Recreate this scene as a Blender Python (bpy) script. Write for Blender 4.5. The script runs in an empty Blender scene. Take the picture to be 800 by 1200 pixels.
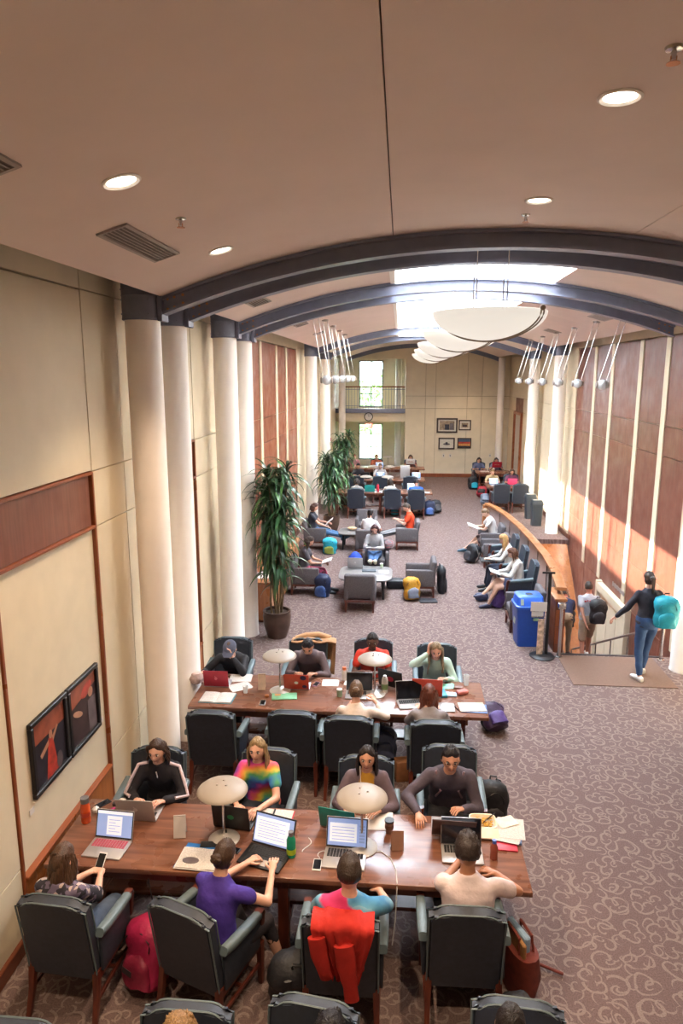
import bpy, bmesh, math, random
from mathutils import Vector, Matrix, Euler
V = Vector
R = math.radians
PI = math.pi
random.seed(7)
SC = bpy.context.scene
COL = SC.collection

# ------------------------------------------------------------------ camera, sky, sun, exposure
cam_data = bpy.data.cameras.new('camera')
cam_data.sensor_fit = 'VERTICAL'
cam_data.sensor_height = 36.0
cam_data.lens = 820.0 / 1200.0 * 36.0
cam_data.clip_start = 0.05
cam_data.clip_end = 300
cam = bpy.data.objects.new('camera', cam_data)
COL.objects.link(cam)
cam.location = (0, 0, 4.55)
cam.rotation_euler = (R(90 - 11.041), 0, R(4.789))
SC.camera = cam
SC.view_settings.view_transform = 'Standard'
SC.view_settings.look = 'None'
SC.view_settings.gamma = 1.0
SC.view_settings.use_curve_mapping = False
SC.view_settings.exposure = 1.2
SC.cycles.max_bounces = 12
SC.cycles.diffuse_bounces = 8
SC.cycles.transparent_max_bounces = 16

world = bpy.data.worlds.new('sky')
SC.world = world
world.use_nodes = True
bg = world.node_tree.nodes['Background']
bg.inputs[0].default_value = (0.76, 0.89, 1.04, 1)
bg.inputs[1].default_value = 20.0

sun_data = bpy.data.lights.new('sun', 'SUN')
sun_data.energy = 30.0
sun_data.angle = R(0.6)
sun_data.color = (1.0, 0.93, 0.82)
sun = bpy.data.objects.new('sun', sun_data)
COL.objects.link(sun)
sun.rotation_euler = V((1.0, 0.08, -1.67)).to_track_quat('-Z', 'Y').to_euler()
sun.location = (-10, -5, 20)

CX = 0.9                      # axis of the vault
SKX0, SKX1 = -0.1, 2.15       # skylight opening
SKY0, SKY1 = 8.45, 24.4
portal = bpy.data.lights.new('skylight_portal', 'AREA')
portal.shape = 'RECTANGLE'
portal.size = SKX1 - SKX0
portal.size_y = SKY1 - SKY0
portal.cycles.is_portal = True
po = bpy.data.objects.new('skylight_portal', portal)
COL.objects.link(po)
po.location = ((SKX0 + SKX1) / 2, (SKY0 + SKY1) / 2, 8.3)

# ------------------------------------------------------------------ helpers
def lin(c):
    c = c.lstrip('#')
    out = []
    for i in (0, 2, 4):
        u = int(c[i:i + 2], 16) / 255
        out.append(u / 12.92 if u <= 0.04045 else ((u + 0.055) / 1.055) ** 2.4)
    return (*out, 1)

MATS = {}
def base_mat(name):
    m = bpy.data.materials.new(name)
    m.use_nodes = True
    nt = m.node_tree
    return m, nt, nt.nodes['Principled BSDF']

def N(nt, typ, **kw):
    n = nt.nodes.new(typ)
    for k, v in kw.items():
        if hasattr(n, k):
            setattr(n, k, v)
        else:
            n.inputs[k.replace('_', ' ')].default_value = v
    return n

def mat(name, color, rough=0.6, metal=0.0, var=0.12, scale=18, bump=0.0, bscale=120, emit=0, stretch=None, spec=0.5):
    """plain material with soft tonal variation and optional fine relief"""
    if name in MATS:
        return MATS[name]
    m, nt, b = base_mat(name)
    c = lin(color)
    b.inputs['Roughness'].default_value = rough
    b.inputs['Metallic'].default_value = metal
    b.inputs['Specular IOR Level'].default_value = spec
    tc = N(nt, 'ShaderNodeTexCoord')
    src = tc.outputs['Object']
    if stretch:
        mp = N(nt, 'ShaderNodeMapping')
        mp.inputs['Scale'].default_value = stretch
        nt.links.new(src, mp.inputs[0])
        src = mp.outputs[0]
    no = N(nt, 'ShaderNodeTexNoise')
    no.inputs['Scale'].default_value = scale
    no.inputs['Detail'].default_value = 5
    nt.links.new(src, no.inputs['Vector'])
    rp = N(nt, 'ShaderNodeValToRGB')
    rp.color_ramp.elements[0].position = 0.3
    rp.color_ramp.elements[1].position = 0.7
    rp.color_ramp.elements[0].color = tuple(x * (1 - var) for x in c[:3]) + (1,)
    rp.color_ramp.elements[1].color = tuple(min(1, x * (1 + var)) for x in c[:3]) + (1,)
    nt.links.new(no.outputs[0], rp.inputs[0])
    nt.links.new(rp.outputs[0], b.inputs['Base Color'])
    if bump:
        n2 = N(nt, 'ShaderNodeTexNoise')
        n2.inputs['Scale'].default_value = bscale
        n2.inputs['Detail'].default_value = 3
        nt.links.new(src, n2.inputs['Vector'])
        bp = N(nt, 'ShaderNodeBump')
        bp.inputs['Strength'].default_value = bump
        bp.inputs['Distance'].default_value = 0.01
        nt.links.new(n2.outputs[0], bp.inputs['Height'])
        nt.links.new(bp.outputs[0], b.inputs['Normal'])
    if emit:
        b.inputs['Emission Color'].default_value = c
        b.inputs['Emission Strength'].default_value = emit
    MATS[name] = m
    return m

def wood(name, dark, light, rough=0.35, axis=(1, 14, 14), scale=2.2, spec=0.5):
    if name in MATS:
        return MATS[name]
    m, nt, b = base_mat(name)
    tc = N(nt, 'ShaderNodeTexCoord')
    mp = N(nt, 'ShaderNodeMapping')
    mp.inputs['Scale'].default_value = axis
    nt.links.new(tc.outputs['Object'], mp.inputs[0])
    no = N(nt, 'ShaderNodeTexNoise')
    no.inputs['Scale'].default_value = scale
    no.inputs['Detail'].default_value = 7
    no.inputs['Distortion'].default_value = 0.6
    nt.links.new(mp.outputs[0], no.inputs['Vector'])
    rp = N(nt, 'ShaderNodeValToRGB')
    rp.color_ramp.elements[0].position = 0.3
    rp.color_ramp.elements[1].position = 0.72
    rp.color_ramp.elements[0].color = lin(dark)
    rp.color_ramp.elements[1].color = lin(light)
    nt.links.new(no.outputs[0], rp.inputs[0])
    nt.links.new(rp.outputs[0], b.inputs['Base Color'])
    r2 = N(nt, 'ShaderNodeTexNoise')
    r2.inputs['Scale'].default_value = 3.5
    r2.inputs['Detail'].default_value = 6
    nt.links.new(tc.outputs['Object'], r2.inputs['Vector'])
    mr = N(nt, 'ShaderNodeMapRange')
    mr.inputs[1].default_value = 0.3
    mr.inputs[2].default_value = 0.7
    mr.inputs[3].default_value = max(0.05, rough - 0.1)
    mr.inputs[4].default_value = rough + 0.12
    nt.links.new(r2.outputs[0], mr.inputs[0])
    nt.links.new(mr.outputs[0], b.inputs['Roughness'])
    b.inputs['Specular IOR Level'].default_value = spec
    MATS[name] = m
    return m

def glow(name, color, strength):
    if name in MATS:
        return MATS[name]
    m, nt, b = base_mat(name)
    b.inputs['Base Color'].default_value = lin(color)
    b.inputs['Emission Color'].default_value = lin(color)
    b.inputs['Emission Strength'].default_value = strength
    MATS[name] = m
    return m

def pane_mat(name, tint, clear=0.85, rough=0.05):
    """thin sheet: see-through with a surface film"""
    if name in MATS:
        return MATS[name]
    m, nt, b = base_mat(name)
    b.inputs['Base Color'].default_value = lin(tint)
    b.inputs['Roughness'].default_value = rough
    tr = N(nt, 'ShaderNodeBsdfTransparent')
    mx = N(nt, 'ShaderNodeMixShader')
    mx.inputs[0].default_value = clear
    out = nt.nodes['Material Output']
    nt.links.new(b.outputs[0], mx.inputs[1])
    nt.links.new(tr.outputs[0], mx.inputs[2])
    nt.links.new(mx.outputs[0], out.inputs[0])
    MATS[name] = m
    return m

def new():
    return bmesh.new()

def _place(bm, vs, M, mi):
    fs = set()
    for v in vs:
        v.co = M @ v.co
        for f in v.link_faces:
            fs.add(f)
    for f in fs:
        f.material_index = mi

def box(bm, c, s, bev=0.0, seg=2, rot=None, mi=0):
    r = bmesh.ops.create_cube(bm, size=1.0)
    vs = r['verts']
    for v in vs:
        v.co = V((v.co.x * s[0], v.co.y * s[1], v.co.z * s[2]))
    if bev > 0:
        es = list({e for v in vs for e in v.link_edges})
        bev = min(bev, min(s) * 0.49)
        r2 = bmesh.ops.bevel(bm, geom=es, offset=bev, segments=seg, affect='EDGES', profile=0.5)
        vs = list({v for f in r2['faces'] for v in f.verts})
    M = Matrix.Translation(V(c))
    if rot is not None:
        M = M @ (rot.to_4x4() if not isinstance(rot, Matrix) or len(rot) == 3 else rot)
    _place(bm, vs, M, mi)

def rx(a): return Matrix.Rotation(R(a), 3, 'X')
def ry(a): return Matrix.Rotation(R(a), 3, 'Y')
def rz(a): return Matrix.Rotation(R(a), 3, 'Z')

def cyl(bm, p0, p1, r0, r1=None, n=12, mi=0, caps=True):
    r1 = r0 if r1 is None else r1
    p0, p1 = V(p0), V(p1)
    d = p1 - p0
    q = d.to_track_quat('Z', 'Y').to_matrix()
    loft(bm, [(p0, q @ V((r0, 0, 0)), q @ V((0, r0, 0))), (p1, q @ V((r1, 0, 0)), q @ V((0, r1, 0)))], n, mi, caps)

def loft(bm, rings, n=12, mi=0, caps=True, power=2.0):
    """rings: (centre, u, v) ellipses; power > 2 squares them off"""
    allr = []
    for (c, u, v) in rings:
        vs = []
        for i in range(n):
            a = 2 * PI * i / n
            ca, sa = math.cos(a), math.sin(a)
            if power != 2.0:
                ca = math.copysign(abs(ca) ** (2 / power), ca)
                sa = math.copysign(abs(sa) ** (2 / power), sa)
            vs.append(bm.verts.new(V(c) + u * ca + v * sa))
        allr.append(vs)
    for a, b in zip(allr, allr[1:]):
        for i in range(n):
            f = bm.faces.new((a[i], a[(i + 1) % n], b[(i + 1) % n], b[i]))
            f.material_index = mi
    if caps:
        f = bm.faces.new(list(reversed(allr[0]))); f.material_index = mi
        f = bm.faces.new(allr[-1]); f.material_index = mi
    return allr

def capsule(bm, a, b, ra, rb, n=10, mi=0, flat=1.0, side=None):
    a, b = V(a), V(b)
    d = (b - a)
    if d.length < 1e-5:
        d = V((0, 0, 1e-4))
    dn = d.normalized()
    if side is None:
        side = V((1, 0, 0)) if abs(dn.x) < 0.9 else V((0, 1, 0))
    u = (side - dn * side.dot(dn)).normalized()
    w = dn.cross(u)
    rings = []
    for t in (-0.96, -0.72, -0.38):
        k = math.sqrt(1 - t * t)
        rings.append((a + dn * ra * t, u * ra * k, w * ra * k * flat))
    rings.append((a, u * ra, w * ra * flat))
    rings.append((b, u * rb, w * rb * flat))
    for t in (0.38, 0.72, 0.96):
        k = math.sqrt(1 - t * t)
        rings.append((b + dn * rb * t, u * rb * k, w * rb * k * flat))
    loft(bm, rings, n, mi)

def lathe(bm, prof, n=24, loc=(0, 0, 0), mi=0):
    loc = V(loc)
    rings = []
    for (r, z) in prof:
        if r < 1e-5:
            rings.append([bm.verts.new(loc + V((0, 0, z)))])
        else:
            rings.append([bm.verts.new(loc + V((r * math.cos(2 * PI * i / n), r * math.sin(2 * PI * i / n), z))) for i in range(n)])
    for a, b in zip(rings, rings[1:]):
        for i in range(n):
            j = (i + 1) % n
            if len(a) == 1 and len(b) == 1:
                continue
            if len(a) == 1:
                f = bm.faces.new((a[0], b[j], b[i]))
            elif len(b) == 1:
                f = bm.faces.new((a[i], a[j], b[0]))
            else:
                f = bm.faces.new((a[i], a[j], b[j], b[i]))
            f.material_index = mi

def tube(bm, pts, r, n=8, mi=0, r1=None):
    pts = [V(p) for p in pts]
    rings = []
    for i, p in enumerate(pts):
        d = (pts[min(i + 1, len(pts) - 1)] - pts[max(i - 1, 0)]).normalized()
        s = V((0, 0, 1)) if abs(d.z) < 0.9 else V((1, 0, 0))
        u = (s - d * s.dot(d)).normalized()
        w = d.cross(u)
        rr = r if r1 is None else r + (r1 - r) * i / (len(pts) - 1)
        rings.append((p, u * rr, w * rr))
    loft(bm, rings, n, mi)

def ell(bm, c, s, u=16, v=10, mi=0, rot=None):
    r = bmesh.ops.create_uvsphere(bm, u_segments=u, v_segments=v, radius=1.0)
    M = Matrix.Translation(V(c))
    if rot is not None:
        M = M @ rot.to_4x4()
    M = M @ Matrix.Diagonal((s[0], s[1], s[2], 1))
    _place(bm, r['verts'], M, mi)

def prism(bm, poly, axis, a, b, mi=0):
    """extrude a 2-D outline along an axis ('x','y','z') from a to b"""
    def p3(p, t):
        return {'x': V((t, p[0], p[1])), 'y': V((p[0], t, p[1])), 'z': V((p[0], p[1], t))}[axis]
    A = [bm.verts.new(p3(p, a)) for p in poly]
    B = [bm.verts.new(p3(p, b)) for p in poly]
    n = len(poly)
    fs = [bm.faces.new(A), bm.faces.new(list(reversed(B)))]
    for i in range(n):
        fs.append(bm.faces.new((A[i], B[i], B[(i + 1) % n], A[(i + 1) % n])))
    for f in fs:
        f.material_index = mi

def quad(bm, a, b, c, d, mi=0):
    f = bm.faces.new([bm.verts.new(V(p)) for p in (a, b, c, d)])
    f.material_index = mi

def obj(name, bm, mats, parent=None, smooth=40, loc=None, recalc=True):
    if recalc:
        bmesh.ops.recalc_face_normals(bm, faces=bm.faces[:])
    me = bpy.data.meshes.new(name)
    bm.to_mesh(me)
    bm.free()
    if not isinstance(mats, (list, tuple)):
        mats = [mats]
    for m in mats:
        me.materials.append(m)
    if smooth:
        for p in me.polygons:
            p.use_smooth = True
        if smooth < 180:
            me.set_sharp_from_angle(angle=R(smooth))
    o = bpy.data.objects.new(name, me)
    COL.objects.link(o)
    if parent is not None:
        o.parent = parent
    if loc is not None:
        o.location = loc
    return o

def tag(o, label=None, cat=None, group=None, kind=None):
    if label: o['label'] = label
    if cat: o['category'] = cat
    if group: o['group'] = group
    if kind: o['kind'] = kind
    return o

def thing(name, label, cat, loc=(0, 0, 0), rot=0, group=None):
    o = bpy.data.objects.new(name, None)
    o.empty_display_size = 0.1
    COL.objects.link(o)
    o.location = loc
    o.rotation_euler = (0, 0, R(rot))
    return tag(o, label, cat, group)

def struct(name, bm, m, parent=None, smooth=40):
    o = obj(name, bm, m, parent, smooth)
    if parent is None:
        o['kind'] = 'structure'
    return o

def dup(root, loc, rot, label, group=None):
    def cp(o, par):
        c = o.copy()
        COL.objects.link(c)
        if par is not None:
            c.parent = par
        for ch in o.children:
            cp(ch, c)
        return c
    r = cp(root, None)
    r.location = loc
    r.rotation_euler = (0, 0, R(rot))
    r['label'] = label
    if group: r['group'] = group
    return r

# ------------------------------------------------------------------ materials
M_beige = mat('beige_wall_paint', '#d6c8ae', 0.7, var=0.04, scale=3)
M_beige2 = mat('beige_panel_paint', '#d6c9b0', 0.65, var=0.04, scale=4)
M_ceil = mat('ceiling_plaster', '#dccbc3', 0.8, var=0.03, scale=2)
M_white = mat('white_column_paint', '#efe8e2', 0.5, var=0.03, scale=4)
M_reveal = mat('dark_joint', '#8f7f66', 0.8, var=0.1)
M_steel = mat('grey_painted_steel', '#72778c', 0.45, metal=0.0, var=0.08, scale=9)
M_copper = mat('copper_bolt', '#b5794f', 0.4, metal=0.6)
M_panel = wood('cherry_wall_panel', '#7a3f2a', '#915236', 0.38, axis=(9, 9, 0.5), scale=3)
M_panel_r = wood('red_cherry_panel', '#6a3d2f', '#7e4c3c', 0.4, axis=(9, 9, 0.5), scale=3)
M_trim = wood('cherry_trim', '#7b3f22', '#95522d', 0.35, axis=(12, 1, 1))
M_base = wood('dark_cherry_base', '#5c2f1e', '#743e26', 0.4, axis=(1, 1, 8))
M_orange = wood('orange_maple', '#94562c', '#ad6a38', 0.32, axis=(7, 7, 1))
M_table = wood('worn_walnut', '#5c382a', '#875b46', 0.3, axis=(0.8, 9, 9), scale=2.5)
M_legwood = wood('mahogany_leg', '#4a1f17', '#66301f', 0.35, axis=(9, 9, 1))
M_navy = mat('slate_upholstery', '#2c323e', 0.55, var=0.15, scale=25, bump=0.15, bscale=250)
M_navy2 = mat('pale_slate', '#5d6c72', 0.5, var=0.1)  # paler slate, shared by the armrests and the coloured-in edge highlight
M_grey_up = mat('grey_tweed', '#5c5658', 0.85, var=0.22, scale=60, bump=0.2, bscale=300)
M_chrome = mat('brushed_chrome', '#c4c2c0', 0.22, metal=1.0, var=0.04)
M_black = mat('black_plastic', '#17171a', 0.45, var=0.15)
M_alu = mat('silver_aluminium', '#b9b7b8', 0.35, metal=0.55, var=0.03)
M_paper = mat('white_paper', '#cdc8c4', 0.75, var=0.03, scale=6)
M_shade = mat('cream_lamp_shade', '#968c82', 0.45, var=0.02, scale=3)
M_glass = pane_mat('clear_glass', '#dfeaf0', 0.9, 0.03)
M_soil = mat('potting_soil', '#3a2a20', 0.95, var=0.3, scale=60)

def carpet_mat():
    m, nt, b = base_mat('scroll_carpet')
    L = nt.links.new
    tc = N(nt, 'ShaderNodeTexCoord')
    dn = N(nt, 'ShaderNodeTexNoise'); dn.inputs['Scale'].default_value = 3.2; dn.inputs['Detail'].default_value = 1
    L(tc.outputs['Object'], dn.inputs['Vector'])
    sub = N(nt, 'ShaderNodeVectorMath', operation='SUBTRACT'); sub.inputs[1].default_value = (0.5, 0.5, 0.5)
    L(dn.outputs['Color'], sub.inputs[0])
    scl = N(nt, 'ShaderNodeVectorMath', operation='SCALE'); scl.inputs['Scale'].default_value = 0.14
    L(sub.outputs[0], scl.inputs[0])
    add = N(nt, 'ShaderNodeVectorMath', operation='ADD')
    L(tc.outputs['Object'], add.inputs[0]); L(scl.outputs[0], add.inputs[1])
    fl = N(nt, 'ShaderNodeVectorMath', operation='MULTIPLY'); fl.inputs[1].default_value = (1, 1, 0)
    L(add.outputs[0], fl.inputs[0])

    def M(op, a, b_=None, c_=None):
        n = N(nt, 'ShaderNodeMath', operation=op)
        for i, x in enumerate((a, b_, c_)):
            if x is None: continue
            if isinstance(x, (int, float)): n.inputs[i].default_value = x
            else: L(x, n.inputs[i])
        return n.outputs[0]

    def spirals(scale, off, turns, width, rmax):
        sh = N(nt, 'ShaderNodeVectorMath', operation='ADD'); sh.inputs[1].default_value = off
        L(fl.outputs[0], sh.inputs[0])
        vo = N(nt, 'ShaderNodeTexVoronoi'); vo.voronoi_dimensions = '2D'; vo.inputs['Scale'].default_value = scale
        vo.inputs['Randomness'].default_value = 0.8
        L(sh.outputs[0], vo.inputs['Vector'])
        df = N(nt, 'ShaderNodeVectorMath', operation='SUBTRACT')
        L(sh.outputs[0], df.inputs[0]); L(vo.outputs['Position'], df.inputs[1])
        sp = N(nt, 'ShaderNodeSeparateXYZ'); L(df.outputs[0], sp.inputs[0])
        sc = N(nt, 'ShaderNodeSeparateColor'); L(vo.outputs['Color'], sc.inputs[0])
        sign = M('SIGN', M('SUBTRACT', sc.outputs[0], 0.5))
        ang = M('ARCTAN2', M('MULTIPLY', sp.outputs[1], sign), sp.outputs[0])
        dist = vo.outputs['Distance']
        ph = M('ADD', M('ADD', ang, M('MULTIPLY', dist, turns)), M('MULTIPLY', sc.outputs[1], 6.28))
        sn = M('SINE', ph)
        line = M('GREATER_THAN', sn, width)
        inside = M('LESS_THAN', dist, rmax)
        outside = M('GREATER_THAN', dist, 0.05)
        return M('MULTIPLY', M('MULTIPLY', line, inside), outside)
    s1 = spirals(4.8, (0, 0, 0), 13.0, 0.80, 0.62)
    s2 = spirals(6.6, (3.37, 1.71, 0), -11.0, 0.85, 0.52)
    pat = M('MAXIMUM', s1, s2)
    pile = N(nt, 'ShaderNodeTexNoise'); pile.inputs['Scale'].default_value = 90; pile.inputs['Detail'].default_value = 3
    L(tc.outputs['Object'], pile.inputs['Vector'])
    rp = N(nt, 'ShaderNodeValToRGB')
    rp.color_ramp.elements[0].position = 0.3; rp.color_ramp.elements[1].position = 0.7
    rp.color_ramp.elements[0].color = lin('#5c4b49'); rp.color_ramp.elements[1].color = lin('#74615d')
    L(pile.outputs[0], rp.inputs[0])
    rp2 = N(nt, 'ShaderNodeValToRGB')
    rp2.color_ramp.elements[0].position = 0.3; rp2.color_ramp.elements[1].position = 0.7
    rp2.color_ramp.elements[0].color = lin('#766560'); rp2.color_ramp.elements[1].color = lin('#8a7a74')
    L(pile.outputs[0], rp2.inputs[0])
    mx = N(nt, 'ShaderNodeMix', data_type='RGBA')
    L(pat, mx.inputs[0]); L(rp.outputs[0], mx.inputs[6]); L(rp2.outputs[0], mx.inputs[7])
    L(mx.outputs[2], b.inputs['Base Color'])
    b.inputs['Roughness'].default_value = 0.95
    b.inputs['Specular IOR Level'].default_value = 0.15
    bp = N(nt, 'ShaderNodeBump'); bp.inputs['Strength'].default_value = 0.35; bp.inputs['Distance'].default_value = 0.01
    hh = M('ADD', pile.outputs[0], M('MULTIPLY', pat, 0.5))
    L(hh, bp.inputs['Height']); L(bp.outputs[0], b.inputs['Normal'])
    return m
M_carpet = carpet_mat()
# ------------------------------------------------------------------ the setting
XL, XR = -2.95, 4.8
Y0, Y1 = -1.2, 32.0
RAIL = [(2.45, 19.5), (2.62, 18.9), (2.76, 17.9), (2.87, 16.5), (2.92, 15.1), (2.93, 13.8), (2.87, 12.7), (2.74, 11.55)]
def rail_x(y):
    for (xa, ya), (xb, yb) in zip(RAIL, RAIL[1:]):
        if yb <= y <= ya:
            return xb + (xa - xb) * (y - yb) / (ya - yb)
    return 2.74

bm = new()
def slab(poly):
    prism(bm, poly, 'z', -0.15, 0.0)
slab([(-3.3, Y0), (5.0, Y0), (5.0, 11.25), (-3.3, 11.25)])
slab([(-3.3, 19.7), (5.0, 19.7), (5.0, 36.2), (-3.3, 36.2)])
ys = [11.25 + (19.7 - 11.25) * i / 16 for i in range(17)]
for a, b in zip(ys, ys[1:]):
    slab([(-3.3, a), (rail_x(a) + 0.05, a), (rail_x(b) + 0.05, b), (-3.3, b)])
struct('floor', bm, M_carpet, smooth=0)

TIERS = [(0.13, 0.695), (0.705, 3.095), (3.105, 3.64), (3.65, 5.325), (5.335, 5.8)]

def wall_panels(parent, x, side, y0, y1, m, tiers=TIERS, name='wall_panel', t=0.04):
    """proud sheets with open joints on a wall that faces +x (side=1) or -x (side=-1)"""
    for (za, zb) in tiers:
        b = new()
        box(b, (x - side * t / 2, (y0 + y1) / 2, (za + zb) / 2), (t, y1 - y0 - 0.009, zb - za), 0.002, 1)
        obj(name, b, m, parent, 0)

# ---- left wall
bm = new()
box(bm, (-3.2, (Y0 + 36.2) / 2, 2.95), (0.2, 36.2 - Y0, 5.9 + 0.3))
wall_left = struct('wall_left', bm, M_reveal, smooth=0)
niches = [(4.71, 6.44), (8.15, 9.84)]
wall_panels(wall_left, XL, 1, Y0, 2.6, M_beige)
wall_panels(wall_left, XL, 1, 2.6, 4.69, M_beige)
wall_panels(wall_left, XL, 1, 6.46, 7.25, M_beige)
wall_panels(wall_left, XL, 1, 7.25, 8.13, M_beige)
wall_panels(wall_left, XL, 1, 9.86, 11.9, M_beige)
wall_panels(wall_left, XL, 1, 20.0, 22.6, M_beige)
wall_panels(wall_left, XL, 1, 22.6, 27.0, M_beige)
wall_panels(wall_left, XL, 1, 27.0, 32.0, M_beige)
for (a, b_) in niches:
    wall_panels(wall_left, -2.975, 1, a, b_, M_beige2, [(0.4, 3.1)], t=0.05)
    wall_panels(wall_left, -2.955, 1, a - 0.02, b_ + 0.02, M_beige, [(3.655, 5.32), (5.335, 5.8)], t=0.06)
    for y in (a, b_):
        bm = new(); box(bm, (-2.965, y, 1.86), (0.06, 0.035, 3.56), 0.005, 1)
        obj('wood_trim', bm, M_trim, wall_left, 0)
    bm = new(); box(bm, (-2.985, (a + b_) / 2, 3.37), (0.04, b_ - a - 0.07, 0.49), 0.004, 1)
    obj('transom_panel', bm, M_panel_r, wall_left, 0)
    for z in (3.108, 3.632):
        bm = new(); box(bm, (-2.96, (a + b_) / 2, z), (0.05, b_ - a, 0.03), 0.005, 1)
        obj('wood_trim', bm, M_trim, wall_left, 0)
    bm = new(); box(bm, (-2.965, (a + b_) / 2, 0.28), (0.05, b_ - a - 0.035, 0.56), 0.004, 1)
    obj('wainscot_panel', bm, M_orange, wall_left, 0)
    bm = new(); box(bm, (-2.955, (a + b_) / 2, 0.575), (0.075, b_ - a - 0.035, 0.03), 0.008, 2)
    obj('wainscot_cap', bm, M_trim, wall_left, 0)

STRIPS = [(12.1, 13.25), (13.47, 14.68), (14.90, 16.58), (16.80, 18.03), (18.25, 19.9)]
def wood_bay(parent, x, side, m, tiers):
    bm = new(); box(bm, (x - side * 0.035, 15.95, 2.5), (0.012, 8.0, 5.4)); obj('cream_backing', bm, M_beige2, parent, 0)
    for (a, b_) in STRIPS:
        wall_panels(parent, x, side, a, b_, m, tiers, 'wood_panel')
    edges = [11.9] + [v for s in STRIPS for v in s] + [20.0]
    for a, b_ in zip(edges[0::2], edges[1::2]):
        bm = new(); box(bm, (x - side * 0.015, (a + b_) / 2, (tiers[0][0] + 5.25) / 2), (0.07, b_ - a, 5.25 - tiers[0][0]), 0.004, 1)
        obj('cream_strip', bm, M_beige2, parent, 0)
    bm = new(); box(bm, (x - side * 0.015, 15.95, 5.52), (0.07, 8.1, 0.5), 0.004, 1)
    obj('cream_header', bm, M_beige2, parent, 0)
WT = [(0.13, 0.69), (0.705, 3.09), (3.105, 3.635), (3.65, 5.24)]
wood_bay(wall_left, XL, 1, M_panel, WT)

# ---- right wall (goes on down beside the stairs)
bm = new()
box(bm, (XR + 0.15, (Y0 + 36) / 2, 1.4), (0.2, 36 - Y0, 9.4))
wall_right = struct('wall_right', bm, M_reveal, smooth=0)
wood_bay(wall_right, XR, -1, M_panel_r, [(-0.22, 0.74), (0.75, 3.095), (3.105, 3.64), (3.65, 5.24)])
for a, b_ in ((11.3, 12.6), (12.61, 14.35), (16.35, 18.0), (18.01, 19.9)):
    wall_panels(wall_right, XR, -1, a, b_, M_panel_r, [(-2.9, -0.23)], 'wood_panel')
wall_panels(wall_right, XR, -1, Y0, 6.0, M_beige)
wall_panels(wall_right, XR, -1, 6.0, 11.3, M_beige)
wall_panels(wall_right, XR, -1, 11.3, 11.9, M_panel_r, [(-0.22, 0.74), (0.755, 3.09), (3.105, 3.635), (3.65, 5.24), (5.27, 5.77)], 'wood_panel')
wall_panels(wall_right, XR, -1, 20.0, 22.5, M_beige)
wall_panels(wall_right, XR, -1, 22.5, 28.3, M_beige)
wall_panels(wall_right, XR, -1, 30.1, 32.0, M_beige)
wall_panels(wall_right, XR, -1, 28.3, 30.1, M_beige, [(3.65, 5.32), (5.335, 5.8)])
wall_panels(wall_right, XR, -1, 28.3, 30.1, M_panel_r, [(3.1, 3.64)], 'transom_panel')
for (a, b_) in ((14.37, 15.0), (15.02, 15.65), (15.67, 16.33)):
    bm = new(); box(bm, (XR - 0.02, (a + b_) / 2, -1.7), (0.06, b_ - a, 2.5), 0.004, 1)
    obj('wall_panel', bm, M_beige2, wall_right, 0)
bm = new(); box(bm, (XR - 0.05, 15.35, -0.33), (0.14, 2.0, 0.2), 0.01, 1); box(bm, (XR - 0.05, 14.3, -1.5), (0.14, 0.16, 2.6), 0.01, 1); box(bm, (XR - 0.05, 16.4, -1.5), (0.14, 0.14, 2.6), 0.01, 1)
obj('cream_fascia', bm, M_beige2, wall_right, 0)

# far doorway in the right wall
bm = new(); box(bm, (XR - 0.02, 28.36, 1.54), (0.14, 0.12, 3.08), 0.01, 1); box(bm, (XR - 0.02, 30.04, 1.54), (0.14, 0.12, 3.08), 0.01, 1)
box(bm, (XR - 0.02, 29.2, 3.04), (0.14, 1.56, 0.12), 0.01, 1)
door = struct('door_1', bm, M_trim, smooth=0)
bm = new(); box(bm, (XR + 0.02, 29.2, 1.49), (0.05, 1.54, 2.96), 0.004, 1)
obj('door_leaf', bm, mat('pale_door_paint', '#b9b1a8', 0.5), door, 0)

# ---- far wall, gallery and windows
bm = new(); box(bm, (2.6, 32.12, 3.05), (4.8, 0.2, 6.2))
wall_far = struct('wall_far', bm, M_reveal, smooth=0)
xs = [0.2, 1.1, 1.55, 2.95, 3.6, 5.0]
for a, b_ in zip(xs, xs[1:]):
    for (za, zb) in [(0.13, 3.09), (3.105, 3.635), (3.65, 6.1)]:
        bm = new(); box(bm, ((a + b_) / 2, 32.0, (za + zb) / 2), (b_ - a - 0.014, 0.05, zb - za), 0.003, 1)
        obj('wall_panel', bm, M_beige, wall_far, 0)
bm = new(); box(bm, (-1.4, 32.1, 5.75), (3.3, 0.25, 0.95))
obj('wall_header', bm, M_beige, wall_far, 0)
bm = new(); box(bm, (0.3, 34.1, 3.0), (0.2, 3.8, 6.2))
struct('wall_alcove', bm, M_beige, smooth=0)
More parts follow.
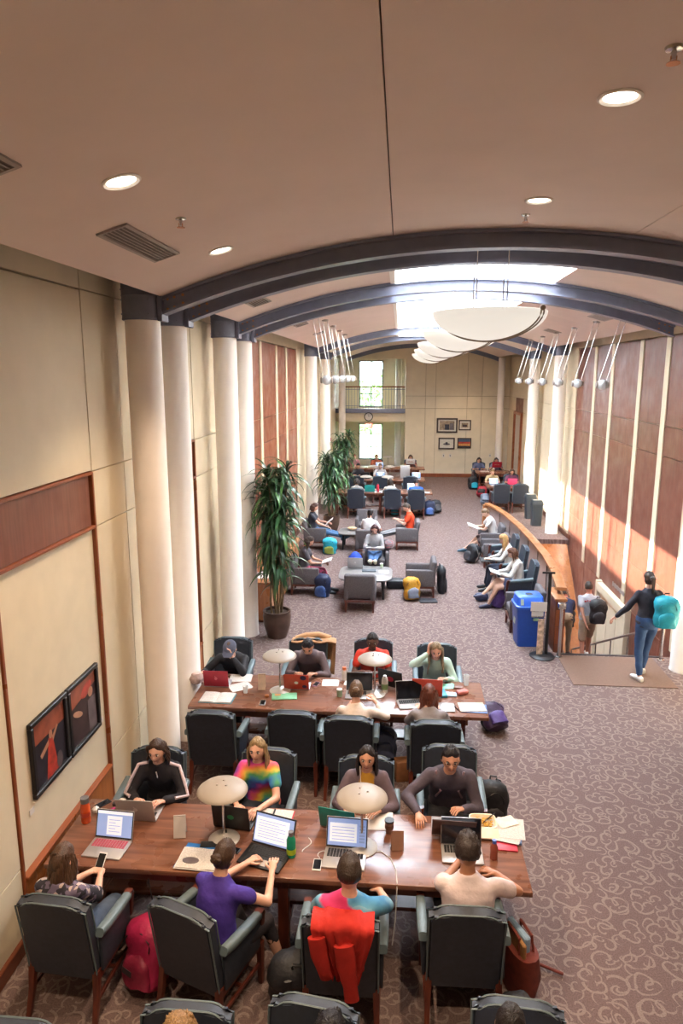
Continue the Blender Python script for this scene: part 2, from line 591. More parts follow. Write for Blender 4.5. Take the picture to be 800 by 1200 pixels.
# wall with the two windows, pieces around the openings
bm = new()
wx0, wx1 = -2.13, -0.9
for (xa, xb, za, zb) in ((-3.3, wx0, 0, 6.2), (wx1, 0.4, 0, 6.2), (wx0, wx1, 0, 0.3), (wx0, wx1, 2.15, 2.97), (wx0, wx1, 5.28, 6.2)):
    box(bm, ((xa + xb) / 2, 36.1, (za + zb) / 2), (xb - xa, 0.25, zb - za))
struct('wall_window', bm, M_beige, smooth=0)
M_frame = mat('grey_window_frame', '#8d9298', 0.5, var=0.03)
for n, (za, zb, rows) in enumerate(((2.97, 5.28, (3.63, 4.25, 4.82)), (0.3, 2.15, (0.95, 1.62)))):
    bm = new()
    for x in (wx0 + 0.03, wx1 - 0.03): box(bm, (x, 36.02, (za + zb) / 2), (0.07, 0.1, zb - za))
    for z in (za + 0.03, zb - 0.03): box(bm, ((wx0 + wx1) / 2, 36.02, z), (wx1 - wx0, 0.1, 0.07))
    w = struct('window_%d' % (n + 1), bm, M_frame, smooth=0)
    bm = new(); box(bm, ((wx0 + wx1) / 2, 36.02, (za + zb) / 2), (0.05, 0.06, zb - za - 0.1)); obj('mullion', bm, M_frame, w, 0)
    for z in rows:
        bm = new(); box(bm, ((wx0 + wx1) / 2, 36.02, z), (wx1 - wx0 - 0.1, 0.05, 0.045)); obj('glazing_bar', bm, M_frame, w, 0)
    lv = [za + 0.05] + list(rows) + [zb - 0.05]
    for a, b_ in zip(lv, lv[1:]):
        for xa, xb in ((wx0 + 0.06, (wx0 + wx1) / 2 - 0.025), ((wx0 + wx1) / 2 + 0.025, wx1 - 0.06)):
            bm = new(); box(bm, ((xa + xb) / 2, 36.03, (a + b_) / 2), (xb - xa, 0.008, b_ - a - 0.03)); obj('pane', bm, M_glass, w, 0)
# gallery floor
bm = new(); box(bm, (-1.4, 34.0, 2.7), (3.3, 4.0, 0.42)); 
gal = struct('trim_1', bm, M_beige, smooth=0)
bm = new(); box(bm, (-1.4, 31.95, 2.98), (3.2, 0.14, 0.2), 0.01, 1); obj('steel_edge', bm, M_steel, gal, 0)
t = thing('gallery_railing', 'thin dark steel railing along the upper gallery before the tall window', 'railing', (0, 31.97, 3.08))
for i in range(22):
    x = -2.6 + i * 0.128
    bm = new(); cyl(bm, (x, 0, 0), (x, 0, 0.95), 0.009, n=6); obj('baluster', bm, M_steel, t)
for z, r_ in ((0.97, 0.03), (0.85, 0.012), (0.12, 0.012)):
    bm = new(); tube(bm, [(-2.62, 0, z), (0.18, 0, z)], r_); obj('rail', bm, M_trim if z > 0.9 else M_steel, t)

# near wall behind the viewer
bm = new(); box(bm, (0.9, Y0 - 0.1, 2.95), (8.4, 0.2, 6.4)); struct('wall_near', bm, M_beige, smooth=0)
# stairwell shell
bm = new()
box(bm, (3.7, 11.2, -1.6), (2.4, 0.1, 2.9)); box(bm, (3.7, 20.0, -1.6), (2.6, 0.2, 3.0)); box(bm, (3.7, 15.5, -3.1), (2.6, 9.2, 0.1))
struct('wall_stairwell', bm, M_beige2, smooth=0)
bm = new()
for (xa, ya), (xb, yb) in zip(RAIL, RAIL[1:]):
    prism(bm, [(xa, ya), (xa + 0.05, ya), (xb + 0.05, yb), (xb, yb)], 'z', -3.0, -0.0)
struct('wall_stair_left', bm, M_orange, smooth=60)
bm = new()
prism(bm, [(19.85, 0.0), (19.85, -0.2), (16.6, -3.1), (16.6, -2.9)], 'x', 2.6, 4.74)
struct('trim_2', bm, M_orange, smooth=0)

# ---- baseboards
for nm, x, a, b_ in (('baseboard_left', XL + 0.01, Y0, 4.69), ('baseboard_left_niche', XL + 0.01, 6.46, 8.13), ('baseboard_left_column', XL + 0.01, 9.86, 32), ('baseboard_right', XR - 0.01, Y0, 11.25), ('baseboard_right_far', XR - 0.01, 19.7, 28.3), ('baseboard_right_end', XR - 0.01, 30.1, 32)):
    bm = new(); box(bm, (x, (a + b_) / 2, 0.065), (0.04, b_ - a, 0.13), 0.008, 1); struct(nm, bm, M_base, smooth=0)
bm = new(); box(bm, (2.6, 31.96, 0.08), (4.6, 0.04, 0.16), 0.008, 1); struct('baseboard_far', bm, M_trim, smooth=0)

# ---- vaulted ceiling
RV = 9.5
def vz(x, off=0.0):
    return 5.93 - RV + math.sqrt((RV + off) ** 2 - (x - CX) ** 2)
def vault(bm, x0, x1, y0, y1, off=0.0, th=0.03, n=20):
    xs_ = [x0 + (x1 - x0) * i / n for i in range(n + 1)]
    poly = [(x, vz(x, off)) for x in xs_] + [(x, vz(x, off) + th) for x in reversed(xs_)]
    prism(bm, poly, 'y', y0, y1)
VX0, VX1 = -2.42, 4.22
bm = new()
vault(bm, VX0, VX1, Y0, SKY0, 0.045, 0.08)
vault(bm, VX0, SKX0 - 0.03, SKY0, SKY1, 0.045, 0.08); vault(bm, SKX1 + 0.03, VX1, SKY0, SKY1, 0.045, 0.08)
vault(bm, VX0, VX1, SKY1, 36.3, 0.045, 0.08)
for (xa, xb) in ((-3.35, -2.36), (4.16, 5.1)):
    box(bm, ((xa + xb) / 2, 17.5, 5.98), (xb - xa, 37.6, 0.1))
box(bm, (-2.38, 17.5, 5.72), (0.06, 37.6, 0.56)); box(bm, (4.18, 17.5, 5.72), (0.06, 37.6, 0.56))
box(bm, (-1.4, 34.2, 6.05), (3.6, 4.4, 0.1))
ceiling = struct('ceiling', bm, mat('dark_ceiling_backing', '#4a4038', 0.9), smooth=0)
def cpanel(x0, x1, y0, y1):
    b = new(); vault(b, x0, x1, y0, y1, 0.0, 0.045)
    bmesh.ops.remove_doubles(b, verts=b.verts[:], dist=0.0005)
    obj('ceiling_panel', b, M_ceil, ceiling, 25)
for (xa, xb) in ((VX0, SKX0 - 0.004), (SKX0 + 0.004, SKX1 - 0.004), (SKX1 + 0.004, VX1)):
    cpanel(xa, xb, Y0, 7.2)
    cpanel(xa, xb, 7.212, SKY0)
cuts = [SKY0, 10.6, 14.7, 20.7, SKY1]
for a, b_ in zip(cuts, cuts[1:]):
    cpanel(VX0, SKX0, a + 0.005, b_ - 0.005); cpanel(SKX1, VX1, a + 0.005, b_ - 0.005)
cpanel(VX0, VX1, SKY1 + 0.01, 28.0); cpanel(VX0, VX1, 28.01, 32.0)
# skylight: shaft, bars and glass
M_shaft = mat('white_shaft_paint', '#f2f0ec', 0.7, var=0.02)
bm = new()
for x in (SKX0 - 0.04, SKX1 + 0.04): box(bm, (x, (SKY0 + SKY1) / 2, 7.15), (0.07, SKY1 - SKY0 + 0.15, 2.6))
for y in (SKY0 - 0.04, SKY1 + 0.04): box(bm, ((SKX0 + SKX1) / 2, y, 7.15), (SKX1 - SKX0, 0.07, 2.6))
sky = struct('window_3', bm, M_shaft, smooth=0)
ny = 11
for i in range(ny + 1):
    y = SKY0 + (SKY1 - SKY0) * i / ny
    bm = new(); box(bm, ((SKX0 + SKX1) / 2, y, 8.4), (SKX1 - SKX0 + 0.1, 0.06, 0.1)); obj('glazing_bar', bm, M_shaft, sky, 0)
bm = new(); box(bm, ((SKX0 + SKX1) / 2, (SKY0 + SKY1) / 2, 8.4), (0.05, SKY1 - SKY0, 0.07)); obj('glazing_bar', bm, M_shaft, sky, 0)
for i in range(ny):
    for xa, xb in ((SKX0, (SKX0 + SKX1) / 2), ((SKX0 + SKX1) / 2, SKX1)):
        ya = SKY0 + (SKY1 - SKY0) * i / ny; yb = SKY0 + (SKY1 - SKY0) * (i + 1) / ny
        bm = new(); box(bm, ((xa + xb) / 2, (ya + yb) / 2, 8.42), (xb - xa - 0.05, yb - ya - 0.05, 0.012)); obj('pane', bm, M_glass, sky, 0)

# ---- columns and arched beams
LC = [7.22, 8.12, 10.62, 11.72, 20.9, 24.8]
RC = [7.22, 8.12, 10.75, 20.55, 24.5]
names_l = ['nearest white column at the left wall, before the first table', 'white column paired just behind the nearest left one', 'third white column along the left wall, by the second table',
           'fourth left column, white, standing beside the big potted plant', 'white left column behind the seated reader in jeans', 'left white column farthest down before the far tables']
names_r = ['white column at right, nearer than the frame edge', 'white column at right, second from the viewer', 'sunlit white column at the head of the stairs on the right', 'sunlit white column next to the grey waste bins', 'sunlit white column beyond the grey waste bins']
def column(x, y, label, s):
    t = thing('column', label, 'column', (x, y, 0))
    b = new(); lathe(b, [(0, 0), (0.185, 0), (0.185, 0.02), (0.178, 0.03), (0.178, 5.12), (0, 5.12)], 32); obj('shaft', b, M_white, t)
    b = new(); lathe(b, [(0, 5.10), (0.20, 5.10), (0.205, 5.11), (0.20, 5.13), (0.20, 5.33), (0.204, 5.34), (0.20, 5.35), (0.20, 5.62), (0, 5.62)], 28)
    for k in range(14):
        a = 2 * PI * k / 14
        for z in (5.16, 5.3, 5.4, 5.55): ell(b, (0.2 * math.cos(a), 0.2 * math.sin(a), z), (0.009, 0.009, 0.009), 6, 4)
    cap = obj('steel_cap', b, M_steel, t)
    b = new(); box(b, (s * 0.215, 0, 5.26), (0.05, 0.2, 0.34), 0.005, 1); obj('cap_plate', b, M_steel, cap)
    return t
for y, l in zip(LC, names_l): column(-2.65, y, l, 1)
for y, l in zip(RC, names_r): column(4.47, y, l, -1)
def slim(x, y, h, label, z=0):
    b = new(); lathe(b, [(0, 0), (0.15, 0), (0.15, h), (0, h)], 24, (0, 0, 0))
    tag(obj('column', b, M_white, None, 40, (x, y, z)), label, 'column')
slim(-2.62, 31.6, 5.3, 'pale column at the far left corner beside the gallery'); slim(4.35, 31.5, 5.3, 'pale column at the far right corner of the hall')
slim(-0.12, 34.5, 2.5, 'slim pale column in the lower alcove by the window'); slim(-0.12, 34.5, 3.0, 'slim pale column on the upper gallery by the window', 2.92)

def beam(y, label):
    t = thing('roof_beam', label, 'beam', (CX, y, 5.75))
    def arc(off_z0, off_z1, w, nm, m, n=36):
        b = new()
        xs_ = [-3.34 + 6.68 * i / n for i in range(n + 1)]
        f = lambda x: -RV + math.sqrt(RV ** 2 - x * x)
        prism(b, [(a, f(a) + off_z0) for a in xs_] + [(a, f(a) + off_z1) for a in reversed(xs_)], 'y', -w / 2, w / 2)
        bmesh.ops.remove_doubles(b, verts=b.verts[:], dist=0.0005)
        return obj(nm, b, m, t, 30)
    arc(0.0, 0.025, 0.17, 'bottom_flange', M_steel)
    arc(0.025, 0.165, 0.05, 'web', M_steel)
    arc(0.145, 0.175, 0.17, 'top_flange', M_steel)
    for s in (-1, 1):
        b = new()
        for (dx, dz) in ((3.27, -0.46), (3.27, -0.56), (3.2, -0.44), (3.2, -0.54), (3.11, -0.42), (3.11, -0.5)):
            cyl(b, (s * dx, -0.03, dz + 0.02), (s * dx, 0.03, dz + 0.02), 0.014, n=8)
        obj('bolts', b, M_copper, t)
ord_ = ['nearest grey steel arched beam across the vault', 'second grey steel arched beam, paired behind the nearest', 'third grey steel arched beam, over the second table', 'fourth grey steel arched beam, paired behind the third', 'grey steel arched beam over the far lounge end', 'grey steel arched beam just before the far tables', 'grey steel arched beam against the far wall']
for y, l in zip([7.22, 8.12, 10.65, 11.72, 20.7, 24.65, 31.6], ord_): beam(y, l)

# ---- outside, seen through the far windows
bm = new(); box(bm, (0, 60, -0.4), (60, 47, 0.1)); struct('ground', bm, mat('lawn', '#5d7a3c', 0.9, var=0.3, scale=3), smooth=0)
M_foliage = mat('tree_foliage', '#6f8f4c', 0.8, var=0.45, scale=3)
def tree(x, y, h, label):
    t = thing('tree', label, 'tree', (x, y, -0.35))
    b = new(); cyl(b, (0, 0, 0), (0, 0, h * 0.6), 0.16, 0.08); obj('trunk', b, M_legwood, t)
    b = new()
    for i in range(420):
        a, rr, z = random.uniform(0, 6.28), random.uniform(0, 1) ** 0.5 * h * 0.27, random.uniform(0.3, 1)
        rr *= math.sin(min(1, (1.08 - z) * 2) * PI / 2)
        c = V((rr * math.cos(a), rr * math.sin(a), z * h)); u = V((random.gauss(0, 1), random.gauss(0, 1), random.gauss(0, 1))).normalized() * 0.3
        w = u.orthogonal().normalized() * 0.16
        quad(b, c - u, c + w, c + u, c - w)
    o = obj('foliage', b, M_foliage, t, 0, recalc=False); o['kind'] = 'stuff'
tree(-2.6, 43, 4.6, 'leafy green tree outside the far windows, left'); tree(-0.9, 46, 5.2, 'leafy green tree outside the far windows, right')

# ---- ceiling fittings
M_lamp = glow('downlight_glow', '#fff1dc', 9.0)
def downlight(x, y, label, power):
    z = vz(x)
    t = thing('ceiling_light', label, 'ceiling light', (x, y, z), 0, 'round recessed ceiling lights')
    t.rotation_euler = (0, math.asin((x - CX) / RV), 0)
    b = new(); lathe(b, [(0.085, 0.01), (0.105, 0.002), (0.112, -0.008), (0.10, -0.014), (0.083, -0.006)], 28); obj('trim_ring', b, M_shaft, t)
    b = new(); lathe(b, [(0, -0.002), (0.083, -0.002), (0.083, 0.003), (0, 0.003)], 24); obj('lens', b, M_lamp, t)
    if power:
        ld = bpy.data.lights.new('downlight', 'SPOT'); ld.energy = power; ld.color = (1.0, 0.74, 0.50); ld.spot_size = R(95); ld.spot_blend = 0.7; ld.shadow_soft_size = 0.09
        lo = bpy.data.objects.new('downlight_lamp', ld); COL.objects.link(lo); lo.location = (x, y, z - 0.05)
DL = 165
downlight(-1.56, 4.03, 'recessed round light, nearest on the left of the ceiling', DL)
downlight(-1.56, 6.21, 'recessed round light left of the nearest arch, small', DL)
downlight(1.075, 3.96, 'recessed round light, nearest on the right of the ceiling', DL)
downlight(1.075, 6.08, 'recessed round light right, close above the nearest arch', DL)
downlight(-1.56, 1.85, 'added round fill light on the left of the ceiling, out of view', DL)  # unseen lamp, added as warm fill for the near end
downlight(1.075, 1.8, 'added round fill light on the right of the ceiling, out of view', DL)  # second unseen lamp, likewise added for warm fill
downlight(-1.0, 27.0, 'tiny recessed light far down on the left', 130); downlight(2.8, 27.0, 'tiny recessed light far down on the right', 130)
downlight(-1.0, 30.2, 'tiny recessed light near the far gallery', 130); downlight(2.8, 30.2, 'tiny recessed light near the far right corner', 130)

M_vent = mat('vent_grey', '#a1968f', 0.5, var=0.05); M_ventd = mat('vent_dark', '#6b625d', 0.7)
def vent(x, y, wx, wy, label):
    t = thing('ceiling_vent', label, 'vent', (x, y, vz(x) - 0.002)); t.rotation_euler = (0, math.asin((x - CX) / RV), 0)
    b = new(); box(b, (0, 0, 0.0), (wx, wy, 0.006)); obj('backing', b, M_ventd, t, 0)
    b = new()
    for s in (-1, 1):
        box(b, (s * (wx / 2), 0, -0.006), (0.025, wy + 0.025, 0.014)); box(b, (0, s * wy / 2, -0.006), (wx, 0.025, 0.014))
    obj('frame', b, M_vent, t, 0)
    n = max(3, int(wx / 0.028))
    for i in range(n):
        b = new(); box(b, (-wx / 2 + (i + 0.5) * wx / n, 0, -0.007), (0.012, wy - 0.02, 0.004), rot=ry(25)); obj('slat', b, M_vent, t, 0)
vent(-1.92, 5.3, 0.2, 1.1, 'long slatted grey vent at the left of the ceiling')
vent(-1.92, 3.0, 0.2, 0.85, 'slatted grey vent at the left edge of the picture')
vent(-1.9, 9.5, 0.24, 0.5, 'square vent on the left between the first two arch pairs')
vent(3.5, 13.2, 0.3, 0.5, 'grey vent right of the nearest hanging spotlight'); vent(3.5, 17.2, 0.3, 0.5, 'grey vent above the middle hanging spotlights on the right')
vent(-1.9, 13.6, 0.24, 0.4, 'grey vent left of the hanging spotlights'); vent(-1.9, 16.5, 0.24, 0.4, 'grey vent farther down left of the hanging spotlights')

def sprinkler(x, y, label):
    t = thing('sprinkler_head', label, 'sprinkler', (x, y, vz(x)))
    b = new(); lathe(b, [(0, 0), (0.04, 0), (0.035, -0.012), (0.012, -0.016), (0.010, -0.05), (0, -0.05)], 14); obj('stem', b, M_chrome, t)
    b = new(); lathe(b, [(0, -0.06), (0.028, -0.062), (0.03, -0.066), (0, -0.068)], 12); box(b, (0.012, 0, -0.05), (0.004, 0.006, 0.03)); box(b, (-0.012, 0, -0.05), (0.004, 0.006, 0.03)); obj('deflector', b, M_copper, t)
sprinkler(-1.53, 5.0, 'small sprinkler head on the left of the ceiling'); sprinkler(1.06, 6.6, 'small sprinkler head above the crown of the nearest arch'); sprinkler(1.14, 3.42, 'sprinkler head at the upper right of the ceiling')

# ---- bowl pendants
M_bowl = glow('lit_white_glass', '#fff8ec', 0.32); M_bowl.node_tree.nodes['Principled BSDF'].inputs['Base Color'].default_value = lin('#9a948c')
M_bronze = mat('bronze_strap', '#7d6a56', 0.4, metal=0.5)
for i, y in enumerate((7.75, 11.3, 15.2, 19.0, 22.8)):
    t = thing('pendant_lamp', ['large glowing glass bowl pendant nearest under the skylight', 'glowing bowl pendant second along the skylight', 'glowing bowl pendant third along the skylight', 'glowing bowl pendant fourth along the skylight', 'glowing bowl pendant farthest along the skylight'][i], 'lamp', (0.95, y + 0.3, 4.93), 0, 'bowl pendants')
    prof = []
    for k in range(13):
        a = k / 12
        prof.append((0.62 * math.sin(a * PI / 2), 0.30 * (1 - math.cos(a * PI / 2)) ** 0.95))
    prof += [(0.60, 0.305)] + [(0.60 * math.sin(a * PI / 2) * 0.98, 0.02 + 0.285 * (1 - math.cos(a * PI / 2)) ** 0.95) for a in (0.9, 0.7, 0.5, 0.3, 0.1, 0)]
    b = new(); lathe(b, prof, 40); obj('bowl', b, M_bowl, t)
    for off in (-0.03, 0.03):
        pts = []
        for k in range(-12, 13):
            a = k / 12
            r_ = 0.635 * math.sin(a * PI / 2); z = 0.30 * (1 - math.cos(abs(a) * PI / 2)) ** 0.95 - 0.012
            c, s = math.cos(R(-38)), math.sin(R(-38))
            pts.append((r_ * c - off * s, r_ * s + off * c, z))
        b = new(); tube(b, pts, 0.009, 6); obj('strap', b, M_bronze, t)
    for a in (-38, 142):
        b = new(); ell(b, (0.635 * math.cos(R(a)), 0.635 * math.sin(R(a)), 0.31), (0.03, 0.03, 0.03), 10, 8); obj('knob', b, M_bronze, t)
    b = new(); box(b, (0.075, -0.16, 1.66), (2.27, 0.03, 0.03)); box(b, (0.075, 0.16, 1.66), (2.27, 0.03, 0.03)); obj('mount_bar', b, M_shaft, t, 0)
    for (dx, dy) in ((-0.16, -0.16), (0.16, -0.16), (-0.16, 0.16), (0.16, 0.16)):
        b = new(); cyl(b, (dx, dy, 0.06), (dx * 1.05, dy, 1.66), 0.006, n=6); obj('cable', b, M_chrome, t)

# ---- small adjustable spots on cables
M_spot = mat('pale_spot_enamel', '#c9d0d6', 0.35, var=0.03)
def spot(tx, bx, y, bz, label, group):
    tz = vz(tx)
    t = thing('spot_pendant', label, 'lamp', (tx, y, tz), 0, group)
    b = new(); lathe(b, [(0, 0), (0.07, 0), (0.065, -0.03), (0.02, -0.04), (0, -0.04)], 16); obj('canopy', b, M_vent, t)
    d = V((bx - tx, 0, bz - tz))
    for s in (-1, 1):
        b = new(); cyl(b, (s * 0.045, 0, -0.03), d + V((s * 0.06, 0, 0.05)), 0.006, n=6); obj('cable', b, M_chrome, t)
    b = new(); ell(b, d, (0.085, 0.085, 0.085), 18, 12); hd = obj('lamp_head', b, M_spot, t)
    for s in (-1, 1):
        b = new(); cyl(b, d + V((s * 0.08, 0, 0)), d + V((s * 0.105, 0, 0)), 0.06, 0.05, 14); obj('end_cap', b, M_vent, hd)
for i in range(6):
    spot(3.6, 3.32, 12.1 + 1.68 * i, 4.4, ['nearest', 'second', 'third', 'fourth', 'fifth', 'farthest'][i] + ' ball spotlight hanging from twin cables, right row', 'ball spotlights of the right row')
for i in range(5):
    spot(-1.5, -1.3, 12.4 + 1.65 * i, 4.47, ['nearest', 'second', 'third', 'fourth', 'farthest'][i] + ' ball spotlight hanging from twin cables, left row', 'ball spotlights of the left row')

# ---- framed pictures
def framed(name, label, w, h, c, normal, cols, fw=0.05, shapes=(), matw=0.0, fm=None):
    """picture hung flat on a wall; normal '+x' or '-y'"""
    t = thing(name, label, 'picture', c)
    t.rotation_euler = {'+x': (0, 0, R(90)), '-y': (0, 0, 0), '-x': (0, 0, R(-90))}[normal]
    fm = fm or M_black
    for (cx_, cz, sx, sz) in ((0, h / 2 - fw / 2, w, fw), (0, -h / 2 + fw / 2, w, fw), (-w / 2 + fw / 2, 0, fw, h - 2 * fw), (w / 2 - fw / 2, 0, fw, h - 2 * fw)):
        b = new(); box(b, (cx_, -0.02, cz), (sx, 0.04, sz), 0.006, 1); obj('frame_side', b, fm, t, 0)
    b = new(); ms = [cols[0]]
    box(b, (0, -0.008, 0), (w - 2 * fw + 0.01, 0.012, h - 2 * fw + 0.01))
    y = -0.0145
    for (m, poly) in shapes:
        ms.append(m); y -= 0.0006
        prism(b, poly, 'y', y, y + 0.0004, mi=len(ms) - 1)
    obj('print', b, ms, t, 0)
    return t
P_dark = mat('print_dark', '#262430', 0.4, var=0.4, scale=5); P_dark2 = mat('print_dark_brown', '#37262a', 0.4, var=0.4, scale=6)
P_rust = mat('print_rust', '#8e4a36', 0.4, var=0.35, scale=7); P_red = mat('print_red', '#a5362a', 0.4, var=0.4, scale=14); P_skin = mat('print_skin', '#a87a62', 0.4); P_grey = mat('print_grey', '#60565a', 0.4, var=0.3, scale=8)
def oval(cx_, cz, a, c, n=14, tilt=0):
    return [(cx_ + a * math.cos(2 * PI * i / n) * math.cos(tilt) - c * math.sin(2 * PI * i / n) * math.sin(tilt), cz + a * math.cos(2 * PI * i / n) * math.sin(tilt) + c * math.sin(2 * PI * i / n) * math.cos(tilt)) for i in range(n)]
def rect(x0, x1, z0, z1): return [(x0, z0), (x1, z0), (x1, z1), (x0, z1)]
framed('framed_picture', 'dark framed print of a red robed figure, nearer of the pair on the left wall', 0.63, 0.67, (-2.975, 5.30, 1.44), '+x', [P_dark], 0.045,
       [(P_rust, rect(-0.27, 0.27, 0.1, 0.32)), (P_red, [(-0.02, 0.06), (0.05, 0.06), (0.12, -0.3), (-0.09, -0.3)]), (P_skin, oval(0.02, 0.08, 0.03, 0.04)), (P_skin, [(-0.02, 0.0), (-0.15, -0.06), (-0.17, -0.02), (-0.02, 0.05)]), (P_skin, [(0.05, 0.0), (0.15, 0.1), (0.13, 0.12), (0.04, 0.05)]), (P_grey, oval(0.14, -0.22, 0.05, 0.08))])
framed('framed_picture', 'dark framed print with red cloth above, farther of the pair on the left wall', 0.63, 0.67, (-2.975, 5.95, 1.44), '+x', [P_dark2], 0.045,
       [(P_rust, [(-0.27, 0.32), (0.27, 0.32), (0.27, 0.16), (-0.27, 0.08)]), (P_red, oval(0.08, 0.16, 0.12, 0.06, 12, 0.3)), (P_skin, oval(0.16, 0.1, 0.05, 0.05)), (P_grey, rect(0.09, 0.26, -0.32, 0.04)), (P_skin, oval(-0.12, 0.0, 0.1, 0.03, 12, -0.4))])
framed('framed_picture', 'small dark framed picture seen between the left columns', 0.62, 0.83, (-2.975, 9.25, 1.56), '+x', [P_dark2], 0.05,
       [(P_rust, rect(-0.26, 0.26, 0.0, 0.36)), (P_red, oval(0.02, -0.12, 0.08, 0.2)), (P_skin, oval(0.02, 0.12, 0.04, 0.05))])
M_ivory = mat('print_mount', '#c9c2b4', 0.7); P_sepia = mat('print_sepia', '#8e7b66', 0.5, var=0.5, scale=9); P_sky = mat('print_sky', '#42536b', 0.5); P_sun = mat('print_sunset', '#c78a45', 0.5, var=0.3); M_brown = mat('dark_brown_frame', '#3a2a22', 0.4)
framed('framed_picture', 'largest dark framed photograph, upper left of four on the far wall', 0.93, 0.66, (2.09, 31.96, 2.34), '-y', [M_ivory], 0.07, [(P_sepia, rect(-0.33, 0.33, -0.2, 0.2)), (P_dark, rect(-0.1, 0.1, -0.2, 0.05)), (P_grey, rect(0.12, 0.3, -0.2, 0.1))], fm=M_brown)
framed('framed_picture', 'small framed photograph, upper right of four on the far wall', 0.55, 0.46, (2.88, 31.96, 2.36), '-y', [M_ivory], 0.05, [(P_sepia, rect(-0.15, 0.15, -0.1, 0.1)), (P_dark2, rect(-0.1, 0.1, -0.08, 0.02))], fm=M_brown)
framed('framed_picture', 'framed drawing of a dark building, lower left of four on the far wall', 0.73, 0.52, (2.09, 31.96, 1.53), '-y', [M_ivory], 0.06, [(P_grey, oval(0, -0.03, 0.16, 0.05)), (P_dark, rect(-0.05, 0.05, -0.05, 0.06))], fm=M_brown)
framed('framed_picture', 'framed sunset print with dark sky, lower right of four on the far wall', 0.62, 0.47, (2.88, 31.96, 1.55), '-y', [P_sun], 0.045, [(P_sky, rect(-0.26, 0.26, 0.06, 0.19)), (P_red, rect(-0.26, 0.26, -0.02, 0.06)), (P_dark, rect(-0.26, 0.26, -0.19, -0.12))], fm=M_brown)
framed('framed_picture', 'small dark picture on the right wall beyond the columns, upper', 0.5, 0.6, (XR, 26.6, 2.1), '-x', [P_grey], 0.05)
framed('framed_picture', 'small dark picture on the right wall beyond the columns, lower', 0.4, 0.5, (XR, 26.6, 1.2), '-x', [P_grey], 0.05)
M_plate = mat('ivory_plastic', '#cfc8bd', 0.5)
for i, (x, z, l) in enumerate(((1.97, 0.98, 'left of two pale wall plates under the framed drawing'), (2.27, 0.98, 'right of two pale wall plates under the framed drawing'), (4.05, 1.0, 'single pale wall plate right on the far wall'))):
    b = new(); box(b, (0, 0, 0), (0.1, 0.02, 0.16), 0.008, 1); w = obj('wall_plate', b, M_plate, None, 0, (x, 31.965, z)); tag(w, l, 'wall plate')
    b = new(); box(b, (0, -0.014, 0), (0.03, 0.012, 0.06), 0.003, 1); obj('socket', b, M_grey_up, w, 0)
for (y, z, l) in ((4.95, 1.03, 'small pale caption card below the nearer left picture'), (6.33, 1.12, 'small pale caption card right of the farther left picture')):
    b = new(); box(b, (0, 0, 0), (0.006, 0.07, 0.05)); tag(obj('caption_card', b, M_paper, None, 0, (-2.97, y, z)), l, 'card')
# thermostat plates on the left pilaster
for (z, l) in ((1.15, 'small pale wall plate low on the near left wall'),):
    b = new(); box(b, (0, 0, 0), (0.02, 0.06, 0.1), 0.006, 1); w = obj('wall_plate', b, M_plate, None, 0, (-2.94, 4.25, z)); tag(w, l, 'wall plate')
# clock and exit sign
t = thing('wall_clock', 'round dark rimmed clock below the gallery edge', 'clock', (-1.44, 31.86, 2.72))
b = new(); lathe(b, [(0.16, 0), (0.2, 0), (0.2, 0.05), (0.165, 0.06), (0.16, 0.02)], 28); o = obj('rim', b, M_black, t); o.rotation_euler = (R(90), 0, 0)
b = new(); lathe(b, [(0, 0.02), (0.165, 0.02), (0.165, 0), (0, 0)], 28); o = obj('dial', b, M_paper, t); o.rotation_euler = (R(90), 0, 0)
b = new(); box(b, (0, -0.028, 0.05), (0.012, 0.004, 0.11)); box(b, (0.035, -0.03, 0.02), (0.08, 0.004, 0.012), rot=ry(-25)); obj('hands', b, M_black, t, 0)
t = thing('exit_sign', 'small red lit exit sign before the lower far window', 'sign', (-1.44, 32.3, 2.3))
b = new(); box(b, (0, 0, 0), (0.34, 0.06, 0.22), 0.01, 1); obj('housing', b, M_plate, t, 0)
b = new(); box(b, (0, -0.034, 0), (0.32, 0.008, 0.2)); obj('red_face', b, glow('exit_red', '#e0453a', 1.2), t, 0)
b = new(); cyl(b, (0, 0, 0.1), (0, 0, 0.2), 0.012); obj('mount', b, M_plate, t)
def strokes(b, word, x0, z0, h, w, y, th):
    G = {'E': [(0, 0, 0, 1), (0, 0, 1, 0), (0, 0.5, 0.8, 0.5), (0, 1, 1, 1)], 'X': [(0, 0, 1, 1), (0, 1, 1, 0)], 'I': [(0.5, 0, 0.5, 1)], 'T': [(0.5, 0, 0.5, 1), (0, 1, 1, 1)]}
    for i, ch in enumerate(word):
        for (xa, za, xb, zb) in G[ch]:
            ax, az, bx_, bz = x0 + (i * 1.4 + xa) * w, z0 + za * h, x0 + (i * 1.4 + xb) * w, z0 + zb * h
            ln = math.hypot(bx_ - ax, bz - az); ang = math.atan2(bz - az, bx_ - ax)
            box(b, ((ax + bx_) / 2, y, (az + bz) / 2), (ln + th, 0.004, th), rot=Matrix.Rotation(-ang, 3, 'Y'))
b = new(); strokes(b, 'EXIT', -0.12, -0.06, 0.12, 0.046, -0.04, 0.016); obj('lettering', b, glow('exit_white', '#ffe9e4', 1.5), t, 0)
b = new(); box(b, (0, 0, 0), (0.05, 0.1, 0.14), 0.01, 1); tag(obj('fire_alarm', b, mat('alarm_red', '#b3262a', 0.4), None, 0, (-2.93, 29.5, 1.9)), 'small red alarm box on the far left wall', 'alarm')
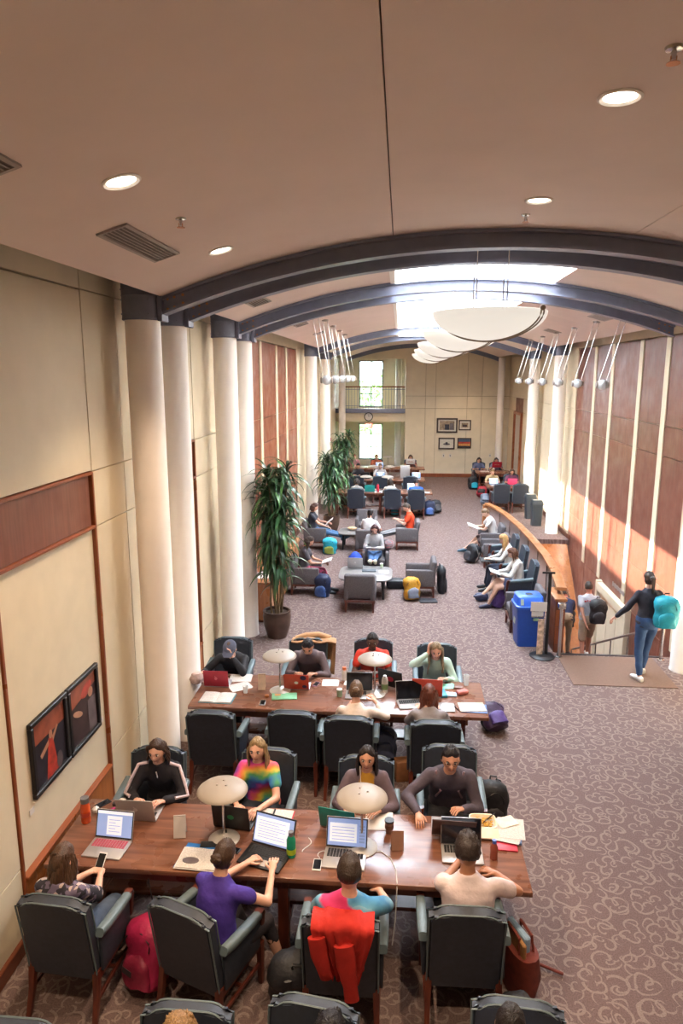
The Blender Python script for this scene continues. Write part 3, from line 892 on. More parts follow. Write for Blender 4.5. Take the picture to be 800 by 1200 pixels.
# ------------------------------------------------------------------ guard rail and stairs
M_mesh = pane_mat('frosted_guard_panel', '#b3a6a4', 0.35, 0.3)
M_railwood = wood('maple_rail', '#8a5630', '#a2693e', 0.35, axis=(5, 0.8, 3))
t = thing('curved_guard_rail', 'curved guard rail with broad maple cap and pale panels around the stairwell', 'railing', (0, 0, 0))
pts = []
for i in range(33):
    y = 11.55 + (19.5 - 11.55) * i / 32
    pts.append(V((rail_x(y), y, 0)))
b = new()
rings = []
for i, p in enumerate(pts):
    d = (pts[min(i + 1, 32)] - pts[max(i - 1, 0)]).normalized(); s = V((d.y, -d.x, 0))
    rings.append((p + V((0, 0, 1.03)), s * 0.085, V((0, 0, 0.03))))
loft(b, rings, 12, 0, True, 6.0); obj('rail_cap', b, M_railwood, t)
for k in range(0, 32, 4):
    p, q = pts[k], pts[k + 4]
    d = (q - p).normalized(); s = V((d.y, -d.x, 0))
    b = new(); box(b, (p.x, p.y, 0.5), (0.04, 0.04, 1.0), 0.004, 1); obj('post', b, M_chrome, t)
    b = new()
    for z0, z1 in ((0.1, 0.96),):
        prism(b, [tuple((p + d * 0.04 + s * 0.006)[:2]), tuple((q - d * 0.04 + s * 0.006)[:2]), tuple((q - d * 0.04 - s * 0.006)[:2]), tuple((p + d * 0.04 - s * 0.006)[:2])], 'z', z0, z1)
    obj('guard_panel', b, M_mesh, t, 0)
    for z in (0.08, 0.97):
        b = new(); tube(b, [p + V((0, 0, z)), q + V((0, 0, z))], 0.015, 6); obj('guard_bar', b, M_chrome, t)
b = new(); tube(b, [p + V((0.13, 0, 0.9)) for p in pts[::2]], 0.02, 8); obj('steel_handrail', b, M_chrome, t)
b = new(); box(b, (2.43, 19.52, 0.5), (0.2, 0.16, 1.0), 0.01, 1); obj('end_post', b, M_railwood, t)
t = thing('wood_newel_wall', 'short orange wood end wall of the guard at the stair head', 'partition', (2.68, 11.6, 0))
b = new(); box(b, (0, 0, 0.45), (0.16, 0.6, 0.9), 0.006, 1); obj('body', b, M_base, t, 0)
b = new(); box(b, (0, 0, 0.92), (0.2, 0.66, 0.05), 0.012, 2); obj('cap', b, M_railwood, t)
for z in (0.3, 0.6):
    b = new(); box(b, (0, -0.303, z), (0.14, 0.006, 0.29), 0.003, 1); obj('panel', b, M_trim, t, 0)
for (x, l) in ((2.66, 'steel gate post left of the stair head, beside the wood end wall'), (4.28, 'steel handrail post right of the stair head behind the walking woman')):
    t = thing('stair_post', l, 'post', (x, 11.12, 0))
    b = new(); lathe(b, [(0, 0), (0.06, 0), (0.06, 0.012), (0.028, 0.02), (0.028, 0.92), (0, 0.92)], 14); obj('tube', b, M_chrome, t)
    b = new(); box(b, (0, 0, 0.88), (0.12, 0.1, 0.1), 0.015, 2); obj('bracket', b, M_chrome, t)
t = thing('staircase', 'carpeted stairs going down below the lit wood wall', 'stairs', (0, 11.25, 0))
M_nose = mat('dark_stair_nosing', '#3b3233', 0.7)
for i in range(15):
    b = new(); box(b, (3.75, 0.36 * (i + 0.5), -0.15 * (i + 1) - 0.1), (2.05, 0.38, 0.2)); s_ = obj('step', b, M_carpet, t, 0)
    b = new(); box(b, (3.75, 0.36 * i + 0.02, -0.15 * (i + 1) + 0.006), (2.05, 0.04, 0.012)); obj('nosing', b, M_nose, s_, 0)
b = new(); box(b, (3.5, 11.24, 0.006), (1.7, 0.05, 0.012)); tag(obj('floor_strip', b, M_nose, None, 0), 'dark metal strip along the top edge of the stairs', 'strip')
t = thing('stair_handrail', 'sloping steel handrail along the wood wall beside the stairs', 'railing', (4.12, 11.3, 0))
b = new(); tube(b, [(0, -0.15, 0.47), (0, 0, 0.45), (0.0, 4.6, -1.75)], 0.022, 10); obj('rail', b, mat('dark_handrail', '#8a7a72', 0.35, metal=0.4), t)
for k in range(1, 6):
    y = k * 0.95
    b = new(); cyl(b, (0, y, 0.45 - 0.478 * y), (0, y, -0.417 * y - 0.1), 0.013, n=8); obj('post', b, M_chrome, t)
b = new(); box(b, (3.4, 10.6, 0.006), (1.52, 1.12, 0.012), 0.004, 1); tag(obj('landing_mat', b, mat('tan_mat', '#6e5548', 0.95, var=0.08, scale=40, bump=0.2), None, 0), 'plain tan mat on the carpet at the stair head', 'mat')
# raised lettering on the wood by the stairs (too small to read in the photograph)
b = new()
for i in range(14):
    box(b, (4.77, 15.45 - i * 0.06, 0.0), (0.012, 0.035, 0.075 if i % 3 else 0.1))
tag(obj('wall_lettering', b, M_alu, None, 0), 'row of small metal letters on the wood wall above the stairs', 'lettering')['kind'] = 'stuff'

# ------------------------------------------------------------------ furniture makers
def arch_back(w, z0, z1, rise, n=12):
    pts_ = [(-w / 2, z0), (w / 2, z0), (w / 2, z1 - rise)]
    for i in range(1, n):
        a = i / n
        x = w / 2 - w * a
        u = abs(x) / (w / 2)
        k = 1.0 if u < 0.55 else max(0.0, 0.5 + 0.5 * math.cos(PI * (u - 0.55) / 0.37)) if u < 0.92 else 0.0
        pts_.append((x, z1 - rise + rise * k))
    pts_.append((-w / 2, z1 - rise))
    return pts_

def make_chair(label, cat='chair', group='high backed library chairs'):
    t = thing('library_chair', label, cat, (0, 0, 0), 0, group)
    b = new(); box(b, (0, 0.02, 0.41), (0.52, 0.52, 0.13), 0.035, 3); obj('seat', b, M_navy, t)
    tilt = rx(9).to_4x4()
    b = new(); prism(b, arch_back(0.52, 0.30, 0.99, 0.045), 'y', -0.045, 0.045)
    es = [e for e in b.edges if abs(e.verts[0].co.y - e.verts[1].co.y) < 0.001]
    bmesh.ops.bevel(b, geom=es, offset=0.018, segments=2, affect='EDGES')
    M = Matrix.Translation((0, -0.225, 0.38)) @ tilt @ Matrix.Translation((0, 0, -0.38))
    for v in b.verts: v.co = M @ v.co
    bk = obj('backrest', b, M_navy, t, 50)
    for y in (-0.04, 0.04):
        o = arch_back(0.52, 0.34, 0.99, 0.045)
        p = [M @ V((x, y, z)) for x, z in o[1:]] + [M @ V((o[0][0], y, o[0][1]))]
        b = new(); tube(b, p, 0.007, 5); obj('edge_highlight', b, M_navy2, bk)  # pale tube stands in for light caught along the edge of the back
    for s in (-1, 1):
        x = s * 0.288
        b = new(); loft(b, [(V((x, -0.24, 0.69)), V((0.032, 0, 0)), V((0, 0.01, 0.03))), (V((x, -0.15, 0.67)), V((0.037, 0, 0)), V((0, 0.005, 0.034))), (V((x, 0.08, 0.645)), V((0.037, 0, 0)), V((0, 0, 0.032))), (V((x, 0.2, 0.635)), V((0.034, 0, 0)), V((0, 0, 0.026)))], 12, 0, True, 3.5)
        a = obj('armrest', b, M_navy2, t, 60)
        b = new(); loft(b, [(V((x, 0.215, 0.66)), V((0.03, 0, 0)), V((0, 0.03, 0))), (V((x, 0.24, 0.62)), V((0.024, 0, 0)), V((0, 0.026, 0))), (V((x * 0.93, 0.255, 0.42)), V((0.02, 0, 0)), V((0, 0.022, 0)))], 8, 0, True, 4); obj('arm_post', b, M_legwood, a)
        b = new(); box(b, (x * 0.96, -0.0, 0.5), (0.03, 0.44, 0.3), 0.012, 2); obj('side_panel', b, M_navy, t)
        b = new(); loft(b, [(V((s * 0.265, 0.25, 0.36)), V((0.026, 0, 0)), V((0, 0.026, 0))), (V((s * 0.265, 0.25, 0.0)), V((0.019, 0, 0)), V((0, 0.019, 0)))], 8, 0, True, 5); obj('leg', b, M_legwood, t, 60)
        b = new(); loft(b, [(V((s * 0.245, -0.24, 0.38)), V((0.026, 0, 0)), V((0, 0.028, 0))), (V((s * 0.25, -0.27, 0.18)), V((0.022, 0, 0)), V((0, 0.024, 0))), (V((s * 0.255, -0.33, 0.0)), V((0.018, 0, 0)), V((0, 0.02, 0)))], 8, 0, True, 5); obj('leg', b, M_legwood, t, 60)
        b = new(); box(b, (s * 0.26, 0.0, 0.17), (0.022, 0.53, 0.032), 0.004, 1); obj('stretcher', b, M_legwood, t, 0)
    b = new(); box(b, (0, 0.02, 0.16), (0.5, 0.022, 0.03), 0.004, 1); obj('stretcher', b, M_legwood, t, 0)
    b = new(); box(b, (0, 0.01, 0.325), (0.54, 0.52, 0.06), 0.008, 1); obj('seat_rail', b, M_legwood, t, 0)
    return t

def make_lounge(label):
    t = thing('lounge_chair', label, 'armchair', (0, 0, 0), 0, 'low grey lounge chairs')
    b = new(); box(b, (0, 0.04, 0.36), (0.44, 0.5, 0.16), 0.035, 3); obj('seat_cushion', b, M_grey_up, t)
    b = new(); box(b, (0, 0, 0), (0.6, 0.11, 0.52), 0.04, 3, rot=None)
    M = Matrix.Translation((0, -0.25, 0.52)) @ rx(10).to_4x4()
    for v in b.verts: v.co = M @ v.co
    obj('backrest', b, M_grey_up, t)
    for s in (-1, 1):
        b = new(); box(b, (s * 0.265, 0.0, 0.42), (0.09, 0.6, 0.36), 0.03, 3); obj('arm', b, M_grey_up, t)
        for y in (-0.27, 0.26):
            b = new(); loft(b, [(V((s * 0.265, y, 0.24)), V((0.028, 0, 0)), V((0, 0.028, 0))), (V((s * 0.268, y * 1.03, 0)), V((0.02, 0, 0)), V((0, 0.02, 0)))], 8, 0, True, 5); obj('leg', b, M_legwood, t, 60)
    b = new(); box(b, (0, 0, 0.225), (0.6, 0.58, 0.05), 0.008, 1); obj('base_frame', b, M_legwood, t, 0)
    return t

M_edge = wood('table_edge', '#5a3022', '#7a4834', 0.3, axis=(0.8, 9, 9))
def make_table(label, length=3.82, depth=0.95, group='long wooden reading tables'):
    t = thing('reading_table', label, 'table', (0, 0, 0), 0, group)
    b = new(); box(b, (0, 0, 0.728), (length, depth, 0.044), 0.008, 2); top = obj('tabletop', b, M_table, t, 30)
    for s in (-1, 1):
        b = new(); box(b, (0, s * (depth / 2 - 0.08), 0.655), (length - 0.5, 0.03, 0.1), 0.004, 1); obj('apron', b, M_edge, t, 0)
    for x in (-length / 2 + 0.32, 0, length / 2 - 0.32):
        for s in (-1, 1):
            b = new(); box(b, (x, s * (depth / 2 - 0.1), 0.353), (0.085, 0.085, 0.706), 0.008, 1); obj('leg', b, M_legwood, t, 0)
        b = new(); box(b, (x, 0, 0.65), (0.07, depth - 0.2, 0.1), 0.006, 1); obj('cross_beam', b, M_legwood, t, 0)
        b = new(); box(b, (x, 0, 0.2), (0.06, depth - 0.2, 0.07), 0.006, 1); obj('cross_beam', b, M_legwood, t, 0)
    b = new(); box(b, (0, 0, 0.245), (length - 0.66, 0.2, 0.035), 0.008, 1); obj('stretcher', b, M_edge, t, 0)
    return t

def make_lamp(label):
    t = thing('table_lamp', label, 'lamp', (0, 0, 0), 0, 'disc shaded table lamps')
    b = new(); lathe(b, [(0, 0), (0.125, 0), (0.13, 0.008), (0.12, 0.016), (0.05, 0.035), (0.02, 0.05), (0, 0.052)], 28); obj('base', b, mat('satin_metal', '#cfccc8', 0.35, metal=0.5, var=0.03), t)
    b = new(); cyl(b, (0, 0, 0.04), (0, 0, 0.44), 0.011, n=12); obj('stem', b, M_chrome, t)
    b = new(); lathe(b, [(0, 0.515), (0.06, 0.512), (0.13, 0.498), (0.185, 0.475), (0.205, 0.458), (0.208, 0.450), (0.20, 0.445), (0.12, 0.44), (0, 0.44)], 40); sh = obj('shade', b, M_shade, t, 50)
    for a in (90, 215, 325):
        b = new(); cyl(b, (0.045 * math.cos(R(a)), 0.045 * math.sin(R(a)), 0.51), (0.045 * math.cos(R(a)), 0.045 * math.sin(R(a)), 0.522), 0.008, n=8); obj('finial', b, M_vent, sh)
    b = new(); box(b, (0.012, 0.02, 0.06), (0.012, 0.012, 0.03), 0.003, 1); obj('switch', b, M_black, t, 0)
    return t

M_keys = mat('dark_keys', '#232326', 0.5)
M_scr = glow('screen_blue', '#8fa6d8', 0.26); M_scr_p = glow('screen_page', '#dfe6f6', 0.26); M_scr_l = glow('screen_text', '#7f93c0', 0.2); M_scr_d = mat('screen_off', '#121319', 0.15)
def apple_poly(s):
    o = []
    for i in range(16):
        a = 2 * PI * i / 16
        o.append((s * (0.9 * math.cos(a) * (1 - 0.12 * math.sin(a) ** 2)), s * (math.sin(a) * (1 - 0.15 * abs(math.cos(a * 1.0)) ** 6) - (0.14 if i == 4 else 0))))
    o[0] = (s * 0.55, s * 0.05)
    return o
def laptop(label, loc, rot, lid, deck=None, screen='page', ang=110, size=(0.33, 0.23), emblem=None, group='open laptops', stickers=(), keys=None):
    """local +Y is the side the user sits away from (the hinge side); the user sits at -Y"""
    w, d = size
    deck = deck or lid
    t = thing('laptop', label, 'laptop', loc, rot, group)
    b = new(); box(b, (0, 0, 0.009), (w, d, 0.016), 0.005, 2); base = obj('base', b, deck, t, 30)
    b = new()
    nx, nyk = 12, 5
    for i in range(nx):
        for j in range(nyk):
            box(b, (-w * 0.43 + (i + 0.5) * w * 0.86 / nx, d * 0.02 + (j + 0.5) * d * 0.42 / nyk, 0.0185), (w * 0.86 / nx * 0.82, d * 0.42 / nyk * 0.78, 0.003))
    obj('keyboard', b, keys or M_keys, base, 0)['kind'] = 'stuff'
    b = new(); box(b, (0, -d * 0.28, 0.0178), (w * 0.32, d * 0.28, 0.0015)); obj('trackpad', b, M_vent if deck is M_black else M_alu, base, 0)
    M = Matrix.Translation((0, d / 2, 0.018)) @ rx(-(ang - 90)).to_4x4() if False else Matrix.Translation((0, d / 2, 0.018)) @ Matrix.Rotation(-R(ang - 90), 4, 'X')
    b = new(); box(b, (0, 0.004, d / 2), (w, 0.008, d), 0.0035, 2)
    for v in b.verts: v.co = M @ v.co
    ld = obj('lid', b, lid, t, 30)
    b = new(); y = -0.0012
    ms = [M_black]
    def r(x0, x1, z0, z1, m, k):
        if m not in ms: ms.append(m)
        box(b, ((x0 + x1) / 2, y - k * 0.0006, (z0 + z1) / 2), (x1 - x0, 0.0006, z1 - z0), mi=ms.index(m))
    r(-w / 2 + 0.004, w / 2 - 0.004, 0.004, d - 0.004, M_black, 0)
    if screen == 'off':
        r(-w / 2 + 0.012, w / 2 - 0.012, 0.016, d - 0.012, M_scr_d, 1)
    else:
        r(-w / 2 + 0.012, w / 2 - 0.012, 0.016, d - 0.012, M_scr, 1)
        if screen == 'page':
            r(-w * 0.2, w * 0.2, 0.03, d * 0.78, M_scr_p, 2); r(-w / 2 + 0.012, w / 2 - 0.012, d * 0.84, d - 0.012, M_scr_p, 2)
            for k in range(5): r(-w * 0.15, w * 0.15 - (0.04 if k % 2 else 0), d * (0.64 - 0.1 * k), d * (0.655 - 0.1 * k), M_scr_l, 3)
        elif screen == 'text':
            r(-w / 2 + 0.02, w * 0.36, 0.03, d * 0.86, M_scr_p, 2)
            for k in range(7): r(-w * 0.38, w * 0.28 - (0.06 if k % 3 == 1 else 0), d * (0.74 - 0.085 * k), d * (0.752 - 0.085 * k), M_scr_l, 3)
        elif screen == 'list':
            r(-w * 0.42, w * 0.24, 0.045, d * 0.8, M_scr_p, 2)
            for k in range(5): r(-w * 0.36, w * 0.18, d * (0.66 - 0.1 * k), d * (0.675 - 0.1 * k), M_scr_l, 3)
            for k in range(6): r(w * 0.3, w * 0.43, d * (0.7 - 0.1 * k), d * (0.765 - 0.1 * k), M_scr_l, 2)
    for v in b.verts: v.co = M @ v.co
    obj('screen', b, ms, ld, 0)
    if emblem:
        b = new(); prism(b, [(x, z + d * 0.52) for x, z in apple_poly(0.022)], 'y', 0.0078, 0.0092)
        prism(b, [(0.0, d * 0.52 + 0.024), (0.012, d * 0.52 + 0.036), (0.014, d * 0.52 + 0.028), (0.004, d * 0.52 + 0.022)], 'y', 0.0078, 0.0092)
        for v in b.verts: v.co = M @ v.co
        obj('emblem', b, emblem, ld, 0)
    for (m, x, z, rr) in stickers:
        b = new(); prism(b, oval(x * w, z * d, rr, rr * 0.8), 'y', 0.0078, 0.0088)
        for v in b.verts: v.co = M @ v.co
        obj('sticker', b, m, ld, 0)
    return t

def text_mat(name, bgc='#ccc6c1', ink='#8b8580'):
    if name in MATS: return MATS[name]
    m, nt, b = base_mat(name)
    tc = N(nt, 'ShaderNodeTexCoord'); wv = N(nt, 'ShaderNodeTexWave'); wv.bands_direction = 'Y'; wv.inputs['Scale'].default_value = 60; wv.inputs['Distortion'].default_value = 0
    nz = N(nt, 'ShaderNodeTexNoise'); nz.inputs['Scale'].default_value = 95
    nt.links.new(tc.outputs['Object'], wv.inputs['Vector']); nt.links.new(tc.outputs['Object'], nz.inputs['Vector'])
    mu = N(nt, 'ShaderNodeMath', operation='MULTIPLY'); nt.links.new(wv.outputs['Fac'], mu.inputs[0]); nt.links.new(nz.outputs[0], mu.inputs[1])
    rp = N(nt, 'ShaderNodeValToRGB'); rp.color_ramp.elements[0].position = 0.38; rp.color_ramp.elements[1].position = 0.46; rp.color_ramp.elements[0].color = lin(bgc); rp.color_ramp.elements[1].color = lin(ink)
    nt.links.new(mu.outputs[0], rp.inputs[0]); nt.links.new(rp.outputs[0], b.inputs['Base Color']); b.inputs['Roughness'].default_value = 0.75
    MATS[name] = m
    return m
M_text = text_mat('printed_page')
def open_book(name, label, cat, loc, rot, w=0.42, d=0.28, cover=None, thick=0.018, pic=None, tabs=None, pages=None):
    t = thing(name, label, cat, loc, rot)
    b = new(); box(b, (0, 0, 0.002), (w + 0.02, d + 0.015, 0.004)); obj('cover', b, cover or M_paper, t, 0)
    for s in (-1, 1):
        b = new(); rings_top = []
        n = 6
        prof = [(s * w / 2 * k / n, 0.004 + thick * (1 - (1 - min(1, k / n * 2.2)) ** 2 * 0.75) * (1.0 - 0.35 * (k / n))) for k in range(n + 1)]
        prism(b, [(prof[0][0], 0.004)] + prof + [(prof[-1][0], 0.004)], 'y', -d / 2, d / 2)
        pg = obj('pages', b, pages or M_text, t, 30)
    if pic:
        b = new(); prism(b, oval(-w * 0.25, -d * 0.15, w * 0.17, d * 0.16), 'z', 0.004 + thick * 0.8, 0.004 + thick * 1.03); obj('printed_picture', b, pic, t, 0)
    if tabs:
        b = new(); tube(b, [(0, -d / 2 + 0.25 * 0.02, thick), (0, d / 2 - 0.005, thick)], 0.008, 6); obj('spiral_binding', b, M_black, t)
    return t
def sheets(label, loc, rot, n=1, w=0.21, d=0.29, m=None, name='paper_sheet', cat='paper', spread=8):
    t = thing(name, label, cat, loc, rot)
    for i in range(n):
        b = new(); box(b, (0, 0, 0), (w, d, 0.0012))
        o = obj('sheet', b, m or M_text, t, 0); o.location = (random.uniform(-.015, .015) * i, random.uniform(-.015, .015) * i, 0.001 + 0.0016 * i); o.rotation_euler = (0, 0, R(random.uniform(-spread, spread)) * min(i, 1))
    return t
def slab_thing(name, label, cat, loc, rot, s, m, bev=0.006, extra=None):
    t = thing(name, label, cat, loc, rot)
    b = new(); box(b, (0, 0, s[2] / 2), s, bev, 2); obj('body', b, m, t, 30)
    if extra:
        (nm, c, ss, mm) = extra
        b = new(); box(b, c, ss, 0.001, 1); obj(nm, b, mm, t, 0)
    return t
def phone(label, loc, rot, case=None):
    return slab_thing('mobile_phone', label, 'phone', loc, rot, (0.068, 0.135, 0.009), case or M_black, 0.004, ('screen', (0, 0, 0.0095), (0.058, 0.112, 0.0012), M_scr_d))
def bottle(name, label, loc, prof, m, capm, capz, caph, capr, band=None, cat='bottle'):
    t = thing(name, label, cat, loc)
    b = new(); lathe(b, prof, 20); obj('body', b, m, t, 50)
    b = new(); cyl(b, (0, 0, capz), (0, 0, capz + caph), capr, n=16); obj('cap', b, capm, t)
    if band:
        b = new(); lathe(b, [(band[0], band[1]), (band[0] + 0.001, band[1]), (band[0] + 0.001, band[2]), (band[0], band[2])], 20); obj('band', b, band[3], t)
    return t
def tent_card(label, loc, rot, m, h=0.16, w=0.1):
    t = thing('tent_card', label, 'card', loc, rot)
    for s in (-1, 1):
        b = new(); box(b, (0, 0, 0), (w, 0.003, h)); M = Matrix.Translation((0, s * 0.02, h / 2)) @ rx(s * 14).to_4x4()
        for v in b.verts: v.co = M @ v.co
        obj('leaf', b, m, t, 0)
    return t

def backpack(label, loc, rot, c1, c2, s=(0.32, 0.2, 0.44), lean=0, trim=None, lie=0, straps=True, hang=False, cat='backpack'):
    """local: back panel at -Y, front pocket at +Y"""
    t = thing('backpack', label, cat, loc, rot)
    w, d, h = s
    M = Matrix.Rotation(R(lean), 4, 'X') @ Matrix.Rotation(R(lie), 4, 'Y')
    zoff = abs(math.sin(R(lie))) * w / 2 + (abs(math.sin(R(lean))) * d / 2)
    M = Matrix.Translation((0, 0, zoff)) @ M
    def fin(b):
        for v in b.verts:
            c = v.co; k = 0.007
            v.co = M @ (c + V((k * math.sin(c.z * 37 + c.y * 31), k * math.sin(c.z * 29 + c.x * 41), k * math.sin(c.x * 33 + c.y * 27))))
        return b
    def sag(z): return 1 + 0.05 * math.sin(z * 23) + 0.03 * math.sin(z * 51 + 1)
    b = new()
    rings = []
    for k in range(11):
        z = k / 10
        f = (0.86 + 0.2 * math.sin(min(1, z * 1.3) * PI * 0.55)) * (1 if z < 0.72 else math.sqrt(max(0.02, 1 - ((z - 0.72) / 0.30) ** 2)))
        rings.append((V((0.008 * math.sin(z * 9), -0.02 * z, z * h)), V((w / 2 * f * sag(z * .4), 0, 0)), V((0, d / 2 * f * sag(z * .5 + .2), 0))))
    loft(b, rings, 20, 0, True, 2.5); obj('body', fin(b), c1, t, 70)
    b = new(); rings = []
    for k in range(7):
        z = k / 6; f = 0.9 if z < 0.7 else math.sqrt(max(0.02, 1 - ((z - 0.62) / 0.4) ** 2)) * 0.92
        rings.append((V((0, d * 0.42, h * (0.06 + 0.46 * z))), V((w * 0.38 * f, 0, 0)), V((0, d * 0.22 * f, 0))))
    loft(b, rings, 16, 0, True, 2.9); obj('front_pocket', fin(b), c2, t, 70)
    b = new(); pts_ = [(w * 0.36 * math.cos(a), d * 0.49 + 0.015, h * (0.62 + 0.22 * math.sin(a))) for a in [PI * i / 10 for i in range(11)]]
    tube(b, [(x, d * 0.42 * (1 - 0.15 * max(0, (z / h - 0.6))), z) for x, y, z in pts_], 0.006, 5); obj('zip', fin(b), trim or M_black, t)
    b = new(); tube(b, [(-0.035, -d * 0.3, h * 0.97), (-0.03, -d * 0.33, h * 1.06), (0.03, -d * 0.33, h * 1.06), (0.035, -d * 0.3, h * 0.97)], 0.01, 6); obj('handle', fin(b), M_black, t)
    if straps:
        for sx in (-1, 1):
            b = new(); rings = []
            for k in range(9):
                a = k / 8
                p = V((sx * w * (0.22 + 0.12 * a), -d / 2 - 0.06 * math.sin(a * PI) - 0.005, h * (0.92 - 0.82 * a)))
                rings.append((p, V((0.028, 0, 0)), V((0, 0.008, 0))))
            loft(b, rings, 8); obj('strap', fin(b), trim or M_black, t)
    return t
# ------------------------------------------------------------------ people
def voxel(name, bm, m, parent, vs, smooth_it=5, extra=None, mats=None):
    """fuse the overlapping closed pieces into one continuous surface, then smooth it"""
    me = bpy.data.meshes.new(name + '_tmp'); bmesh.ops.recalc_face_normals(bm, faces=bm.faces[:]); bm.to_mesh(me); bm.free()
    o = bpy.data.objects.new(name + '_tmp', me); COL.objects.link(o)
    md = o.modifiers.new('r', 'REMESH'); md.mode = 'VOXEL'; md.voxel_size = vs; md.adaptivity = 0
    sm = o.modifiers.new('s', 'SMOOTH'); sm.factor = 0.5; sm.iterations = smooth_it
    dg = bpy.context.evaluated_depsgraph_get(); dg.update()
    me2 = bpy.data.meshes.new_from_object(o.evaluated_get(dg))
    bpy.data.objects.remove(o); bpy.data.meshes.remove(me)
    me2.name = name
    if extra is not None:
        b = new(); b.from_mesh(me2); bpy.data.meshes.remove(me2)
        for f in b.faces: f.material_index = 0
        extra(b)
        me2 = bpy.data.meshes.new(name); b.to_mesh(me2); b.free()
    if extra is None: me2.materials.clear()
    for mm in (mats or [m]): me2.materials.append(mm)
    for p in me2.polygons: p.use_smooth = True
    r = bpy.data.objects.new(name, me2); COL.objects.link(r); r.parent = parent
    return r

def ik(a, target, l1, l2, pole):
    d = target - a
    L = d.length
    mx = (l1 + l2) * 0.995
    if L > mx:
        target = a + d * (mx / L); d = target - a; L = mx
    x = (l1 * l1 - l2 * l2 + L * L) / (2 * L)
    h = math.sqrt(max(0, l1 * l1 - x * x))
    dn = d / L
    pn = (pole - dn * pole.dot(dn))
    pn = pn.normalized() if pn.length > 1e-4 else V((0, 0, -1))
    return a + dn * x + pn * h, target

def skin_m(c): return mat('skin_' + c[1:], c, 0.5, var=0.05, scale=12)
def hair_m(c): return mat('hair_' + c[1:], c, 0.5, var=0.45, scale=9, stretch=(14, 14, 1.5), bump=0.7, bscale=9)
def cloth(c): return mat('cloth_' + c[1:], c, 0.85, var=0.14, scale=7, bump=0.9, bscale=14)
def tiedye(name, cols, scale=3.0, center=(0, 0, 0.7)):
    if name in MATS: return MATS[name]
    m, nt, b = base_mat(name)
    tc = N(nt, 'ShaderNodeTexCoord')
    mp = N(nt, 'ShaderNodeMapping'); mp.inputs['Location'].default_value = tuple(-c for c in center)
    nz = N(nt, 'ShaderNodeTexNoise'); nz.inputs['Scale'].default_value = 4.5; nz.inputs['Detail'].default_value = 4
    mx = N(nt, 'ShaderNodeVectorMath', operation='ADD'); sc = N(nt, 'ShaderNodeVectorMath', operation='SCALE'); sc.inputs['Scale'].default_value = 0.26
    nt.links.new(tc.outputs['Object'], mp.inputs[0]); nt.links.new(tc.outputs['Object'], nz.inputs['Vector'])
    nt.links.new(nz.outputs['Color'], sc.inputs[0]); nt.links.new(mp.outputs[0], mx.inputs[0]); nt.links.new(sc.outputs[0], mx.inputs[1])
    ln = N(nt, 'ShaderNodeVectorMath', operation='LENGTH'); nt.links.new(mx.outputs[0], ln.inputs[0])
    ml = N(nt, 'ShaderNodeMath', operation='MULTIPLY'); ml.inputs[1].default_value = scale; nt.links.new(ln.outputs['Value'], ml.inputs[0])
    fr = N(nt, 'ShaderNodeMath', operation='FRACT'); nt.links.new(ml.outputs[0], fr.inputs[0])
    rp = N(nt, 'ShaderNodeValToRGB'); n = len(cols)
    while len(rp.color_ramp.elements) < n: rp.color_ramp.elements.new(0.5)
    for i, c in enumerate(cols):
        rp.color_ramp.elements[i].position = i / (n - 1); rp.color_ramp.elements[i].color = lin(c)
    nt.links.new(fr.outputs[0], rp.inputs[0]); nt.links.new(rp.outputs[0], b.inputs['Base Color']); b.inputs['Roughness'].default_value = 0.85
    MATS[name] = m
    return m

HH, HW, HD = 0.118, 0.076, 0.097
def head_r(d):
    """surface point of a head for a unit direction (x right, y forward, z up)"""
    x, y, z = d
    p = V((x * HW, y * HD, z * HH))
    t = max(0.0, -z)
    p.x *= 1 - 0.36 * t ** 1.4
    if y > 0: p.y *= 1 - 0.10 * t
    else: p.y *= 1 - 0.28 * t
    if y < 0: p.y *= 1.05
    if y > 0.2:
        fx, fz = p.x, p.z
        f = min(1, (y - 0.2) * 2)
        p.y += f * 0.030 * math.exp(-(fx / 0.012) ** 2 - ((fz + 0.018) / 0.016) ** 2)
        p.y += f * 0.012 * math.exp(-(fx / 0.010) ** 2 - ((fz - 0.004) / 0.018) ** 2)
        for s in (-1, 1): p.y -= f * 0.012 * math.exp(-((fx - s * 0.031) / 0.016) ** 2 - ((fz - 0.010) / 0.012) ** 2)
        p.y += f * 0.006 * math.exp(-(fx / 0.05) ** 2 - ((fz - 0.032) / 0.012) ** 2)
        p.y += f * 0.008 * math.exp(-(fx / 0.022) ** 2 - ((fz + 0.058) / 0.011) ** 2)
        p.y += f * 0.009 * math.exp(-(fx / 0.025) ** 2 - ((fz + 0.100) / 0.016) ** 2)
    return p

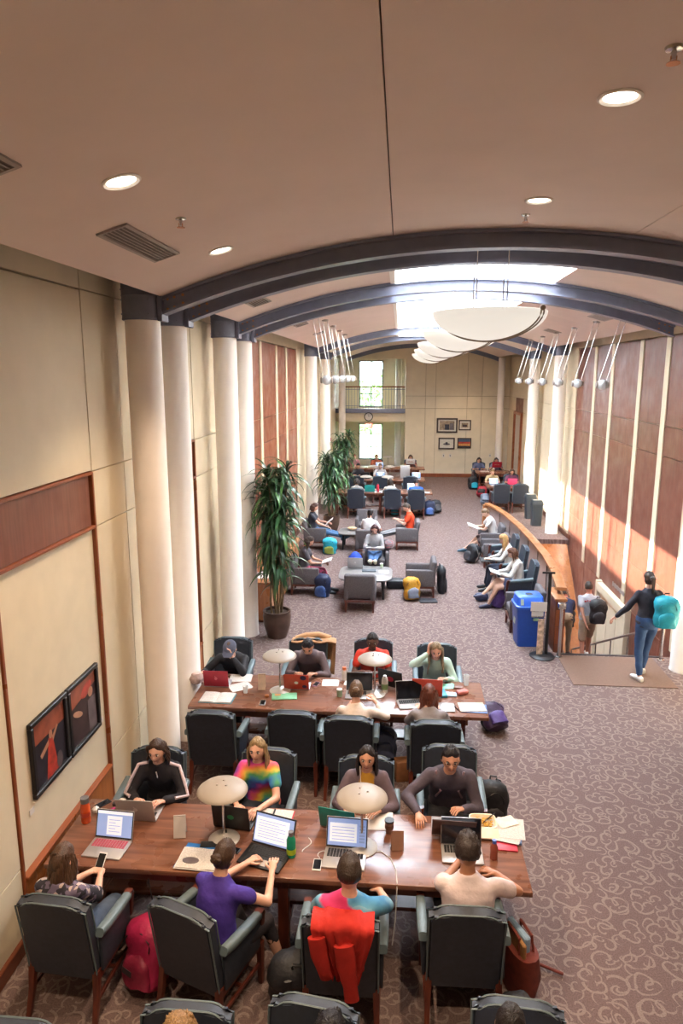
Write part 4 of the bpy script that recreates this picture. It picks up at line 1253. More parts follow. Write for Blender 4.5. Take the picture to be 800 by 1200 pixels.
def add_head(bm, M, nu=34, nv=34):
    """head with face, joined into the body mesh; slots 0 skin, 1 eye white, 2 dark, 3 lips"""
    rows = []
    for j in range(nv + 1):
        th = PI * j / nv
        if j in (0, nv):
            rows.append([bm.verts.new(M @ head_r((0, 0, math.cos(th))))]); continue
        rows.append([bm.verts.new(M @ head_r((math.sin(th) * math.cos(2 * PI * i / nu), math.sin(th) * math.sin(2 * PI * i / nu), math.cos(th)))) for i in range(nu)])
    inv = M.inverted()
    for a, b in zip(rows, rows[1:]):
        for i in range(nu):
            k = (i + 1) % nu
            vs = [a[0], b[i], b[k]] if len(a) == 1 else [a[i], b[0], a[k]] if len(b) == 1 else [a[i], b[i], b[k], a[k]]
            f = bm.faces.new(vs); f.smooth = True
            c = inv @ f.calc_center_median()
            f.material_index = 3 if (c.y > 0.06 and abs(c.x) < 0.021 and abs(c.z + 0.058) < 0.0075) else 0
    R3 = M.to_3x3()
    for s in (-1, 1):
        ell(bm, M @ V((s * 0.031, 0.079, 0.010)), (0.0145, 0.011, 0.0095), 10, 8, 1, R3)
        ell(bm, M @ V((s * 0.031, 0.087, 0.0095)), (0.0080, 0.0045, 0.0085), 8, 6, 2, R3)
        ell(bm, M @ V((s * 0.032, 0.090, 0.031)), (0.019, 0.007, 0.0048), 8, 6, 2, R3)
        ell(bm, M @ V((s * 0.076, -0.012, -0.006)), (0.010, 0.019, 0.031), 10, 8, 0, R3)

def add_hand(bm, wrist, d, n, side, curl=35, thumb=1):
    """five fingers on a palm; d along the hand, n out of the back of the hand"""
    d = d.normalized(); n = (n - d * n.dot(d)).normalized(); s = d.cross(n).normalized()
    # thumb side: for the right hand with palm down it points to the body's left
    ts = -1 if side > 0 else 1
    base = wrist + d * 0.085
    for k, (off, ln) in enumerate(((-0.030, 0.058), (-0.010, 0.072), (0.010, 0.078), (0.029, 0.070))):
        o = off * -ts
        p = base + s * o - n * 0.002
        a = R(curl * 0.5); v = (d * math.cos(a) - n * math.sin(a) + s * o * 1.5).normalized()
        p1 = p + v * ln * 0.5
        a2 = R(curl * 1.6); v2 = (d * math.cos(a2) - n * math.sin(a2)).normalized()
        p2 = p1 + v2 * ln * 0.5
        capsule(bm, p - v * 0.01, p1, 0.0092, 0.0085, 7); capsule(bm, p1, p2, 0.0085, 0.0068, 7)
    p = wrist + d * 0.03 + s * ts * 0.026
    v = (d * 0.7 + s * ts * 0.65 - n * 0.25).normalized()
    capsule(bm, p, p + v * 0.038, 0.012, 0.010, 7); v2 = (d * 0.92 + s * ts * 0.2 - n * 0.3).normalized()
    capsule(bm, p + v * 0.038, p + v * 0.038 + v2 * 0.03, 0.010, 0.0075, 7)

def hair_mesh(bm, M, style, seed=1):
    rnd = random.Random(seed)
    nu, nv = 32, 22
    rows = []
    ph = [rnd.uniform(0, 6) for _ in range(4)]
    for j in range(nv + 1):
        th = PI * j / nv
        row = []
        for i in range(1 if j in (0, nv) else nu):
            a = 2 * PI * i / nu
            d = (math.sin(th) * math.cos(a), math.sin(th) * math.sin(a), math.cos(th))
            p = head_r(d)
            x, y, z = d
            front = 0.74 - 0.50 * abs(x) ** 1.3 if style != 'short' else 0.66 - 0.3 * abs(x)
            low = {'short': -0.30, 'curly': -0.32, 'cap': -0.25}.get(style, -0.62)
            edge = front if y > 0.25 else (low if y < -0.1 else low + (front - low) * max(0, (y + 0.1) / 0.35) ** 0.8)
            k = max(0.0, min(1.0, (z - edge) / 0.12 + 0.5))
            lump = 1 + 0.02 * math.sin(a * 9 + ph[0]) + 0.02 * math.sin(th * 11 + ph[1]) + (0.09 * math.sin(a * 11 + ph[2]) * math.sin(th * 13 + ph[3]) if style == 'curly' else 0)
            thick = {'short': 1.11, 'curly': 1.17, 'buzz': 1.04}.get(style, 1.11)
            if style != 'short' and style != 'curly' and abs(x) < 0.06 and y > -0.5: lump *= 0.985
            p = p * ((0.90) * (1 - k) + thick * lump * k)
            if k > 0.4 and z > 0.2: p.z += 0.004
            row.append(bm.verts.new(M @ p))
        rows.append(row)
    for a, b in zip(rows, rows[1:]):
        for i in range(nu):
            k = (i + 1) % nu
            bm.faces.new([a[0], b[i], b[k]] if len(a) == 1 else [a[i], b[0], a[k]] if len(b) == 1 else [a[i], b[i], b[k], a[k]])
    q = M.to_3x3()
    up = V((0, 0, 1))
    if style in ('long', 'mid', 'longfront'):
        L = {'long': 0.34, 'mid': 0.17, 'longfront': 0.36}[style]
        n = 20
        for i in range(n):
            a = PI * (0.98 + 1.04 * i / (n - 1)) if style != 'longfront' else PI * (0.93 + 1.14 * i / (n - 1))
            st = M @ V((math.cos(a) * HW * 0.93, math.sin(a) * HD * 0.95, 0.045 + rnd.uniform(-.01, .02)))
            out = (q @ V((math.cos(a), math.sin(a), 0))).normalized()
            pts = []
            for k in range(7):
                u = k / 6
                pts.append(st + out * (0.022 * math.sin(u * PI * 0.6) + 0.008) - up * (L * u) * (1 + rnd.uniform(-.05, .05)) + out * (0.01 * math.sin(u * 8 + i)) + (q @ V((0, -0.05 * u, 0))))
            rings = []
            t_ = q @ V((-math.sin(a), math.cos(a), 0))
            for k, p in enumerate(pts):
                w = 0.022 * (1 - 0.45 * (k / 6) ** 2) * (0.12 if k == 0 else 1)
                rings.append((p, t_ * w, out * 0.014 * (1 - 0.5 * (k / 6))))
            loft(bm, rings, 8)
    if style in ('bun', 'pony'):
        c = M @ V((0, -0.115, 0.005 if style == 'bun' else 0.03))
        ell(bm, c, (0.045, 0.04, 0.042), 16, 12, 0, q)
        for k in range(5):
            a = k * 1.3; ell(bm, c + q @ V((0.02 * math.cos(a), -0.012, 0.02 * math.sin(a))), (0.03, 0.022, 0.02), 10, 8, 0, q)
        if style == 'pony':
            for off in (-0.012, 0.0, 0.012):
                pts = [c + q @ V((off, -0.02 - 0.02 * math.sin(k * 0.5), 0)) - up * (0.045 * k) for k in range(6)]
                tube(bm, pts, 0.022, 8, r1=0.007)

def person(label, loc, rot, look, lean=12, bend=14, pitch=30, turn=0, roll=0, hands=None, seat=0.53, scale=0.96, stand=False, feet=None, knees=None, vs=0.017, group=None, curl=35, tw=0, hair_seed=1, item=None):
    t = thing('person', label, 'person', loc, rot, group)
    F = look.get('f', False)
    S = scale
    hz = (0.93 if stand else seat)
    p0 = V((0, 0, hz)) if stand else V((0, -0.06, hz))
    d1 = V((0, math.sin(R(lean)), math.cos(R(lean))))
    a2 = lean + bend; d2 = V((0, math.sin(R(a2)), math.cos(R(a2))))
    f1 = V((0, d1.z, -d1.y)); f2 = V((0, d2.z, -d2.y))
    p1 = p0 + d1 * 0.25 * S
    p2 = p1 + d2 * 0.26 * S
    ah = a2 * 0.6 + 0 ; dn = V((0, math.sin(R(ah)), math.cos(R(ah))))
    nb = p2 + dn * 0.062 * S
    Rh = Matrix.Rotation(R(turn), 3, 'Z') @ Matrix.Rotation(-R(a2 * 0.25 + pitch), 3, 'X') @ Matrix.Rotation(R(roll), 3, 'Y')
    hc = nb + Rh @ V((0, 0.018, 0.085)) * S
    MH = Matrix.Translation(hc) @ Rh.to_4x4() @ Matrix.Scale(S * (0.96 if F else 1.0), 4)
    X = V((math.cos(R(tw)), math.sin(R(tw)), 0))
    sw = (0.150 if F else 0.172) * S
    sh = {s: p1 + d2 * 0.19 * S + X * s * sw for s in (-1, 1)}
    la, lf = 0.285 * S, 0.255 * S
    hands = hands or {-1: (-0.13, 0.44, 0.79), 1: (0.13, 0.44, 0.79)}
    el, wr, hd = {}, {}, {}
    for s in (-1, 1):
        tg = V(hands[s][:3])
        pole = V((s * 0.8, -0.5, -0.9)) if len(hands[s]) < 4 else V(hands[s][3])
        el[s], wr[s] = ik(sh[s], tg, la, lf, pole)
        hd[s] = (wr[s] - el[s]).normalized()
        if len(hands[s]) > 4: hd[s] = V(hands[s][4]).normalized()
    hp = {s: p0 + V((s * 0.09 * S, 0, -0.02)) for s in (-1, 1)}
    lt, ls = 0.43 * S, 0.42 * S
    feet = feet or ({-1: (-0.12, 0.42, 0.08), 1: (0.12, 0.42, 0.08)} if not stand else {-1: (-0.09, -0.02, 0.08), 1: (0.09, 0.05, 0.08)})
    kn, an = {}, {}
    for s in (-1, 1):
        pole = V(knees[s]) if knees and s in knees else V((s * 0.15, 1, 0.55 if not stand else 0.1))
        kn[s], an[s] = ik(hp[s], V(feet[s][:3]), lt, ls, pole)
    tr = [(-0.09, 0.150, 0.105), (0.0, 0.172, 0.120), (0.10, 0.150 if F else 0.155, 0.108), (0.20, 0.138 if F else 0.155, 0.102)]
    tr2 = [(0.06, 0.150 if F else 0.165, 0.110), (0.14, 0.150 if F else 0.172, 0.108), (0.205, 0.138 if F else 0.160, 0.088), (0.25, 0.085, 0.068), (0.285, 0.054, 0.056)]
    def torso(bm, k, lo=0, hi=9, neck=True):
        rs = []
        for (u, a, b) in tr[lo:]: rs.append((p0 + d1 * u * S, V((1, 0, 0)) * a * k * S, f1 * b * k * S))
        for (u, a, b) in (tr2 if neck else tr2[:-1]): rs.append((p1 + d2 * u * S, X * a * k * S, f2 * b * k * S))
        loft(bm, rs, 20, 0, True, 2.4)
    # skin
    bm = new()
    torso(bm, 0.93)
    capsule(bm, p2 - dn * 0.04, nb + Rh @ V((0, 0, 0.03)), 0.056 * S, 0.050 * S, 12)
    ell(bm, hc + Rh @ V((0, -0.012, -0.01)), (0.06 * S, 0.072 * S, 0.08 * S), 16, 12, 0, Rh)
    for s in (-1, 1):
        capsule(bm, sh[s], el[s], 0.050 * S, 0.039 * S, 10); capsule(bm, el[s], wr[s], 0.038 * S, 0.027 * S, 10)
        pn = V((0, 0, 1)) if abs(hd[s].z) < 0.8 else V((s, 0, 0))
        if len(hands[s]) > 5: pn = V(hands[s][5])
        sd = hd[s].cross(pn).normalized()
        capsule(bm, wr[s] + hd[s] * 0.02, wr[s] + hd[s] * 0.07, 0.036 * S, 0.040 * S, 10, 0, 0.46, sd)
        capsule(bm, hp[s], kn[s], 0.082 * S, 0.055 * S, 12); capsule(bm, kn[s], kn[s].lerp(an[s], 0.35), 0.054 * S, 0.053 * S, 10); capsule(bm, kn[s].lerp(an[s], 0.35), an[s], 0.053 * S, 0.034 * S, 10)
        fd = V((feet[s][3] if len(feet[s]) > 3 else s * 0.2, 1, feet[s][4] if len(feet[s]) > 4 else -0.15)).normalized()
        capsule(bm, an[s] + V((0, 0, -0.03)) - fd * 0.02, an[s] + fd * 0.15 + V((0, 0, -0.035)), 0.036, 0.03, 8)
    def extra(b):
        add_head(b, MH)
        for s in (-1, 1):
            pn = V((0, 0, 1)) if abs(hd[s].z) < 0.8 else V((s, 0, 0))
            if len(hands[s]) > 5: pn = V(hands[s][5])
            add_hand(b, wr[s], hd[s], pn, s, curl)
    M_eye = mat('eye_white', '#d8d2c8', 0.3, var=0.02); M_dk = mat('dark_brow', '#241a16', 0.5); M_lip = mat('lip_' + look['skin'][1:], look.get('lip', '#8a453f'), 0.5)
    voxel('body', bm, None, t, vs, 4, extra, [skin_m(look['skin']), M_eye, M_dk, M_lip])
    # upper clothing
    bm = new(); torso(bm, 1.09, 0, 9, True)
    sl = look.get('sleeve', 0.55)
    for s in (-1, 1):
        ell(bm, sh[s] - X * s * 0.01, (0.057 * S, 0.057 * S, 0.057 * S), 12, 8)
        if sl <= 1: capsule(bm, sh[s], sh[s].lerp(el[s], sl), 0.060 * S, 0.061 * S, 12)
        else:
            capsule(bm, sh[s], el[s], 0.061 * S, 0.052 * S, 12); capsule(bm, el[s], el[s].lerp(wr[s], sl - 1), 0.053 * S, 0.040 * S, 12)
    if sl > 0.2 and look.get('hood'):
        ell(bm, p2 - f2 * 0.06 - d2 * 0.0, (0.11, 0.07, 0.05), 14, 10)
    def dist(b):
        rnd = random.Random(hair_seed)
        for v in b.verts:
            c = v.co
            v.co = c + V((math.sin(c.z * 31 + c.y * 17 + hair_seed), math.sin(c.z * 27 + c.x * 23), math.sin(c.x * 29 + c.y * 19))) * 0.0035
    voxel(look.get('topname', 'shirt'), bm, None, t, vs * 1.05, 4, dist, [look['top'] if not isinstance(look['top'], str) else cloth(look['top'])])
    # lower clothing
    bm = new(); rs = []
    for (u, a, b_) in [(-0.10, 0.14, 0.105), (-0.03, 0.172, 0.122), (0.04, 0.172, 0.124), (0.10, 0.158, 0.114)]: rs.append((p0 + d1 * u * S, V((1, 0, 0)) * a * 1.06 * S, f1 * b_ * 1.06 * S))
    loft(bm, rs, 18, 0, True, 2.4)
    lg = look.get('leg', 1.9)
    for s in (-1, 1):
        if lg <= 1: capsule(bm, hp[s], hp[s].lerp(kn[s], lg), 0.096 * S, 0.082 * S, 12)
        else:
            capsule(bm, hp[s], kn[s], 0.094 * S, 0.068 * S, 12); capsule(bm, kn[s], kn[s].lerp(an[s], lg - 1), 0.067 * S, 0.050 * S, 12)
    voxel('trousers' if lg > 1 else 'shorts', bm, None, t, vs * 1.05, 4, dist, [cloth(look['bottom'])])
    # shoes
    for s in (-1, 1):
        fd = V((feet[s][3] if len(feet[s]) > 3 else s * 0.2, 1, feet[s][4] if len(feet[s]) > 4 else -0.0)).normalized()
        sd = fd.cross(V((0, 0, 1))).normalized(); u_ = sd.cross(fd)
        b = new(); c = an[s] + V((0, 0, -0.035))
        loft(b, [(c - fd * 0.075, sd * 0.026, u_ * 0.03), (c - fd * 0.045, sd * 0.036, u_ * 0.046), (c + fd * 0.03, sd * 0.040, u_ * 0.046), (c + fd * 0.1 - u_ * 0.012, sd * 0.046, u_ * 0.032), (c + fd * 0.155 - u_ * 0.018, sd * 0.040, u_ * 0.025), (c + fd * 0.185 - u_ * 0.022, sd * 0.022, u_ * 0.017)], 14, 0, True, 2.6)
        shoe = obj('shoe', b, mat('shoe_' + look.get('shoe', '#2b2a2c')[1:], look.get('shoe', '#2b2a2c'), 0.6), t, 60)
    # hair
    st = look.get('hair', 'short')
    b = new(); hair_mesh(b, MH, st if st != 'cap' else 'short', hair_seed)
    obj('hair', b, hair_m(look['hc']), t, 70)
    if st == 'cap':
        b = new(); rows = []
        ell(b, MH @ V((0, -0.005, 0.045)), (0.088, 0.11, 0.085), 22, 12, 0, Rh)
        loft(b, [(MH @ V((0, 0.06, 0.06)), Rh @ V((0.075, 0, 0)), Rh @ V((0, 0, 0.008))), (MH @ V((0, 0.13, 0.055)), Rh @ V((0.07, 0, 0)), Rh @ V((0, 0, 0.007))), (MH @ V((0, 0.175, 0.045)), Rh @ V((0.045, 0, 0)), Rh @ V((0, 0, 0.005)))], 14)
        obj('cap', b, cloth(look['cap']), t, 60)
    if look.get('glasses'):
        b = new()
        for s in (-1, 1):
            tube(b, [MH @ V((s * 0.032 + 0.021 * math.cos(a), 0.098, 0.008 + 0.015 * math.sin(a))) for a in [2 * PI * i / 12 for i in range(13)]], 0.0022, 5)
            tube(b, [MH @ V((s * 0.053, 0.096, 0.01)), MH @ V((s * 0.078, 0.0, 0.01))], 0.002, 5)
        tube(b, [MH @ V((-0.011, 0.1, 0.01)), MH @ V((0.011, 0.1, 0.01))], 0.002, 5)
        obj('glasses', b, M_black, t)
    if look.get('scarfband'):
        pass
    return t, dict(p0=p0, p1=p1, p2=p2, hc=hc, wr=wr, hd=hd, el=el, kn=kn, an=an, d1=d1, d2=d2, f2=f2, sh=sh, X=X)

# shirt graphics, stripes and straps are added by the callers through this helper
def patch(parent, name, pts, m, r=0.012):
    b = new(); tube(b, pts, r, 6); return obj(name, b, m, parent)
# ------------------------------------------------------------------ reading tables and chairs
tab = make_table('nearest long worn wooden reading table, crowded with open laptops', 3.81, 0.88)
tab.location = (-0.86, 5.135, 0)
dup(tab, (-0.69, 7.9, 0), 0, 'second long wooden reading table, behind the nearest one').scale = (0.915, 1.06, 1)
T3 = dup(tab, (-0.63, 23.2, 0), 0, 'first of the far reading tables, right behind the lounge'); T3.scale = (0.9, 1.05, 1)
T4 = dup(tab, (-0.78, 26.1, 0), 0, 'middle one of the far reading tables on the left'); T4.scale = (0.9, 1.05, 1)
T5 = dup(tab, (-0.72, 29.3, 0), 0, 'last far reading table, under the gallery'); T5.scale = (0.92, 1.05, 1)
RT = dup(tab, (3.68, 24.75, 0), 0, 'nearer short reading table at the far right, by the columns'); RT.scale = (0.34, 1.1, 1)
RT2 = dup(tab, (3.75, 28.4, 0), 0, 'farther short reading table at the far right corner'); RT2.scale = (0.36, 1.1, 1)

CH = make_chair('slate library chair of the long haired girl, at the left end of the nearest table')
CH.location = (-2.33, 4.38, 0); CH.rotation_euler = (0, 0, R(-4))
G = 'high backed library chairs'
chairs = [
    (-1.33, 4.36, -21, 'slate library chair turned aside, behind the woman in purple'),
    (-0.35, 4.38, 0, 'slate library chair with the red hoodie hung over its back'),
    (0.50, 4.52, 1, 'slate library chair behind the man in the pale pink shirt'),
    (-2.30, 5.78, 180, 'slate library chair of the woman in the striped track jacket'),
    (-1.24, 5.85, 176, 'slate library chair of the blonde girl in tie-dye'),
    (-0.27, 5.78, 180, 'slate library chair of the dark haired woman in a cardigan'),
    (0.53, 6.05, 180, 'slate library chair of the man with glasses and a mouse'),
    (-1.17, 3.01, 180, 'chair at the bottom edge behind the blonde head'),
    (-0.49, 3.10, 172, 'chair at the bottom edge behind the black haired head'),
    (0.71, 3.19, 176, 'chair at the bottom edge behind the man in a white shirt'),
    (-2.11, 2.82, 180, 'chair just showing in the bottom left corner'),
    (-2.0, 7.18, 0, 'empty slate chair at the second table, next to the left columns'),
    (-1.12, 7.25, 0, 'empty slate chair at the second table, second from the columns'),
    (-0.50, 7.18, 0, 'slate chair under the woman in a pale top with tied hair'),
    (0.42, 7.16, 0, 'slate chair of the red haired girl at the second table'),
    (-2.26, 8.72, 180, 'slate chair behind the person in the cap'),
    (-1.22, 8.78, 180, 'slate chair with the tan coat at the second table'),
    (-0.32, 8.82, 180, 'slate chair behind the man in the orange shirt at the second table'),
    (0.54, 8.72, 180, 'slate chair behind the blonde woman in the mint sweater'),
    (-1.40, 22.5, 0, 'dark chair at the first far table, left of three'),
    (-0.22, 22.5, 0, 'dark chair at the first far table, middle of three'),
    (0.54, 22.5, 0, 'dark chair at the first far table behind the man in grey and blue'),
    (-1.55, 25.4, 0, 'dark chair at the middle far table, left of three'),
    (-0.70, 25.4, 0, 'dark chair at the middle far table, centre of three'),
    (0.39, 25.4, 0, 'dark chair at the middle far table, right of three'),
    (0.45, 30.1, 180, 'dark chair of the woman reading a magazine at the last far table'),
    (-1.0, 30.1, 180, 'dark chair of the person in a rust top at the last far table'),
    (3.42, 23.85, 0, 'dark chair left of two before the nearer short table at the far right'),
    (4.05, 23.85, 0, 'dark chair right of two before the nearer short table, partly behind the column'),
    (4.1, 25.75, 180, 'dark chair of the woman with the pink laptop at the far right'),
    (3.3, 29.3, 180, 'dark chair left of two behind the farther short table'),
    (4.0, 29.3, 180, 'dark chair right of two behind the farther short table'),
    (2.36, 13.55, 90, 'slate chair of the brown haired woman by the curved rail'),
    (2.38, 14.75, 90, 'slate chair of the long haired blonde by the curved rail'),
    (2.36, 15.85, 90, 'empty slate chair with reddish arms by the curved rail'),
]
for (x, y, r_, l) in chairs:
    dup(CH, (x, y, 0), r_, l)

LCH = make_lounge('empty grey lounge chair nearest the viewer, back turned, at the coffee table')
LCH.location = (-0.74, 13.32, 0)
for (x, y, r_, l) in [
    (0.46, 14.35, 90, 'empty grey lounge chair right of the coffee table, seen side on'),
    (-1.95, 14.3, -90, 'grey lounge chair of the reader in maroon trousers'),
    (-0.52, 15.75, 180, 'grey lounge chair under the woman in the grey sweater'),
    (-2.2, 18.15, -90, 'grey lounge chair of the reader in jeans by the far plant'),
    (-0.78, 17.35, 0, 'grey lounge chair turned away, under the woman in the white top'),
    (0.22, 18.35, 90, 'grey lounge chair of the man in the orange shirt'),
    (-0.92, 19.5, 180, 'empty grey lounge chair facing the viewer in the lounge'),
    (2.3, 12.45, 90, 'empty grey lounge chair behind the blue recycling bin'),
    (2.33, 16.8, 90, 'empty grey lounge chair by the middle of the curved rail'),
    (2.38, 17.95, 90, 'grey lounge chair of the man in the white shirt by the rail')]:
    dup(LCH, (x, y, 0), r_, l)

M_ctop = mat('grey_laminate', '#807d7c', 0.3, var=0.05)
def coffee(label, loc, s=1.0):
    t = thing('coffee_table', label, 'table', loc, 0, 'grey coffee tables')
    b = new(); u = V((0.56 * s, 0, 0)); w = V((0, 0.56 * s, 0))
    loft(b, [(V((0, 0, 0.42)), u * 0.98, w * 0.98), (V((0, 0, 0.43)), u, w), (V((0, 0, 0.45)), u, w), (V((0, 0, 0.455)), u * 0.99, w * 0.99)], 40, 0, True, 4.5); obj('tabletop', b, M_ctop, t, 50)
    for sx in (-1, 1):
        for sy in (-1, 1):
            b = new(); loft(b, [(V((sx * 0.36 * s, sy * 0.36 * s, 0.42)), V((0.032, 0, 0)), V((0, 0.032, 0))), (V((sx * 0.38 * s, sy * 0.38 * s, 0)), V((0.022, 0, 0)), V((0, 0.022, 0)))], 8, 0, True, 5); obj('leg', b, M_black, t, 60)
    b = new(); box(b, (0, 0, 0.39), (0.76 * s, 0.76 * s, 0.05), 0.01, 1); obj('apron', b, M_black, t, 0)
coffee('grey coffee table with rounded corners in the middle of the lounge', (-0.68, 14.27, 0))
coffee('grey coffee table farther back beside the reader in jeans', (-1.2, 18.3, 0), 0.72)

# credenza along the left wall behind the plant
t = thing('wooden_credenza', 'orange wooden credenza along the left wall behind the tall plant', 'cabinet', (-2.62, 14.1, 0))
b = new(); box(b, (0, 0, 0.4), (0.52, 3.6, 0.7), 0.006, 1); obj('body', b, M_orange, t, 0)
b = new(); box(b, (0.02, 0, 0.775), (0.6, 3.7, 0.045), 0.01, 2); obj('top', b, M_railwood, t)
b = new(); box(b, (0, 0, 0.03), (0.46, 3.5, 0.06)); obj('plinth', b, M_base, t, 0)
for i in range(4):
    y = -1.35 + 0.9 * i
    b = new(); box(b, (0.268, y, 0.41), (0.02, 0.85, 0.6), 0.005, 1); d_ = obj('door', b, M_railwood, t, 0)
    b = new(); box(b, (0.285, y + 0.34, 0.55), (0.02, 0.016, 0.1), 0.004, 1); obj('handle', b, M_chrome, d_, 0)
sheets('loose white papers on the wooden credenza by the left wall', (-2.55, 12.75, 0.80), 20, 3, 0.3, 0.42, M_paper)

# ------------------------------------------------------------------ lamps
LP = make_lamp('disc lamp at the left of the nearest table, in front of the blonde girl'); LP.location = (-1.41, 5.11, 0.75)
for (x, y, l) in [(-0.26, 5.10, 'disc lamp at the middle of the nearest table, above the teal laptop'), (-1.42, 7.92, 'disc lamp on the second table between the red laptops'), (-0.26, 7.92, 'disc lamp on the second table before the man in orange'),
    (-1.12, 23.3, 'disc lamp left on the first far table'), (-0.40, 23.3, 'disc lamp right on the first far table'), (-0.98, 26.0, 'disc lamp left on the middle far table'), (-0.36, 26.0, 'disc lamp right on the middle far table'),
    (-0.5, 29.2, 'disc lamp on the last far table')]:
    dup(LP, (x, y, 0.75), random.uniform(0, 30), l)

# ------------------------------------------------------------------ things on the nearest table
ZT = 0.751
P_white = mat('white_plastic', '#d8d6d4', 0.4); P_pink = mat('pink_key_cover', '#b5546a', 0.5); P_teal = mat('teal_shell', '#1f8d86', 0.4); P_redl = mat('red_shell', '#a02a3c', 0.4); P_orl = mat('orange_red_shell', '#b5402a', 0.45)
P_blue = mat('blue_folder', '#1f66a8', 0.5); P_redc = mat('red_cover', '#b51f36', 0.5); P_green = mat('green_sticker', '#2f8f56', 0.5); P_maroonlid = mat('dark_red_lid', '#40262a', 0.35)
bottle('water_bottle', 'orange plastic water bottle with grey lid at the left end of the table', (-2.66, 5.24, ZT), [(0, 0), (0.038, 0), (0.041, 0.01), (0.041, 0.15), (0.034, 0.175), (0.032, 0.19), (0, 0.19)], mat('orange_plastic', '#c8522a', 0.25), mat('grey_lid', '#6c6c70', 0.4), 0.187, 0.045, 0.036, (0.0412, 0.06, 0.10, P_orl))
phone('black remote shaped phone lying at the far left corner of the table', (-2.62, 5.5, ZT), -35)
slab_thing('pencil_case', 'dark pencil case on the left end of the table', 'case', (-2.48, 5.5, ZT), 20, (0.1, 0.05, 0.03), mat('dark_case', '#3a3036', 0.7), 0.012)
def crumple(name, label, cat, loc, s, m, seed=1):
    b = new(); ell(b, (0, 0, s[2]), s, 16, 10); rnd = random.Random(seed); ph = [rnd.uniform(0, 6) for _ in range(3)]
    for v in b.verts:
        k = 1 + 0.16 * math.sin(v.co.x * 70 / (s[0] * 10) + ph[0]) * math.sin(v.co.y * 80 / (s[1] * 10) + ph[1]) + 0.1 * math.sin(v.co.z * 90 / (s[2] * 10) + ph[2]); v.co.x *= k; v.co.y *= k
        v.co.z = max(0.0, v.co.z)
    return tag(obj(name, b, m, None, 50, loc), label, cat)
crumple('snack_bag', 'small beige snack bag by the orange water bottle', 'bag', (-2.54, 5.35, ZT), (0.05, 0.035, 0.025), mat('beige_bag', '#b8927a', 0.6, var=0.3, scale=40), 2)
crumple('paper_cup', 'small crumpled pale wrapper beside the orange water bottle', 'wrapper', (-2.63, 5.37, ZT), (0.03, 0.03, 0.03), M_paper, 3).name = 'wrapper'
crumple('tissue', 'crumpled white tissue beside the silver laptop', 'tissue', (-2.43, 5.47, ZT), (0.04, 0.045, 0.04), M_paper, 5)
slab_thing('eraser', 'small pink eraser among the clutter at the left end', 'eraser', (-2.5, 5.43, ZT), 50, (0.04, 0.025, 0.012), mat('magenta_rubber', '#b03a76', 0.6), 0.004)
t = thing('sticky_notes', 'neon green sticky notes near the silver laptop', 'notes', (-2.45, 5.36, ZT), 15)
for i in range(2):
    b = new(); box(b, (0.05 * i, 0.02 * i, 0.004), (0.06, 0.06, 0.006)); obj('note', b, [mat('neon_green', '#79d32a', 0.7), mat('teal_note', '#2a9aa0', 0.7)][i], t, 0)
laptop('silver laptop with pale emblem seen from behind, woman in track jacket', (-2.22, 5.40, ZT), 180, M_alu, None, 'page', 105, emblem=P_white)
laptop('silver laptop with pink key cover and lit page, left end of the table', (-2.33, 4.90, ZT), -4, M_alu, None, 'page', 108, keys=P_pink)
tent_card('white printed tent card left of the nearest lamp', (-1.79, 5.13, ZT), 10, M_paper, 0.19)
laptop('black laptop with green sticker in front of the blonde girl', (-1.36, 5.36, ZT), 172, M_black, None, 'text', 100, stickers=[(P_green, 0.0, 0.5, 0.03)])
open_book('spiral_notebook', 'open spiral notebook with red covers right of the blonde girl', 'notebook', (-1.06, 5.44, ZT), -3, 0.34, 0.19, P_redc, 0.012, tabs=True)
phone('white rimmed phone lying in front of the spiral notebook', (-1.15, 5.26, ZT), -4, P_white)
t = open_book('magazine', 'open magazine with a dark photo on its page, by the woman in purple', 'magazine', (-1.50, 4.83, ZT + 0.012), -3, 0.40, 0.24, None, 0.012, pic=P_grey)
slab_thing('folder', 'blue folder under the open magazine', 'folder', (-1.58, 4.87, ZT), -6, (0.26, 0.3, 0.01), P_blue, 0.003)
slab_thing('wallet', 'black wallet lying behind the open magazine', 'wallet', (-1.50, 5.02, ZT), 5, (0.17, 0.07, 0.02), M_black, 0.008)
phone('black phone lying just before the nearest lamp base', (-1.31, 4.98, ZT), 75)
laptop('large black laptop with lit text page, used by the woman in purple', (-1.03, 4.90, ZT), -17, M_black, None, 'text', 112, (0.37, 0.25))
bottle('water_bottle', 'teal green water bottle with lime stripe beside the black laptop', (-0.82, 4.95, ZT), [(0, 0), (0.035, 0), (0.037, 0.01), (0.037, 0.15), (0.022, 0.185), (0, 0.185)], mat('teal_plastic', '#178a6a', 0.25), mat('grey_lid', '#6c6c70', 0.4), 0.18, 0.04, 0.022, (0.0372, 0.03, 0.075, mat('lime_band', '#9fbf2a', 0.4)))
phone('white phone lying left of the silver laptop of the tie-dye man', (-0.60, 4.86, ZT), 0, P_white)
b = new(); tube(b, [(-0.71 + 0.03 * math.sin(k * .6), 5.18 - 0.022 * k, ZT + 0.004) for k in range(9)], 0.004, 5); tube(b, [(-0.55 + 0.06 * math.cos(k * .5), 4.98 + 0.05 * math.sin(k * .5), ZT + 0.004) for k in range(9)], 0.003, 5)
tag(obj('earphones', b, P_white, None), 'white earphones and cord between the bottle and the silver laptop', 'earphones')
laptop('silver laptop with a lit list page in front of the tie-dye man', (-0.39, 4.94, ZT), -3, M_alu, None, 'list', 108, (0.34, 0.24))
